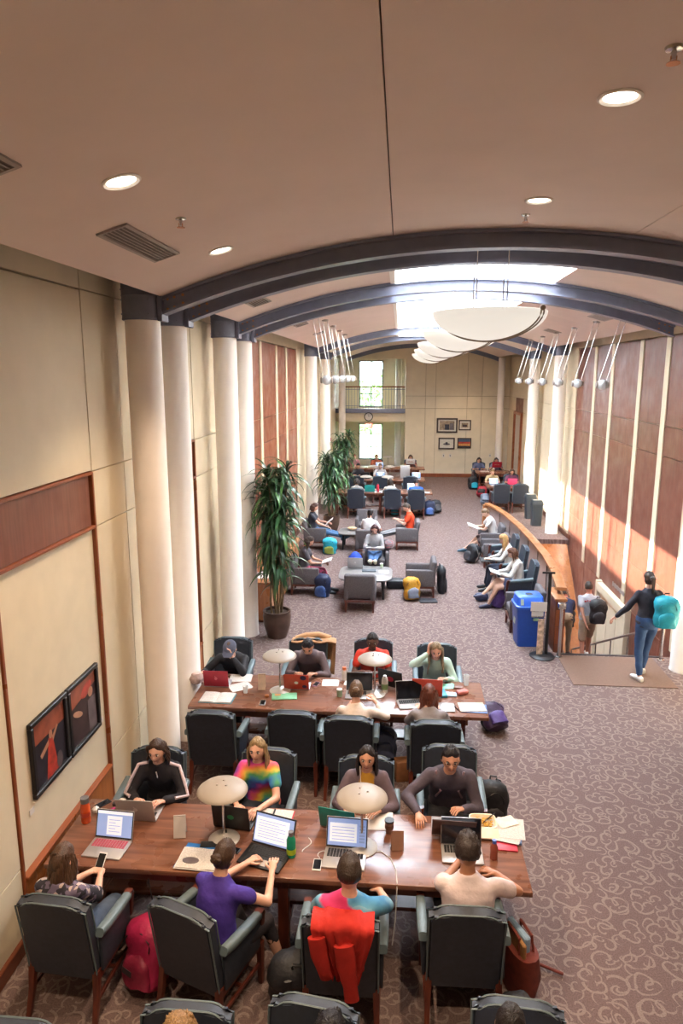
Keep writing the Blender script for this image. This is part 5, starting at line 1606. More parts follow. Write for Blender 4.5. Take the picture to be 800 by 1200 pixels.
b = new(); tube(b, [(-0.22, 5.04, ZT + 0.004), (-0.1, 5.06, ZT + 0.004), (-0.02, 4.98, ZT + 0.004), (0.02, 4.85, ZT + 0.004), (0.03, 4.71, ZT + 0.004), (0.03, 4.685, 0.72), (0.02, 4.68, 0.45), (0.0, 4.66, 0.25)], 0.004, 6)
tag(obj('charger_cord', b, P_white, None), 'thin white charger cord falling over the table edge', 'cord')
b = new(); tube(b, [(-1.9, 4.66, 0.7), (-1.87, 4.65, 0.5), (-1.83, 4.66, 0.3), (-1.82, 4.68, 0.02)], 0.005, 6)
tag(obj('power_cord', b, M_black, None), 'black power cord hanging under the nearest table', 'cord')
laptop('teal laptop with bright emblem seen from behind, by the woman in a cardigan', (-0.45, 5.42, ZT), 168, P_teal, M_alu, 'page', 105, (0.32, 0.22), emblem=glow('emblem_glow', '#9fe8e0', 0.9))
sheets('stack of white paper before the woman in the cardigan', (-0.13, 5.46, ZT), -2, 3, 0.23, 0.24, M_paper, spread=3)
t = bottle('coffee_cup', 'paper coffee cup with dark lid on the nearest table', (-0.04, 5.32, ZT), [(0, 0), (0.028, 0), (0.038, 0.1), (0, 0.1)], mat('brown_cup', '#8a6552', 0.6), M_black, 0.1, 0.016, 0.041, (0.0365, 0.04, 0.075, mat('cup_sleeve', '#6d4a38', 0.8)), cat='cup')
tent_card('brown wooden looking tent card right of the middle lamp', (0.03, 5.12, ZT), 4, mat('clear_brown_card', '#96705c', 0.3))
t = thing('computer_mouse', 'blue computer mouse under the hand of the man with glasses', 'mouse', (0.22, 5.46, ZT), 170)
b = new(); ell(b, (0, 0, 0.012), (0.03, 0.052, 0.022), 16, 10)
for v in b.verts: v.co.z = max(0, v.co.z)
obj('shell', b, mat('navy_mouse', '#2b3f86', 0.35), t); b = new(); cyl(b, (-0.004, 0.025, 0.032), (0.004, 0.025, 0.032), 0.008, n=10); obj('wheel', b, M_black, t)
laptop('dark red laptop seen from behind, in front of the man with glasses', (0.50, 5.42, ZT), 178, P_maroonlid, M_alu, 'page', 118, (0.36, 0.24))
laptop('silver laptop with a dark screen in front of the man in the pale pink shirt', (0.55, 5.07, ZT), 0, M_alu, None, 'off', 103, (0.33, 0.22))
phone('bluish phone near the edge before the man in the pale pink shirt', (0.52, 4.83, ZT), 0, mat('pale_blue', '#8aa7c4', 0.4))
M_foam = mat('cream_foam', '#d9cbb0', 0.6)
t = thing('takeout_box', 'open cream takeout box with yellow food at the right end', 'box', (0.76, 5.47, ZT), 2)
b = new(); loft(b, [(V((0, 0, 0)), V((0.09, 0, 0)), V((0, 0.075, 0))), (V((0, 0, 0.05)), V((0.115, 0, 0)), V((0, 0.1, 0))), (V((0, 0, 0.05)), V((0.105, 0, 0)), V((0, 0.09, 0))), (V((0, 0, 0.012)), V((0.085, 0, 0)), V((0, 0.07, 0)))], 24, 0, True, 5); obj('tray', b, M_foam, t, 30)
b = new(); loft(b, [(V((0, -0.105, 0.05)), V((0.11, 0, 0)), V((0, 0, 0.004))), (V((0, -0.2, 0.02)), V((0.11, 0, 0)), V((0, 0, 0.004)))], 20, 0, True, 5); obj('lid', b, M_foam, t, 30)
b = new(); rnd = random.Random(3)
for i in range(60): ell(b, (rnd.uniform(-.075, .075), rnd.uniform(-.06, .06), 0.035 + rnd.uniform(-.004, .008)), (0.014, 0.01, 0.007), 6, 5)
obj('food', b, mat('yellow_food', '#b98a28', 0.5, var=0.35, scale=50), t)['kind'] = 'stuff'
b = new(); tube(b, [(0.0, -0.03, 0.055), (0.12, 0.09, 0.07)], 0.005, 5); obj('fork', b, M_black, t)
sheets('loose printed papers at the right end of the nearest table', (0.94, 5.38, ZT + 0.02), -8, 4, 0.22, 0.28, M_text)
sheets('cream napkin lying behind the printed papers', (0.96, 5.5, ZT + 0.03), 20, 2, 0.17, 0.13, mat('cream_paper', '#ddd0bb', 0.8), 'napkin', 'napkin')
slab_thing('textbook', 'blue edged textbook under the printed papers', 'book', (0.97, 5.38, ZT), -8, (0.2, 0.27, 0.02), mat('book_blue', '#5a76a8', 0.5), 0.003)
slab_thing('notebook', 'bright red notebook at the right end of the table', 'notebook', (0.92, 5.21, ZT), -4, (0.18, 0.12, 0.012), P_redc, 0.003)
bottle('drink_bottle', 'reddish drink bottle with blue cap near the right end', (0.80, 5.06, ZT), [(0, 0), (0.03, 0), (0.031, 0.01), (0.029, 0.06), (0.031, 0.1), (0.015, 0.14), (0, 0.14)], mat('red_drink', '#8d4a3c', 0.2), mat('blue_cap', '#2c4aa0', 0.4), 0.137, 0.025, 0.017)

# ------------------------------------------------------------------ things on the second table
t = crumple('produce_bag', 'clear bag of snacks at the left end of the second table', 'bag', (-2.50, 8.02, ZT), (0.1, 0.08, 0.085), mat('clear_snack_bag', '#b59a92', 0.35, var=0.3, scale=20), 7)
bottle('drink_bottle', 'dark green bottle near the person in the cap', (-2.56, 8.28, ZT), [(0, 0), (0.035, 0), (0.035, 0.14), (0.014, 0.19), (0, 0.19)], mat('dark_green_glass', '#24382a', 0.15), M_black, 0.188, 0.03, 0.015)
laptop('red laptop with pale emblem before the person in the cap', (-2.22, 8.06, ZT), 180, P_redl, M_alu, 'page', 100, (0.31, 0.22), emblem=mat('emblem_pale', '#d07a80', 0.4))
sheets('fan of white papers right of the red laptop', (-1.97, 8.24, ZT), 5, 3, 0.26, 0.22, M_text)
sheets('crooked white sheet near the middle left of the second table', (-1.93, 8.0, ZT), 35, 2, 0.26, 0.2, M_text)
open_book('open_book', 'open book with teal cover at the near left of the second table', 'book', (-2.13, 7.66, ZT), -2, 0.38, 0.26, mat('teal_cover', '#1f7f96', 0.5), 0.018)
bottle('drinking_glass', 'small clear drinking glass on the second table', (-1.83, 7.83, ZT), [(0, 0), (0.025, 0), (0.032, 0.09), (0.030, 0.09), (0.023, 0.006), (0, 0.006)], pane_mat('cup_glass', '#e8eef0', 0.6, 0.05), M_glass, 0.03, 0.002, 0.024, cat='glass')
tent_card('tall cream tent card left of the lamp on the second table', (-1.65, 7.96, ZT), 5, mat('cream_card', '#d8c4b4', 0.6), 0.2, 0.09)
phone('black phone with bright rim at the near edge of the second table', (-1.57, 7.58, ZT), 4, M_alu)
slab_thing('key_fob', 'small brass tin near the black phone', 'tin', (-1.55, 7.74, ZT), 20, (0.05, 0.05, 0.03), M_copper, 0.01).name = 'brass_tin'
slab_thing('notebook', 'mint green notebook with orange print in front of the lamp', 'notebook', (-1.34, 7.76, ZT), 8, (0.3, 0.17, 0.014), mat('mint_cover', '#7dbb98', 0.5), 0.004, ('printed_flower', (-0.08, 0.03, 0.0145), (0.07, 0.05, 0.001), mat('orange_print', '#c88a4a', 0.5)))
laptop('orange red laptop with stickers beside the lamp on the second table', (-1.22, 8.06, ZT), 180, P_orl, M_alu, 'page', 102, (0.31, 0.21), stickers=[(P_white, 0.0, 0.45, 0.025), (mat('navy_sticker', '#2a2450', 0.5), -0.28, 0.8, 0.04), (mat('navy_sticker', '#2a2450', 0.5), -0.32, 0.2, 0.028)])
phone('pinkish phone right of the orange red laptop', (-1.0, 8.13, ZT), -15, mat('rose_case', '#8a4f62', 0.5))
sheets('square white paper between the two lamps of the second table', (-0.83, 8.2, ZT), 3, 2, 0.2, 0.18, M_paper, spread=3)
bottle('jar', 'clear jar with green inside on the near side of the second table', (-0.68, 7.84, ZT), [(0, 0), (0.033, 0), (0.036, 0.08), (0, 0.08)], mat('green_glass', '#87a08c', 0.1), P_white, 0.08, 0.012, 0.034, cat='jar')
sheets('white papers before the man in the orange shirt', (-0.5, 8.24, ZT), -6, 4, 0.3, 0.2, M_text)
bottle('water_bottle', 'clear bottle with orange cap left of the man in orange', (-0.66, 8.3, ZT), [(0, 0), (0.033, 0), (0.033, 0.11), (0.02, 0.14), (0, 0.14)], mat('smoke_clear', '#b9b2ae', 0.15), mat('orange_cap', '#c8622a', 0.4), 0.138, 0.035, 0.024)
laptop('silver laptop with dark screen in front of the woman with tied hair', (-0.45, 7.86, ZT), 0, M_alu, None, 'off', 105, (0.32, 0.22))
sheets('small white leaflet right of the silver laptop', (-0.2, 7.92, ZT), -20, 2, 0.12, 0.17, M_paper)
bottle('water_bottle', 'clear water bottle with printed label near the middle of the second table', (-0.14, 8.0, ZT), [(0, 0), (0.04, 0), (0.04, 0.15), (0.03, 0.19), (0, 0.19)], mat('clear_plastic', '#c2bdb8', 0.12), P_white, 0.188, 0.025, 0.022, (0.0405, 0.04, 0.11, mat('green_label', '#6f8a5a', 0.5)))
laptop('black laptop with a red sticker beside the man in the orange shirt', (-0.02, 8.24, ZT), 155, M_black, None, 'page', 100, (0.33, 0.22), stickers=[(P_redc, 0.0, 0.45, 0.045)])
laptop('silver laptop with dark screen of the red haired girl', (0.18, 7.68, ZT), 12, M_alu, None, 'off', 108, (0.32, 0.22))
laptop('orange red laptop with round sticker before the blonde woman in mint', (0.38, 8.02, ZT), 176, P_orl, M_alu, 'page', 102, (0.36, 0.24), stickers=[(M_grey_up, -0.12, 0.6, 0.036), (mat('pink_sticker', '#d58aa0', 0.5), 0.1, 0.5, 0.018)])
slab_thing('textbook', 'teal textbook standing out behind the orange red laptop', 'book', (0.56, 7.99, ZT), 10, (0.08, 0.2, 0.03), mat('teal_cover', '#1f7f96', 0.5), 0.003)
slab_thing('closed_laptop', 'closed grey laptop near the edge of the second table', 'laptop', (0.54, 7.63, ZT), 0, (0.28, 0.21, 0.018), M_alu, 0.005)
b = new(); tube(b, [(0.67, 7.70, ZT + 0.006), (0.72, 7.58, ZT + 0.006)], 0.006, 6); tag(obj('pen', b, M_black, None), 'black pen lying right of the closed grey laptop', 'pen')
slab_thing('pencil_case', 'salmon pink pencil case at the right of the second table', 'case', (0.80, 8.02, ZT), 25, (0.14, 0.09, 0.05), mat('salmon_cloth', '#c0726a', 0.7), 0.02)
sheets('mint green paper sheets beside the salmon pencil case', (0.63, 8.22, ZT), 15, 2, 0.2, 0.14, mat('mint_paper', '#79bda2', 0.7))
slab_thing('wallet', 'brown wallet between the mint papers and the pencil case', 'wallet', (0.77, 8.18, ZT), -10, (0.12, 0.08, 0.02), mat('brown_leather', '#6a4436', 0.6), 0.006)
slab_thing('paperback', 'small blue and white paperback before the mint papers', 'book', (0.65, 7.98, ZT), -4, (0.16, 0.1, 0.015), mat('pale_blue', '#8aa7c4', 0.4), 0.003)
bottle('drinking_glass', 'tall clear glass at the far right end of the second table', (0.87, 8.28, ZT), [(0, 0), (0.03, 0), (0.036, 0.13), (0.034, 0.13), (0.028, 0.006), (0, 0.006)], pane_mat('cup_glass', '#e8eef0', 0.6, 0.05), M_glass, 0.06, 0.002, 0.03, cat='glass')
for i, (dx, dy, r_, l, m) in enumerate(((0, 0, 6, 'colourful magazine, top of the pile at the right end of the second table', mat('mag_cover', '#c9b9a6', 0.35, var=0.5, scale=12)), (0.02, -0.02, -3, 'blue magazine, under the colourful one at the right end', mat('book_blue', '#5a76a8', 0.5)))):
    slab_thing('magazine', l, 'magazine', (0.88 + dx, 7.66 + dy, ZT + 0.008 * (1 - i)), r_, (0.3, 0.22, 0.008), m, 0.002)

# ------------------------------------------------------------------ things in the lounge and on the far tables
laptop('silver laptop seen from behind on the coffee table', (-0.92, 14.72, 0.456), 178, M_alu, None, 'page', 100, emblem=P_white)
slab_thing('tablet_case', 'dark tablet case lying on the coffee table', 'tablet', (-0.62, 14.42, 0.456), 4, (0.3, 0.17, 0.02), mat('slate_case', '#4a525a', 0.5), 0.004)
sheets('white paper on the right of the coffee table', (-0.3, 14.38, 0.456), 6, 2, 0.2, 0.24, M_text)
bottle('tea_cup', 'pale green cup on the far right of the coffee table', (-0.36, 14.72, 0.456), [(0, 0), (0.03, 0), (0.038, 0.08), (0, 0.08)], mat('pale_green_cup', '#b7c2a0', 0.4), P_white, 0.08, 0.008, 0.038, cat='cup')
crumple('flower_bowl', 'bowl of pale and orange snacks on the farther coffee table', 'bowl', (-1.25, 18.4, 0.456), (0.12, 0.09, 0.05), mat('snack_bowl', '#c2a27a', 0.5, var=0.5, scale=30), 4).name = 'snack_bowl'
far_items = [('laptop', -1.75, 23.2, 0), ('teal_item', -0.88, 23.25, 0)]
laptop('dark laptop left on the first far table', (-1.35, 23.35, ZT), 180, M_black, None, 'page', 100)
laptop('teal laptop on the first far table by the red bottle', (-0.98, 23.0, ZT), 180, P_teal, M_alu, 'page', 100)
bottle('water_bottle', 'red bottle on the first far table', (-0.72, 23.1, ZT), [(0, 0), (0.045, 0), (0.045, 0.2), (0.02, 0.24), (0, 0.24)], P_redc, M_black, 0.238, 0.03, 0.02)
open_book('open_book', 'open book lying on the first far table', 'book', (-0.42, 22.98, ZT), 10, 0.42, 0.28, P_blue)
bottle('tumbler', 'white tumbler on the first far table', (-0.2, 23.2, ZT), [(0, 0), (0.04, 0), (0.05, 0.2), (0, 0.2)], P_white, P_white, 0.2, 0.02, 0.05, cat='cup')
sheets('white papers at the right end of the first far table', (0.85, 23.0, ZT), 0, 3, 0.3, 0.25, M_paper)
laptop('silver laptop at the right of the first far table', (0.42, 23.25, ZT), 0, M_alu, None, 'page', 105)
laptop('black laptop at the left of the middle far table', (-1.3, 26.15, ZT), 180, M_black, None, 'page', 100)
laptop('laptop with bright screen on the middle far table', (-0.72, 26.0, ZT), 0, M_alu, None, 'page', 105)
slab_thing('document_box', 'tall grey document box standing on the middle far table', 'box', (0.2, 26.3, ZT), 0, (0.36, 0.25, 0.48), M_alu, 0.01)
laptop('silver laptop at the right of the middle far table', (0.62, 26.0, ZT), 0, M_alu, None, 'page', 105)
laptop('laptop with lit screen on the last far table', (-0.85, 29.0, ZT), 0, M_alu, None, 'page', 105)
sheets('papers on the last far table', (0.3, 29.2, ZT), 0, 3, 0.3, 0.25, M_paper)
laptop('pale laptop on the nearer short table at the far right', (3.35, 24.75, ZT), 10, M_alu, None, 'page', 115)
laptop('pink laptop on the nearer short table at the far right', (3.95, 24.9, ZT), 180, mat('hot_pink', '#d0406a', 0.4), M_alu, 'page', 100)
sheets('papers on the farther short table at the far right', (3.4, 28.4, ZT), 0, 3, 0.3, 0.25, M_paper)
bottle('coffee_cup', 'white cup on the farther short table', (3.75, 28.3, ZT), [(0, 0), (0.035, 0), (0.045, 0.14), (0, 0.14)], P_white, P_white, 0.14, 0.01, 0.046, cat='cup')

# ------------------------------------------------------------------ bins, sign stand, bags
t = thing('recycling_bin', 'tall blue recycling bin with hooded lid beside the stair head', 'bin', (2.24, 11.72, 0), 3)
M_binb = mat('recycling_blue', '#1c47a0', 0.4, var=0.06)
b = new(); loft(b, [(V((0, 0, 0)), V((0.2, 0, 0)), V((0, 0.2, 0))), (V((0, 0, 0.68)), V((0.24, 0, 0)), V((0, 0.24, 0)))], 28, 0, True, 9); obj('body', b, M_binb, t, 40)
b = new(); loft(b, [(V((0, 0, 0.68)), V((0.255, 0, 0)), V((0, 0.255, 0))), (V((0, 0, 0.72)), V((0.255, 0, 0)), V((0, 0.255, 0))), (V((0, 0, 0.73)), V((0.235, 0, 0)), V((0, 0.235, 0))), (V((0, 0.02, 0.86)), V((0.215, 0, 0)), V((0, 0.2, 0))), (V((0, 0.02, 0.875)), V((0.19, 0, 0)), V((0, 0.175, 0)))], 28, 0, True, 7)
lid_ = obj('lid', b, mat('recycling_blue_lid', '#2458be', 0.4, var=0.05), t, 40)
b = new(); lathe(b, [(0, 0.877), (0.06, 0.877), (0.065, 0.88), (0.06, 0.884), (0, 0.8785)], 20); obj('opening', b, M_black, lid_)
for (x, s) in ((-0.235, 1),):
    b = new(); box(b, (-0.226, 0.0, 0.45), (0.004, 0.12, 0.18), rot=ry(3.4)); obj('label_sheet', b, mat('pale_label', '#b5c4b4', 0.6), t, 0)
b = new(); box(b, (0.1, -0.238, 0.62), (0.2, 0.004, 0.15), rot=rx(-3)); obj('label_sheet', b, M_text, t, 0)
b = new(); box(b, (0.08, -0.232, 0.5), (0.09, 0.004, 0.05), rot=rx(-3)); obj('label_sheet', b, mat('green_tag', '#7ea084', 0.6), t, 0)
b = new(); box(b, (-0.16, -0.225, 0.80), (0.05, 0.004, 0.1), rot=rx(-12)); obj('label_sheet', b, mat('pale_label', '#b5c4b4', 0.6), t, 0)
for i, (x, y, l) in enumerate(((4.22, 22.7, 'grey waste bin behind the other, by the sunlit columns'), (4.22, 21.6, 'grey waste bin nearer the stairwell, by the sunlit columns'))):
    t = thing('waste_bin', l, 'bin', (x, y, 0), 0, 'grey waste bins')
    M_bing = mat('slate_bin', '#363d44', 0.5)
    b = new(); loft(b, [(V((0, 0, 0)), V((0.14, 0, 0)), V((0, 0.14, 0))), (V((0, 0, 0.66)), V((0.17, 0, 0)), V((0, 0.17, 0)))], 24, 0, True, 9); obj('body', b, M_bing, t, 40)
    b = new(); loft(b, [(V((0, 0, 0.66)), V((0.185, 0, 0)), V((0, 0.185, 0))), (V((0, 0, 0.71)), V((0.185, 0, 0)), V((0, 0.185, 0))), (V((0, 0, 0.80)), V((0.15, 0, 0)), V((0, 0.15, 0)))], 24, 0, True, 7); obj('lid', b, M_bing, t, 40)
    b = new(); box(b, (0, -0.02, 0.8), (0.24, 0.12, 0.012)); obj('flap', b, M_alu, t, 0)
t = thing('sign_stand', 'black sign stand on a round base beside the blue bin', 'stand', (2.39, 11.12, 0))
b = new(); lathe(b, [(0, 0), (0.2, 0), (0.205, 0.012), (0.19, 0.025), (0.05, 0.04), (0, 0.042)], 32); obj('base', b, M_black, t)
b = new(); box(b, (0.06, 0.02, 0.72), (0.05, 0.03, 1.4), 0.006, 1); obj('post', b, M_black, t)
b = new(); box(b, (0.03, -0.0, 1.43), (0.2, 0.02, 0.03)); obj('sign_edge', b, M_black, t, 0)
b = new(); box(b, (-0.05, -0.01, 0.34), (0.1, 0.012, 0.62), 0.003, 1); obj('leaflet_strip', b, mat('leaflets', '#b8a08c', 0.5, var=0.6, scale=16), t, 0)
b = new(); box(b, (-0.1, -0.02, 0.86), (0.26, 0.01, 0.16), 0.003, 1); obj('notice', b, M_text, t, 0)

C_mar = mat('magenta_nylon', '#961443', 0.6, var=0.15, bump=0.4, bscale=30); C_mar2 = mat('magenta_nylon_dark', '#741030', 0.6, var=0.15, bump=0.4, bscale=30)
C_blk = mat('black_nylon', '#1b1b20', 0.6, var=0.2, bump=0.4, bscale=30); C_blk2 = mat('charcoal_nylon', '#2b2b31', 0.6, var=0.2, bump=0.4, bscale=30)
C_pur = mat('purple_nylon', '#38203f', 0.6, var=0.25, bump=0.4, bscale=30); C_pur2 = mat('violet_nylon', '#4a3270', 0.6, var=0.2, bump=0.4, bscale=30)
C_nav = mat('navy_nylon', '#232c4a', 0.6, var=0.2, bump=0.4, bscale=30); C_blu = mat('steel_blue_nylon', '#38548a', 0.6, var=0.2, bump=0.4, bscale=30)
C_yel = mat('mustard_nylon', '#b8821f', 0.6, var=0.2, bump=0.4, bscale=30); C_gry = mat('grey_nylon', '#6d7280', 0.6, var=0.2, bump=0.4, bscale=30); C_cya = mat('turquoise_nylon', '#1a9aae', 0.55, var=0.15, bump=0.4, bscale=30); C_red = mat('red_nylon', '#a01c2c', 0.6, var=0.2, bump=0.4, bscale=30); C_brick = mat('rust_cloth', '#6e2a1e', 0.7, var=0.25)
bp1 = backpack('magenta backpack slumped on the carpet between the two near left chairs', (-1.83, 4.36, 0), 150, C_mar, C_mar2, (0.38, 0.26, 0.46), 14, lie=10)
b = new(); box(b, (0.02, 0.165, 0.27), (0.1, 0.004, 0.045), 0.001, 1, rot=rx(8)); obj('maker_patch', b, mat('black_patch', '#2c2026', 0.6), bp1, 0)
backpack('black backpack lying left of the red hoodie chair', (-0.73, 4.35, 0), 20, C_blk, C_blk2, (0.36, 0.26, 0.5), 16)
t = thing('tote_bag', 'rust red tote with papers beside the chair of the pale pink shirt', 'bag', (0.95, 4.62, 0), 20)
b = new(); loft(b, [(V((0, 0, 0)), V((0.09, 0, 0)), V((0, 0.17, 0))), (V((0.01, 0, 0.2)), V((0.12, 0, 0)), V((0, 0.2, 0))), (V((0, 0, 0.38)), V((0.10, 0, 0)), V((0, 0.19, 0)))], 18, 0, True, 2.6); obj('body', b, C_brick, t, 60)
for s in (-1, 1):
    b = new(); tube(b, [(s * 0.06, -0.1, 0.36), (s * 0.05, -0.08, 0.5), (s * 0.05, 0.08, 0.5), (s * 0.06, 0.1, 0.36)], 0.012, 6); obj('handle', b, C_brick, t)
b = new(); box(b, (0, 0.02, 0.4), (0.05, 0.24, 0.2), 0.01, 1, rot=rz(6)); obj('papers', b, mat('pale_blue', '#8aa7c4', 0.4), t, 0)
b = new(); box(b, (-0.04, -0.03, 0.39), (0.03, 0.24, 0.2), 0.01, 1); obj('papers', b, mat('tan_folder', '#a87a4c', 0.6), t, 0)
b = new(); tube(b, [(0.98, 4.85, 0.06), (1.32, 4.74, 0.02)], 0.012, 8); tag(obj('umbrella_stick', b, C_brick, None), 'thin dark red stick jutting from the tote on the carpet', 'stick')
backpack('black jacket bag on the floor behind the chair of the pale pink shirt', (0.82, 4.2, 0), 30, C_blk2, C_blk, (0.26, 0.2, 0.36), 10)
backpack('black backpack standing at the right of the chair of the man with glasses', (1.0, 6.55, 0), 180, C_blk, C_blk2, (0.3, 0.2, 0.5), 0)
backpack('dark purple backpack lying at the right end of the second table', (1.32, 8.45, 0), 200, C_pur, C_pur2, (0.32, 0.22, 0.38), 55, straps=True)
backpack('navy backpack on the floor under the second table', (-0.12, 7.62, 0), 190, C_nav, C_nav, (0.3, 0.2, 0.4), 30)
slab_thing('paper_bag', 'brown paper bag on the floor beside the navy backpack', 'bag', (0.1, 7.35, 0), 15, (0.2, 0.14, 0.24), mat('kraft_paper', '#a5714a', 0.8), 0.01)
backpack('navy backpack with grey pocket beside the reader in maroon', (-1.58, 14.02, 0), 165, C_nav, C_blu, (0.34, 0.24, 0.48), 0)
backpack('backpack with turquoise and green pockets beside the reader in jeans', (-1.78, 17.6, 0), 175, C_cya, mat('olive_nylon', '#7a8a3a', 0.6), (0.36, 0.24, 0.42), 0)
backpack('mustard yellow and grey backpack before the empty side-on lounge chair', (0.30, 13.9, 0), 195, C_yel, C_gry, (0.34, 0.24, 0.46), 12)
slab_thing('laptop_sleeve', 'dark flat sleeve lying right of the mustard backpack', 'case', (0.62, 13.85, 0), 8, (0.36, 0.25, 0.03), C_blk2, 0.01)
slab_thing('duffel_bag', 'black duffel bag under the side-on lounge chair', 'bag', (0.0, 14.75, 0), 5, (0.5, 0.3, 0.2), C_blk, 0.06)
backpack('black guitar shaped bag leaning behind the side-on lounge chair', (0.93, 14.5, 0), -90, C_blk, C_blk2, (0.36, 0.18, 0.6), 0)
crumple('bright_blue_jacket', 'bright blue jacket heaped beside the woman in the grey sweater', 'jacket', (-0.98, 15.5, 0.0), (0.18, 0.16, 0.3), cloth('#2a48b0'), 8).name = 'blue_jacket'
crumple('plaid_jacket', 'muted plaid jacket over the right arm of the grey sweater chair', 'jacket', (-0.22, 15.85, 0.6), (0.12, 0.25, 0.1), tiedye('plaid_cloth', ['#6d5a5a', '#7a3a40', '#5a5a60', '#7a6a64'], 14), 9)
backpack('violet backpack on the floor before the brown haired woman', (1.98, 13.62, 0), 100, C_pur2, C_pur2, (0.32, 0.22, 0.42), 10)
slab_thing('sports_shoe_bag', 'navy drawstring bag by the crossed legs of the brown haired woman', 'bag', (1.72, 14.0, 0), 30, (0.26, 0.2, 0.16), C_nav, 0.06)
backpack('black backpack on the floor before the man in the white shirt', (1.75, 17.0, 0), 120, C_blk, C_blk2, (0.36, 0.24, 0.44), 20)
backpack('black backpack with turquoise bottle under the first far table', (-0.15, 22.9, 0), 180, C_blk, C_cya, (0.34, 0.24, 0.44), 0)
backpack('navy backpack at the right end of the first far table', (1.0, 22.85, 0), 180, C_nav, C_blu, (0.36, 0.26, 0.48), 10)
backpack('black backpack right of the navy one at the first far table', (1.28, 23.2, 0), 200, C_blk, C_blk2, (0.34, 0.24, 0.44), 30)
backpack('black backpack with teal trim at the farther short table', (3.0, 28.5, 0), 200, C_blk, C_cya, (0.4, 0.3, 0.5), 10)
backpack('red backpack on the carpet at the far right', (3.08, 26.4, 0), 160, C_red, C_blk, (0.4, 0.28, 0.42), 50)
backpack('grey backpack on the carpet before the nearer short table', (3.05, 24.7, 0), 170, C_gry, C_gry, (0.4, 0.28, 0.42), 50)

# ------------------------------------------------------------------ plants
M_leafs = [mat('corn_leaf_%s' % n, c, 0.35, var=0.35, scale=4) for n, c in (('dark', '#223c26'), ('mid', '#2f5230'), ('light', '#48703a'))]
def leaf_mesh(i, droop, L=0.55, w=0.033):
    b = new(); n = 7; rows = []
    for k in range(n + 1):
        u = k / n; a = R(40) - droop * u * 1.0
        if k == 0: p = V((0, 0, 0)); ang = R(55)
        else:
            ang = R(55) - droop * (u ** 0.8); p = p + V((math.cos(ang), 0, math.sin(ang))) * L / n
        ww = w * math.sin(min(1, u * 1.6 + 0.18) * PI / 2) * (1 - max(0, u - 0.45) / 0.55 * 0.96)
        nrm = V((-math.sin(ang), 0, math.cos(ang)))
        rows.append([b.verts.new(p + V((0, -ww, 0)) + nrm * ww * 0.35), b.verts.new(p), b.verts.new(p + V((0, ww, 0)) + nrm * ww * 0.35)])
    for r1, r2 in zip(rows, rows[1:]):
        b.faces.new((r1[0], r1[1], r2[1], r2[0])); b.faces.new((r1[1], r1[2], r2[2], r2[1]))
    me = bpy.data.meshes.new('leaf'); b.to_mesh(me); b.free()
    for p in me.polygons: p.use_smooth = True
    me.materials.append(M_leafs[i % 3])
    return me
LEAVES = [leaf_mesh(i, R(d), L) for i, (d, L) in enumerate(((95, .5), (120, .55), (135, .58), (140, .5), (110, .6), (70, .42)))]
M_pot = mat('brown_glazed_pot', '#4f3a30', 0.45, var=0.3, scale=6)
def plant(label, loc, h, nleaf, rad, seed, stems=6, zlow=0.33, ps=1.0):
    rnd = random.Random(seed)
    t = thing('potted_plant', label, 'plant', loc, 0, 'tall potted corn plants')
    b = new(); lathe(b, [(0, 0), (0.17 * ps, 0), (0.235 * ps, 0.22 * ps), (0.25 * ps, 0.4 * ps), (0.235 * ps, 0.455 * ps), (0.25 * ps, 0.475 * ps), (0.245 * ps, 0.49 * ps), (0.215 * ps, 0.485 * ps), (0.21 * ps, 0.43 * ps), (0, 0.43 * ps)], 32); pt = obj('pot', b, M_pot, t, 60)
    b = new(); lathe(b, [(0, 0.445 * ps), (0.1, 0.44 * ps), (0.21 * ps, 0.435 * ps)], 20); obj('soil', b, M_soil, pt)
    st = []
    for k in range(stems):
        a = k * 2.4 + rnd.uniform(-.3, .3); r0 = 0.1 * ps * (0.4 + 0.6 * rnd.random()); hh = h * (0.97 - 0.12 * k / stems * 2.6 * rnd.uniform(.6, 1))
        base = V((r0 * math.cos(a), r0 * math.sin(a), 0.42 * ps)); top = V((rad * 0.38 * math.cos(a), rad * 0.38 * math.sin(a), hh * 0.93))
        pts = [base.lerp(top, u / 8) + V((0.03 * math.sin(u * 1.1 + k), 0.03 * math.cos(u * 0.9 + k), 0)) for u in range(9)]
        b = new(); tube(b, pts, 0.02, 7, r1=0.011); obj('cane', b, mat('cane_bark', '#6e5a40', 0.8, var=0.2), t); st.append(pts)
    for i in range(nleaf):
        pts = st[i % stems]; u = zlow + (1 - zlow) * rnd.random() ** 0.62 if rnd.random() > 0.25 else rnd.uniform(0.86, 1.0)
        f = u * 8; k = min(7, int(f)); p = pts[k].lerp(pts[k + 1], f - k)
        top = u > 0.93
        me = LEAVES[rnd.choice((0, 5, 0, 4)) if top else rnd.choice((1, 2, 3, 2, 4))]
        o = bpy.data.objects.new('leaf', me); COL.objects.link(o); o.parent = t
        o.location = p; s = rnd.uniform(0.8, 1.15) * (rad / 0.52)
        o.scale = (s, s * 1.1, s)
        tilt = rnd.uniform(-35, 5) if top else rnd.uniform(-5, 40)
        o.rotation_euler = Euler((0, R(tilt), R(rnd.uniform(0, 360))), 'XYZ')
    return t
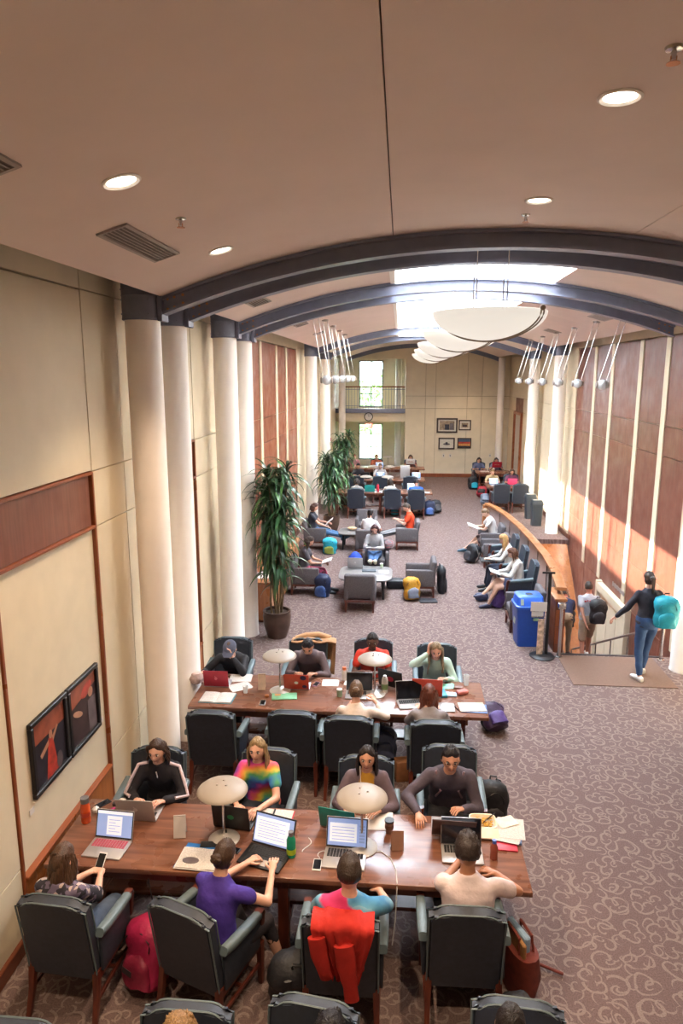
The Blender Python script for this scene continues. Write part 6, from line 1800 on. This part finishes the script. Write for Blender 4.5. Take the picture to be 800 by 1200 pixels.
def extra_leaves(label_t, rad, h, n, seed):
    rnd = random.Random(seed); b = new()
    for i in range(n):
        me = LEAVES[rnd.choice((1, 2, 3, 4))]
        a = rnd.uniform(0, 2 * PI); z = h * (0.3 + 0.62 * rnd.random() ** 0.7); r0 = rad * 0.35 * rnd.random()
        M = Matrix.Translation((r0 * math.cos(a), r0 * math.sin(a), z)) @ Euler((0, R(rnd.uniform(-10, 40)), rnd.uniform(0, 6.28))).to_matrix().to_4x4() @ Matrix.Scale(rnd.uniform(0.8, 1.1) * rad / 0.52, 4)
        n0 = len(b.verts); b.from_mesh(me); b.verts.ensure_lookup_table()
        for v in b.verts[n0:]: v.co = M @ v.co
    o = obj('inner_leaves', b, M_leafs[1], label_t, 180, recalc=False); o['kind'] = 'stuff'
P1 = plant('tallest potted corn plant, nearest, in a brown pot behind the left columns', (-2.12, 11.66, 0), 3.36, 300, 0.5, 3, 7, 0.24)
extra_leaves(P1, 0.48, 3.25, 320, 12)
P2 = plant('potted corn plant by the reader in jeans, middle of three', (-2.0, 20.3, 0), 2.55, 190, 0.5, 5)
extra_leaves(P2, 0.5, 2.5, 150, 13)
P3 = plant('potted corn plant farthest down, beside the first far table', (-1.95, 23.9, 0), 2.9, 150, 0.5, 8)
extra_leaves(P3, 0.5, 2.8, 120, 14)
# ------------------------------------------------------------------ the people
T_rain = tiedye('tiedye_rainbow', ['#4a3fa0', '#3a7fc0', '#5aa864', '#e0c04a', '#e07a4a', '#d84a8a', '#6a3fa0'], 4.2, (0.02, 0.2, 0.72))
T_blue = tiedye('tiedye_blue', ['#5f9fc0', '#3f7fae', '#8fb8c8', '#4f8fb6', '#7aaac4'], 4.0, (0.0, -0.1, 0.7))
def dyed(m, spots):
    """adds soft edged dye spots (centre, radii, colour) in object space to a cloth material"""
    m = m.copy(); nt = m.node_tree; b = nt.nodes['Principled BSDF']; L = nt.links.new
    src = b.inputs['Base Color'].links[0].from_socket
    tc = N(nt, 'ShaderNodeTexCoord'); nz = N(nt, 'ShaderNodeTexNoise'); nz.inputs['Scale'].default_value = 9; nz.inputs['Detail'].default_value = 3
    L(tc.outputs['Object'], nz.inputs['Vector'])
    for (c, r_, col) in spots:
        sb = N(nt, 'ShaderNodeVectorMath', operation='SUBTRACT'); sb.inputs[1].default_value = c; L(tc.outputs['Object'], sb.inputs[0])
        dv = N(nt, 'ShaderNodeVectorMath', operation='DIVIDE'); dv.inputs[1].default_value = r_; L(sb.outputs[0], dv.inputs[0])
        ln = N(nt, 'ShaderNodeVectorMath', operation='LENGTH'); L(dv.outputs[0], ln.inputs[0])
        ad = N(nt, 'ShaderNodeMath', operation='MULTIPLY_ADD'); ad.inputs[1].default_value = 1.0; L(nz.outputs[0], ad.inputs[0]); L(ln.outputs['Value'], ad.inputs[2])
        rp = N(nt, 'ShaderNodeMapRange'); rp.inputs[1].default_value = 1.4; rp.inputs[2].default_value = 1.6; rp.inputs[3].default_value = 1; rp.inputs[4].default_value = 0; L(ad.outputs[0], rp.inputs[0])
        mx = N(nt, 'ShaderNodeMix', data_type='RGBA'); mx.inputs[7].default_value = lin(col); L(rp.outputs[0], mx.inputs[0]); L(src, mx.inputs[6]); src = mx.outputs[2]
    L(src, b.inputs['Base Color'])
    return m
def pattern_cloth():
    m, nt, b = base_mat('mottled_print'); tc = N(nt, 'ShaderNodeTexCoord'); vo = N(nt, 'ShaderNodeTexVoronoi'); vo.inputs['Scale'].default_value = 32; nt.links.new(tc.outputs['Object'], vo.inputs['Vector'])
    rp = N(nt, 'ShaderNodeValToRGB'); rp.color_ramp.interpolation = 'CONSTANT'
    for i, c in enumerate(('#2e2c38', '#b9a8a6', '#6a5f78')):
        if i > 1: rp.color_ramp.elements.new(0.6)
        rp.color_ramp.elements[i].color = lin(c); rp.color_ramp.elements[i].position = (0, 0.42, 0.62)[i]
    sc = N(nt, 'ShaderNodeSeparateColor'); nt.links.new(vo.outputs['Color'], sc.inputs[0]); nt.links.new(sc.outputs[0], rp.inputs[0]); nt.links.new(rp.outputs[0], b.inputs['Base Color']); b.inputs['Roughness'].default_value = 0.85
    return m
SK1, SK2, SK3, SK4 = '#d2a28c', '#bf8c72', '#8e5c48', '#5a3a2e'
BR, BL, BK, RD, DB = '#4a3222', '#b08a5a', '#16131a', '#5c2c1c', '#2e2019'

# --- nearest table, near side
t, j = person('girl with long brown hair and mottled top looking at her phone, left end', (-2.36, 4.34, 0), -6, dict(skin=SK1, top=pattern_cloth(), bottom='#4a5a74', hair='long', hc=BR, f=True, sleeve=0.95, shoe='#2a2628'),
    lean=-12, bend=8, pitch=32, hands={-1: (-0.04, 0.30, 0.74), 1: (0.06, 0.30, 0.74)}, hair_seed=4, vs=0.016, curl=60)
phone_p = phone('phone with pale screen held by the long haired girl', (0, 0, 0), 0, P_white)
c_ = t.matrix_basis @ V((0.01, 0.40, 0.77)); phone_p.location = c_; phone_p.rotation_euler = (R(40), 0, R(-6))
t, j = person('woman in a purple short sleeved top with her hair in a low bun', (-1.25, 4.32, 0), -20, dict(skin=SK1, top='#3f2a8a', bottom='#26222a', hair='bun', hc='#3a2618', f=True, sleeve=0.42, leg=1.45, shoe='#1f1c20'),
    lean=6, bend=10, pitch=18, hands={-1: (-0.06, 0.46, 0.80), 1: (0.21, 0.40, 0.86, (0.9, -0.3, -0.8))}, feet={-1: (-0.05, 0.5, 0.08), 1: (0.26, 0.42, 0.08)}, hair_seed=5, vs=0.015)
t, j = person('young man in a blue tie-dye shirt with a pink splash, red hoodie behind him', (-0.30, 4.32, 0), 0, dict(skin=SK1, top=dyed(T_blue, [((-0.10, -0.15, 1.05), (0.10, 0.2, 0.10), '#c42f66'), ((-0.02, -0.15, 0.95), (0.09, 0.2, 0.09), '#c42f66'), ((-0.16, 0.08, 1.06), (0.08, 0.11, 0.08), '#c4ae3c')]), bottom='#23222a', hair='short', hc='#2e2018', sleeve=0.75, shoe='#2c2a2c'),
    lean=-11, bend=8, pitch=16, hands={-1: (-0.19, 0.30, 0.64, (-1, -0.4, -0.4)), 1: (0.2, 0.34, 0.72, (1, -0.4, -0.4))}, hair_seed=6, vs=0.015, scale=1.03)
t, j = person('man with curly dark hair in a pale pink shirt leaning over the table', (0.53, 4.47, 0), 0, dict(skin='#a87458', top='#cdbcbe', bottom='#22222a', hair='curly', hc='#2a1e1a', sleeve=0.62, shoe='#2c2a2c'),
    lean=1, bend=10, pitch=22, hands={-1: (-0.02, 0.46, 0.80), 1: (0.26, 0.36, 0.79, (1, -0.3, -0.3), (-0.8, 0.5, 0))}, hair_seed=7, vs=0.015, scale=1.04)
# red hoodie over the chair back
b = new(); rnd = random.Random(2)
nx, nz = 22, 22; rows = []
for i in range(nz + 1):
    u = i / nz; row = []
    for k in range(nx + 1):
        v = k / nx - 0.5
        wd = 0.42 * (1 - 0.55 * max(0, u - 0.3) / 0.7)
        x = v * wd + 0.02 + 0.04 * max(0, u - 0.3)
        fold = 0.024 * math.sin(v * 15 + 1.2 + u * 2) * min(1, u * 2.5) + 0.012 * math.sin(v * 27 - u * 6)
        hem = 1.0 + 0.16 * math.sin(v * 7 + 0.8) + 0.06 * math.sin(v * 19)
        if u < 0.25: y, z = 0.10 - u / 0.25 * 0.17, 0.965 + 0.02 * math.sin(u / 0.25 * PI) + (0.018 if abs(v) < 0.3 else 0)
        else: y, z = -0.085 + (u - 0.25) * 0.085, 0.965 - (u - 0.25) * 0.66 * hem
        row.append((x, y - 0.315 - abs(fold) * (1 if u > .2 else 0.2), z + 0.012))
    rows.append(row)
def shell(rows, th):
    b = new(); g = [[b.verts.new(p) for p in r_] for r_ in rows]
    for r1, r2 in zip(g, g[1:]):
        for k in range(len(r1) - 1): b.faces.new((r1[k], r1[k + 1], r2[k + 1], r2[k]))
    bmesh.ops.recalc_face_normals(b, faces=b.faces[:])
    bmesh.ops.solidify(b, geom=b.faces[:], thickness=th)
    return b
M_hood = cloth('#b02218')
t = thing('hoodie', 'bright red hoodie draped over the back of a near chair', 'hoodie', (-0.35, 4.38, 0))
obj('body', shell(rows, 0.018), M_hood, t, 80)
for (pts_, w0) in (([(-0.15, -0.40, 0.90), (-0.13, -0.405, 0.76), (-0.10, -0.385, 0.62), (-0.085, -0.37, 0.56)], 0.06), ([(0.03, -0.41, 0.86), (0.05, -0.41, 0.70), (0.075, -0.39, 0.52), (0.085, -0.375, 0.40)], 0.068)):
    b = new(); n_ = len(pts_)
    loft(b, [(V(p), V((w0 * (1 - 0.3 * i_ / (n_ - 1)) * (1 + 0.12 * math.sin(i_ * 2.3)), 0, 0.01)), V((0, 0.026, 0))) for i_, p in enumerate(pts_)], 14)
    obj('sleeve', b, M_hood, t, 80)
# --- nearest table, far side
t, j = person('woman in a black track jacket with white sleeve stripes', (-2.20, 5.88, 0), 180, dict(skin=SK1, top='#1f1c24', bottom='#26262c', hair='mid', hc='#3a2418', f=True, sleeve=1.95, topname='track_jacket'),
    lean=8, bend=14, pitch=2, hands={-1: (-0.14, 0.36, 0.80), 1: (0.12, 0.36, 0.80)}, hair_seed=8, vs=0.015)
for s in (-1, 1):
    a_, e_, w_ = j['sh'][s], j['el'][s], j['wr'][s]
    o_ = V((s * 0.052, 0.028, 0.034))
    patch(t, 'sleeve_stripe', [a_ + V((-s * 0.04, 0.02, 0.055)), a_ + o_, a_.lerp(e_, .5) + o_, e_ + o_ * 0.85, e_.lerp(w_, .6) + o_ * 0.62], cloth('#c9b8c0'), 0.016)
patch(t, 'zip', [j['p2'] + V((0, 0.085, -0.05)), j['p1'] + V((0, 0.125, 0.05))], M_white, 0.006)
t, j = person('blonde girl in a bright tie-dye shirt typing on a black laptop', (-1.27, 5.93, 0), 176, dict(skin=SK1, top=T_rain, bottom='#38404e', hair='longfront', hc='#8f7754', f=True, sleeve=0.55),
    lean=6, bend=12, pitch=-4, hands={-1: (-0.12, 0.44, 0.80), 1: (0.10, 0.42, 0.80)}, hair_seed=9, vs=0.015)
t, j = person('woman with long dark hair, brown cardigan and yellow top', (-0.25, 5.88, 0), 178, dict(skin=SK2, top=dyed(cloth('#62525a'), [((0.0, 0.26, 0.93), (0.075, 0.3, 0.15), '#c2902c')]), bottom='#26262c', hair='longfront', hc='#211818', f=True, sleeve=1.9, topname='cardigan'),
    lean=8, bend=12, pitch=-8, hands={-1: (-0.13, 0.34, 0.80), 1: (0.16, 0.36, 0.80)}, hair_seed=10, vs=0.015)
patch(t, 'earphone_cord', [j['hc'] + V((0.06, 0.05, -0.05)), j['p2'] + V((0.05, 0.11, -0.04)), j['p1'] + V((0.0, 0.16, 0.06))], P_white, 0.0035)
t, j = person('man with glasses in a dark mauve sweater using a blue mouse', (0.50, 6.02, 0), 180, dict(skin=SK2, top='#4c434e', bottom='#26262c', hair='short', hc=BK, sleeve=1.95, glasses=True, topname='sweater'),
    lean=14, bend=18, pitch=-4, hands={-1: (-0.10, 0.40, 0.80), 1: (0.29, 0.49, 0.80, (0.9, -0.2, -0.4), (-0.1, 1, -0.1))}, hair_seed=11, vs=0.015, scale=1.03)
for s in (-1, 1):
    patch(t, 'sweater_seam', [j['sh'][s] + V((-s * 0.05, 0.03, 0.055)), j['p1'] + j['d2'] * 0.12 + j['f2'] * 0.116 + V((s * 0.08, 0, 0)), j['p1'] + j['f2'] * 0.115 + V((s * 0.12, 0, 0))], cloth('#8a7078'), 0.011)
# --- bottom edge of the picture
person('blonde person seen from above at the bottom edge', (-1.12, 2.93, 0), 178, dict(skin=SK1, top='#5a5660', bottom='#2a2a30', hair='mid', hc='#8a6a44', f=True, sleeve=0.5), lean=-8, bend=4, pitch=20, hair_seed=12, vs=0.017)
person('black haired person seen from above at the bottom edge', (-0.33, 3.02, 0), 172, dict(skin=SK2, top='#26242a', bottom='#2a2a30', hair='long', hc='#14121a', f=True, sleeve=1.9), lean=-8, bend=4, pitch=24, hair_seed=13, vs=0.017)
person('dark haired man in a white shirt seen from above at the bottom edge', (0.63, 3.12, 0), 176, dict(skin=SK2, top='#b9b6c4', bottom='#2a2a30', hair='short', hc='#1c1618', sleeve=0.6), lean=-8, bend=4, pitch=18, hair_seed=14, vs=0.017)
# --- second table
t, j = person('person in a grey cap and black jacket resting a hand on the face', (-2.16, 8.72, 0), 180, dict(skin=SK1, top='#1b1a20', bottom='#26262c', hair='cap', cap='#4a4e60', hc=BR, sleeve=1.9, topname='jacket'),
    lean=24, bend=18, pitch=18, hands={-1: (-0.05, 0.36, 0.98, (-0.8, 0.2, -1), (0.1, 0.1, 1)), 1: (0.32, 0.44, 0.80)}, hair_seed=15)
t, j = person('person in a grey brown top bending behind the lamp of the second table', (-1.16, 8.8, 0), 180, dict(skin=SK2, top='#5e4e50', bottom='#26262c', hair='short', hc=BK, sleeve=1.9),
    lean=16, bend=20, pitch=24, hair_seed=16)
t, j = person('dark skinned man in an orange red shirt behind the middle lamp', (-0.32, 8.82, 0), 180, dict(skin=SK4, top='#c2301c', bottom='#26262c', hair='short', hc='#120f12', sleeve=0.55, lip='#6a3a34'),
    lean=12, bend=12, pitch=4, hands={-1: (-0.1, 0.38, 0.80), 1: (0.1, 0.36, 0.80)}, hair_seed=17)
t, j = person('blonde woman in a mint sweater with one hand on her head', (0.50, 8.72, 0), 180, dict(skin=SK1, top='#a9bfae', bottom='#38404e', hair='longfront', hc='#8a7458', f=True, sleeve=1.85, topname='sweater'),
    lean=16, bend=18, pitch=8, hands={1: (0.10, 0.26, 1.08, (0.9, 0.3, -0.6), (0, -0.2, 1)), -1: (-0.12, 0.40, 0.80)}, hair_seed=18)
t, j = person('woman in a pale top with tied light brown hair, seen from behind', (-0.44, 7.08, 0), 0, dict(skin=SK1, top='#dccfc8', bottom='#38404e', hair='bun', hc='#5f4630', f=True, sleeve=1.7),
    lean=7, bend=12, pitch=22, hands={-1: (-0.1, 0.42, 0.80), 1: (0.2, 0.36, 0.90, (0.9, -0.3, -0.6))}, hair_seed=19)
t, j = person('girl with red brown hair seen from behind at the second table', (0.36, 7.06, 0), 0, dict(skin=SK1, top='#8a8488', bottom='#38404e', hair='long', hc=RD, f=True, sleeve=1.9),
    lean=6, bend=14, pitch=26, hair_seed=20)
# tan coat over a chair back at the second table
rows = []
for i in range(15):
    u = i / 14; row = []
    for k in range(15):
        v = k / 14 - 0.5
        wd = 0.62 * (1 - 0.12 * u)
        if u < 0.3: y, z = 0.09 - u / 0.3 * 0.17, 0.965 + 0.02 * math.sin(u / 0.3 * PI) - 0.05 * abs(v) ** 2
        else: y, z = -0.09 + (u - 0.3) * 0.07, 0.96 - (u - 0.3) * 0.75
        row.append((v * wd, y - 0.33 - 0.02 * abs(math.sin(v * 17)) * min(1, u * 2), z + 0.012 * math.sin(v * 13)))
    rows.append(row)
t = thing('coat', 'tan coat hung over a chair back at the second table', 'coat', (-1.14, 8.78, 0), 180)
obj('body', shell(rows, 0.02), cloth('#a87e58'), t, 80)
b = new(); tube(b, [(-0.22, -0.37, 0.97), (-0.05, -0.41, 1.0), (0.12, -0.40, 0.99), (0.26, -0.36, 0.95)], 0.045, 10); obj('collar', b, cloth('#b58a62'), t, 80)

# --- lounge
def book_in(label, base, loc, rot, cover=None, tilt=20, sz=0.8):
    o = open_book('open_book', label, 'book', (0, 0, 0), 0, 0.36 * sz, 0.26 * sz, cover or P_white, 0.014)
    o.location = base.matrix_basis @ V(loc); o.rotation_euler = (R(tilt), 0, R(rot)); return o
t, j = person('dark haired reader in maroon trousers with a white book, beside the tall plant', (-1.95, 14.3, 0), -90, dict(skin=SK2, top='#4a474e', bottom='#7a2440', hair='mid', hc=DB, f=True, sleeve=0.6, leg=1.8),
    seat=0.50, lean=2, bend=10, pitch=28, hands={-1: (-0.08, 0.34, 0.66), 1: (0.1, 0.34, 0.66)}, feet={-1: (-0.08, 0.5, 0.08), 1: (0.1, 0.46, 0.08)}, hair_seed=21, vs=0.02)
book_in('white book open on the lap of the reader in maroon', t, (0, 0.44, 0.69), -90)
t, j = person('woman in a grey sweater and jeans with her feet on the coffee table', (-0.55, 15.66, 0), 180, dict(skin=SK1, top='#9a989a', bottom='#3f5f8a', hair='mid', hc='#4a2a2a', f=True, sleeve=1.9, topname='sweater', shoe='#c9c8b0'),
    seat=0.50, lean=-2, bend=14, pitch=26, hands={-1: (-0.05, 0.28, 0.72), 1: (0.08, 0.28, 0.72)}, feet={-1: (-0.04, 0.82, 0.56, 0, 0.6), 1: (0.06, 0.84, 0.56, 0.1, 0.6)}, knees={-1: (0, 0.4, 1), 1: (0, 0.4, 1)}, hair_seed=22, vs=0.02)
book_in('open book on the lap of the woman in the grey sweater', t, (0.02, 0.36, 0.73), 180)
t, j = person('reader in a dark top and jeans stretching out by the far plant', (-2.2, 18.15, 0), -90, dict(skin=SK1, top='#3a3c46', bottom='#45688e', hair='mid', hc='#4a2a1c', f=True, sleeve=0.5, shoe='#38506a'),
    seat=0.50, lean=-10, bend=12, pitch=24, hands={-1: (-0.08, 0.28, 0.70), 1: (0.12, 0.3, 0.62)}, feet={-1: (-0.06, 0.86, 0.34, 0, 0.5), 1: (0.08, 0.84, 0.32, 0, 0.5)}, knees={-1: (0, 0.4, 1), 1: (0, 0.4, 1)}, hair_seed=23, vs=0.022)
book_in('pale open book held by the reader in jeans', t, (0.0, 0.36, 0.74), -90, tilt=40)
t, j = person('dark haired woman in a white top with her back to the viewer', (-0.75, 17.4, 0), -12, dict(skin=SK2, top='#c9c4c4', bottom='#5f86ae', hair='pony', hc='#1e1618', f=True, sleeve=0.7),
    seat=0.50, lean=4, bend=12, pitch=26, hands={-1: (-0.1, 0.32, 0.66), 1: (0.22, 0.3, 0.66)}, hair_seed=24, vs=0.022)
t, j = person('man in an orange shirt and grey striped trousers, feet stretched left', (0.22, 18.35, 0), 90, dict(skin=SK1, top='#d8431c', bottom='#8f9092', hair='short', hc='#4a3a2e', sleeve=0.6, shoe='#3a4450'),
    seat=0.50, lean=-8, bend=18, pitch=30, hands={-1: (-0.08, 0.26, 0.78), 1: (0.08, 0.26, 0.78)}, feet={-1: (-0.08, 0.80, 0.30, 0, 0.4), 1: (0.06, 0.76, 0.36, 0, 0.4)}, knees={-1: (0, 0.4, 1.2), 1: (0, 0.4, 1.2)}, hair_seed=25, vs=0.022)
for s in (-1, 1):
    patch(t, 'side_stripe', [V((s * 0.17, 0.0, 0.54)), j['kn'][s] + V((s * 0.07, 0, 0.01)), j['an'][s] + V((s * 0.055, -0.01, 0.05))], M_black, 0.018)
# --- by the curved rail
t, j = person('brown haired woman in a white sweater and shorts, legs crossed by the rail', (2.3, 13.55, 0), 90, dict(skin='#c9a08a', top='#d2ccc6', bottom='#2c3450', hair='mid', hc='#5a3420', f=True, sleeve=1.9, leg=0.6, topname='sweater', shoe='#3a3a52'),
    lean=0, bend=14, pitch=30, hands={-1: (-0.06, 0.32, 0.72), 1: (0.08, 0.34, 0.72)}, feet={-1: (-0.02, 0.50, 0.08), 1: (-0.08, 0.62, 0.30)}, knees={1: (-0.2, 1, 0.9)}, hair_seed=26, vs=0.02)
book_in('book on the lap of the brown haired woman by the rail', t, (0.0, 0.40, 0.74), 90, M_black)
t, j = person('long haired blonde in a pale grey top by the rail', (2.32, 14.75, 0), 90, dict(skin=SK1, top='#c4c0ba', bottom='#2c3040', hair='long', hc='#b8905a', f=True, sleeve=1.9),
    lean=2, bend=14, pitch=30, hands={-1: (-0.06, 0.36, 0.70), 1: (0.08, 0.36, 0.70)}, hair_seed=27, vs=0.02)
laptop('dark laptop on the lap of the long haired blonde', (1.86, 14.75, 0.66), 90, M_black, None, 'page', 105)
t, j = person('young man in a white printed shirt reading by the far end of the rail', (2.38, 17.95, 0), 90, dict(skin='#c9a08a', top='#d6d3d0', bottom='#5a4a4a', hair='short', hc='#6a4e34', sleeve=0.6, leg=0.9, shoe='#39586a'),
    seat=0.50, lean=6, bend=20, pitch=32, hands={-1: (-0.1, 0.40, 0.70), 1: (0.12, 0.40, 0.70)}, feet={-1: (-0.06, 0.70, 0.12), 1: (0.08, 0.62, 0.1)}, hair_seed=28, vs=0.02)
b = new(); box(b, (0, 0, 0), (0.16, 0.012, 0.11), 0.004, 1); M_ = Matrix.Translation(j['p1'] + j['d2'] * 0.03 + j['f2'] * 0.118) @ Matrix.Rotation(-R(26), 4, 'X')
for v in b.verts: v.co = M_ @ v.co
obj('shirt_print', b, mat('shirt_print_green', '#2f5a52', 0.8, var=0.5, scale=30), t, 0)
book_in('magazine on the lap of the young man in the white shirt', t, (0.0, 0.46, 0.72), 90, None, 20, 1.1)
# --- stairs
t, j = person('woman in a charcoal top and jeans walking to the stairs', (3.74, 10.33, 0), 8, dict(skin=SK1, top='#302f38', bottom='#33507a', hair='pony', hc='#3a2a22', f=True, sleeve=1.9, shoe='#d8d4d0'),
    stand=True, lean=2, bend=4, pitch=4, hands={-1: (-0.40, 0.20, 0.95, (-0.5, -1, -0.3)), 1: (0.24, 0.02, 0.90, (0.5, -1, 0))}, feet={-1: (-0.09, -0.06, 0.085), 1: (0.08, 0.20, 0.085, 0.1)}, hair_seed=29, vs=0.017, scale=0.98)
backpack('turquoise backpack on the right shoulder of the walking woman', (3.74 + 0.17, 10.33 - 0.235, 0.94), 172, C_cya, C_cya, (0.34, 0.22, 0.46), 0, trim=mat('turquoise_trim', '#127a8c', 0.6))
t, j = person('man in a grey T-shirt and khaki shorts going down the stairs', (3.84, 13.85, -1.2), 2, dict(skin='#c08a74', top='#a4a6ae', bottom='#a8937e', hair='short', hc='#33261e', sleeve=0.6, leg=0.98, shoe='#dcd8d4'),
    stand=True, lean=3, bend=5, pitch=12, hands={-1: (-0.10, -0.22, 0.86, (-1, -0.6, 0)), 1: (0.26, 0.16, 0.92)}, feet={-1: (-0.09, -0.08, 0.09), 1: (0.09, 0.22, 0.09)}, hair_seed=30, vs=0.017)
b = new()
for i, w_ in enumerate((0.05, 0.03, 0.03, 0.04, 0.03)):
    box(b, (-0.1 + 0.045 * i, 0, 0.012 * math.sin(i * 1.4)), (w_ * 0.8, 0.008, 0.035))
M_ = Matrix.Translation(j['p1'] + j['d2'] * 0.13 - j['f2'] * 0.122)
for v in b.verts: v.co = M_ @ v.co
obj('red_shirt_print', b, cloth('#b04a52'), t, 0)
backpack('black backpack on one shoulder of the man on the stairs', (3.84 + 0.12, 13.85 - 0.25, -0.27), 178, C_blk, C_blk2, (0.32, 0.2, 0.48), 0)
t, j = person('person in a navy shirt farther down the stairs, bending forward', (3.5, 14.3, -1.35), -10, dict(skin='#b06a58', top='#232a48', bottom='#a08a70', hair='short', hc='#3a2a20', sleeve=0.6, shoe='#2c2a2c'),
    stand=True, lean=34, bend=30, pitch=20, hands={-1: (-0.18, 0.34, 0.62), 1: (0.16, 0.4, 0.66)}, hair_seed=31, vs=0.02, scale=0.9)
backpack('black backpack on the person bending on the stairs', (3.58, 14.35, -0.68), 170, C_blk, C_nav, (0.28, 0.16, 0.42), 40)
# --- far tables
far = [
    ('man in grey with a bright blue jacket, back turned, at the first far table', (0.54, 22.55), 0, dict(skin=SK2, top='#5a5f7a', bottom='#2a2a32', hair='short', hc=BK, sleeve=0.7), 0),
    ('person with dark hair, back turned, left at the first far table', (-1.40, 22.6), 0, dict(skin=SK1, top='#8a8480', bottom='#2a2a32', hair='mid', hc=DB, f=True, sleeve=0.7), 0),
    ('brown haired woman, back turned, middle of the first far table', (-0.30, 22.6), 0, dict(skin=SK1, top='#b8aca4', bottom='#2a2a32', hair='long', hc='#2e2018', f=True, sleeve=0.7), 0),
    ('person in a light shirt facing the viewer at the middle far table', (-0.75, 26.95), 180, dict(skin=SK1, top='#a8a4a8', bottom='#2a2a32', hair='short', hc='#5a4636', sleeve=0.7), 0),
    ('person in a black shirt facing the viewer, left at the middle far table', (-1.6, 26.95), 180, dict(skin=SK2, top='#2a2830', bottom='#2a2a32', hair='short', hc=BK, sleeve=0.7), 0),
    ('woman reading a magazine at the right of the last far table', (0.45, 30.0), 180, dict(skin=SK2, top='#6a3a34', bottom='#2a2a32', hair='mid', hc=BR, f=True, sleeve=0.7), 1),
    ('person in a rust top at the last far table, before the window', (-1.0, 30.0), 180, dict(skin=SK1, top='#a8583c', bottom='#2a2a32', hair='short', hc='#6a3a22', sleeve=0.7), 0),
    ('person in a pink shirt at the left of the last far table', (-1.95, 30.0), 180, dict(skin=SK1, top='#b07a84', bottom='#2a2a32', hair='short', hc='#8a4a3a', sleeve=0.7), 0),
    ('person bending over a pale laptop at the far right table', (3.35, 25.65), 180, dict(skin=SK1, top='#a8906c', bottom='#2a2a32', hair='short', hc='#8a6a44', sleeve=0.7), 0),
    ('woman with a pink laptop at the far right table', (4.05, 25.7), 180, dict(skin=SK2, top='#6a3a54', bottom='#3a2a5a', hair='mid', hc=BR, f=True, sleeve=0.7), 0),
    ('dark haired person left at the farther short table', (3.25, 29.25), 180, dict(skin=SK2, top='#5a5f7a', bottom='#2a2a32', hair='mid', hc=DB, f=True, sleeve=0.7), 0),
    ('dark haired person right at the farther short table, holding a red book', (3.95, 29.25), 180, dict(skin=SK2, top='#6f6a80', bottom='#2a2a32', hair='long', hc=DB, f=True, sleeve=0.7), 1)]
for i, (l, (x, y), r_, lk, bk) in enumerate(far):
    t, j = person(l, (x, y, 0), r_, lk, lean=8, bend=14, pitch=20, hair_seed=40 + i, vs=0.024, hands={-1: (-0.13, 0.42, 0.80), 1: (0.13, 0.42, 0.80)} if not bk else {-1: (-0.12, 0.36, 0.92), 1: (0.12, 0.36, 0.92)})
    if i == 0:
        b = new(); ell(b, (0, 0, 0), (0.24, 0.13, 0.07), 18, 10); M_ = Matrix.Translation(j['p2'] + V((0, -0.01, -0.06)))
        for v in b.verts: v.co = M_ @ v.co
        obj('blue_jacket', b, cloth('#1f5ac0'), t, 80)
    if bk:
        book_in(['magazine held up by the woman at the last far table', 'red book held up at the farther short table'][i > 8], t, (0, 0.42, 0.98), r_, P_white if i < 9 else P_redc, 60, 1.0)
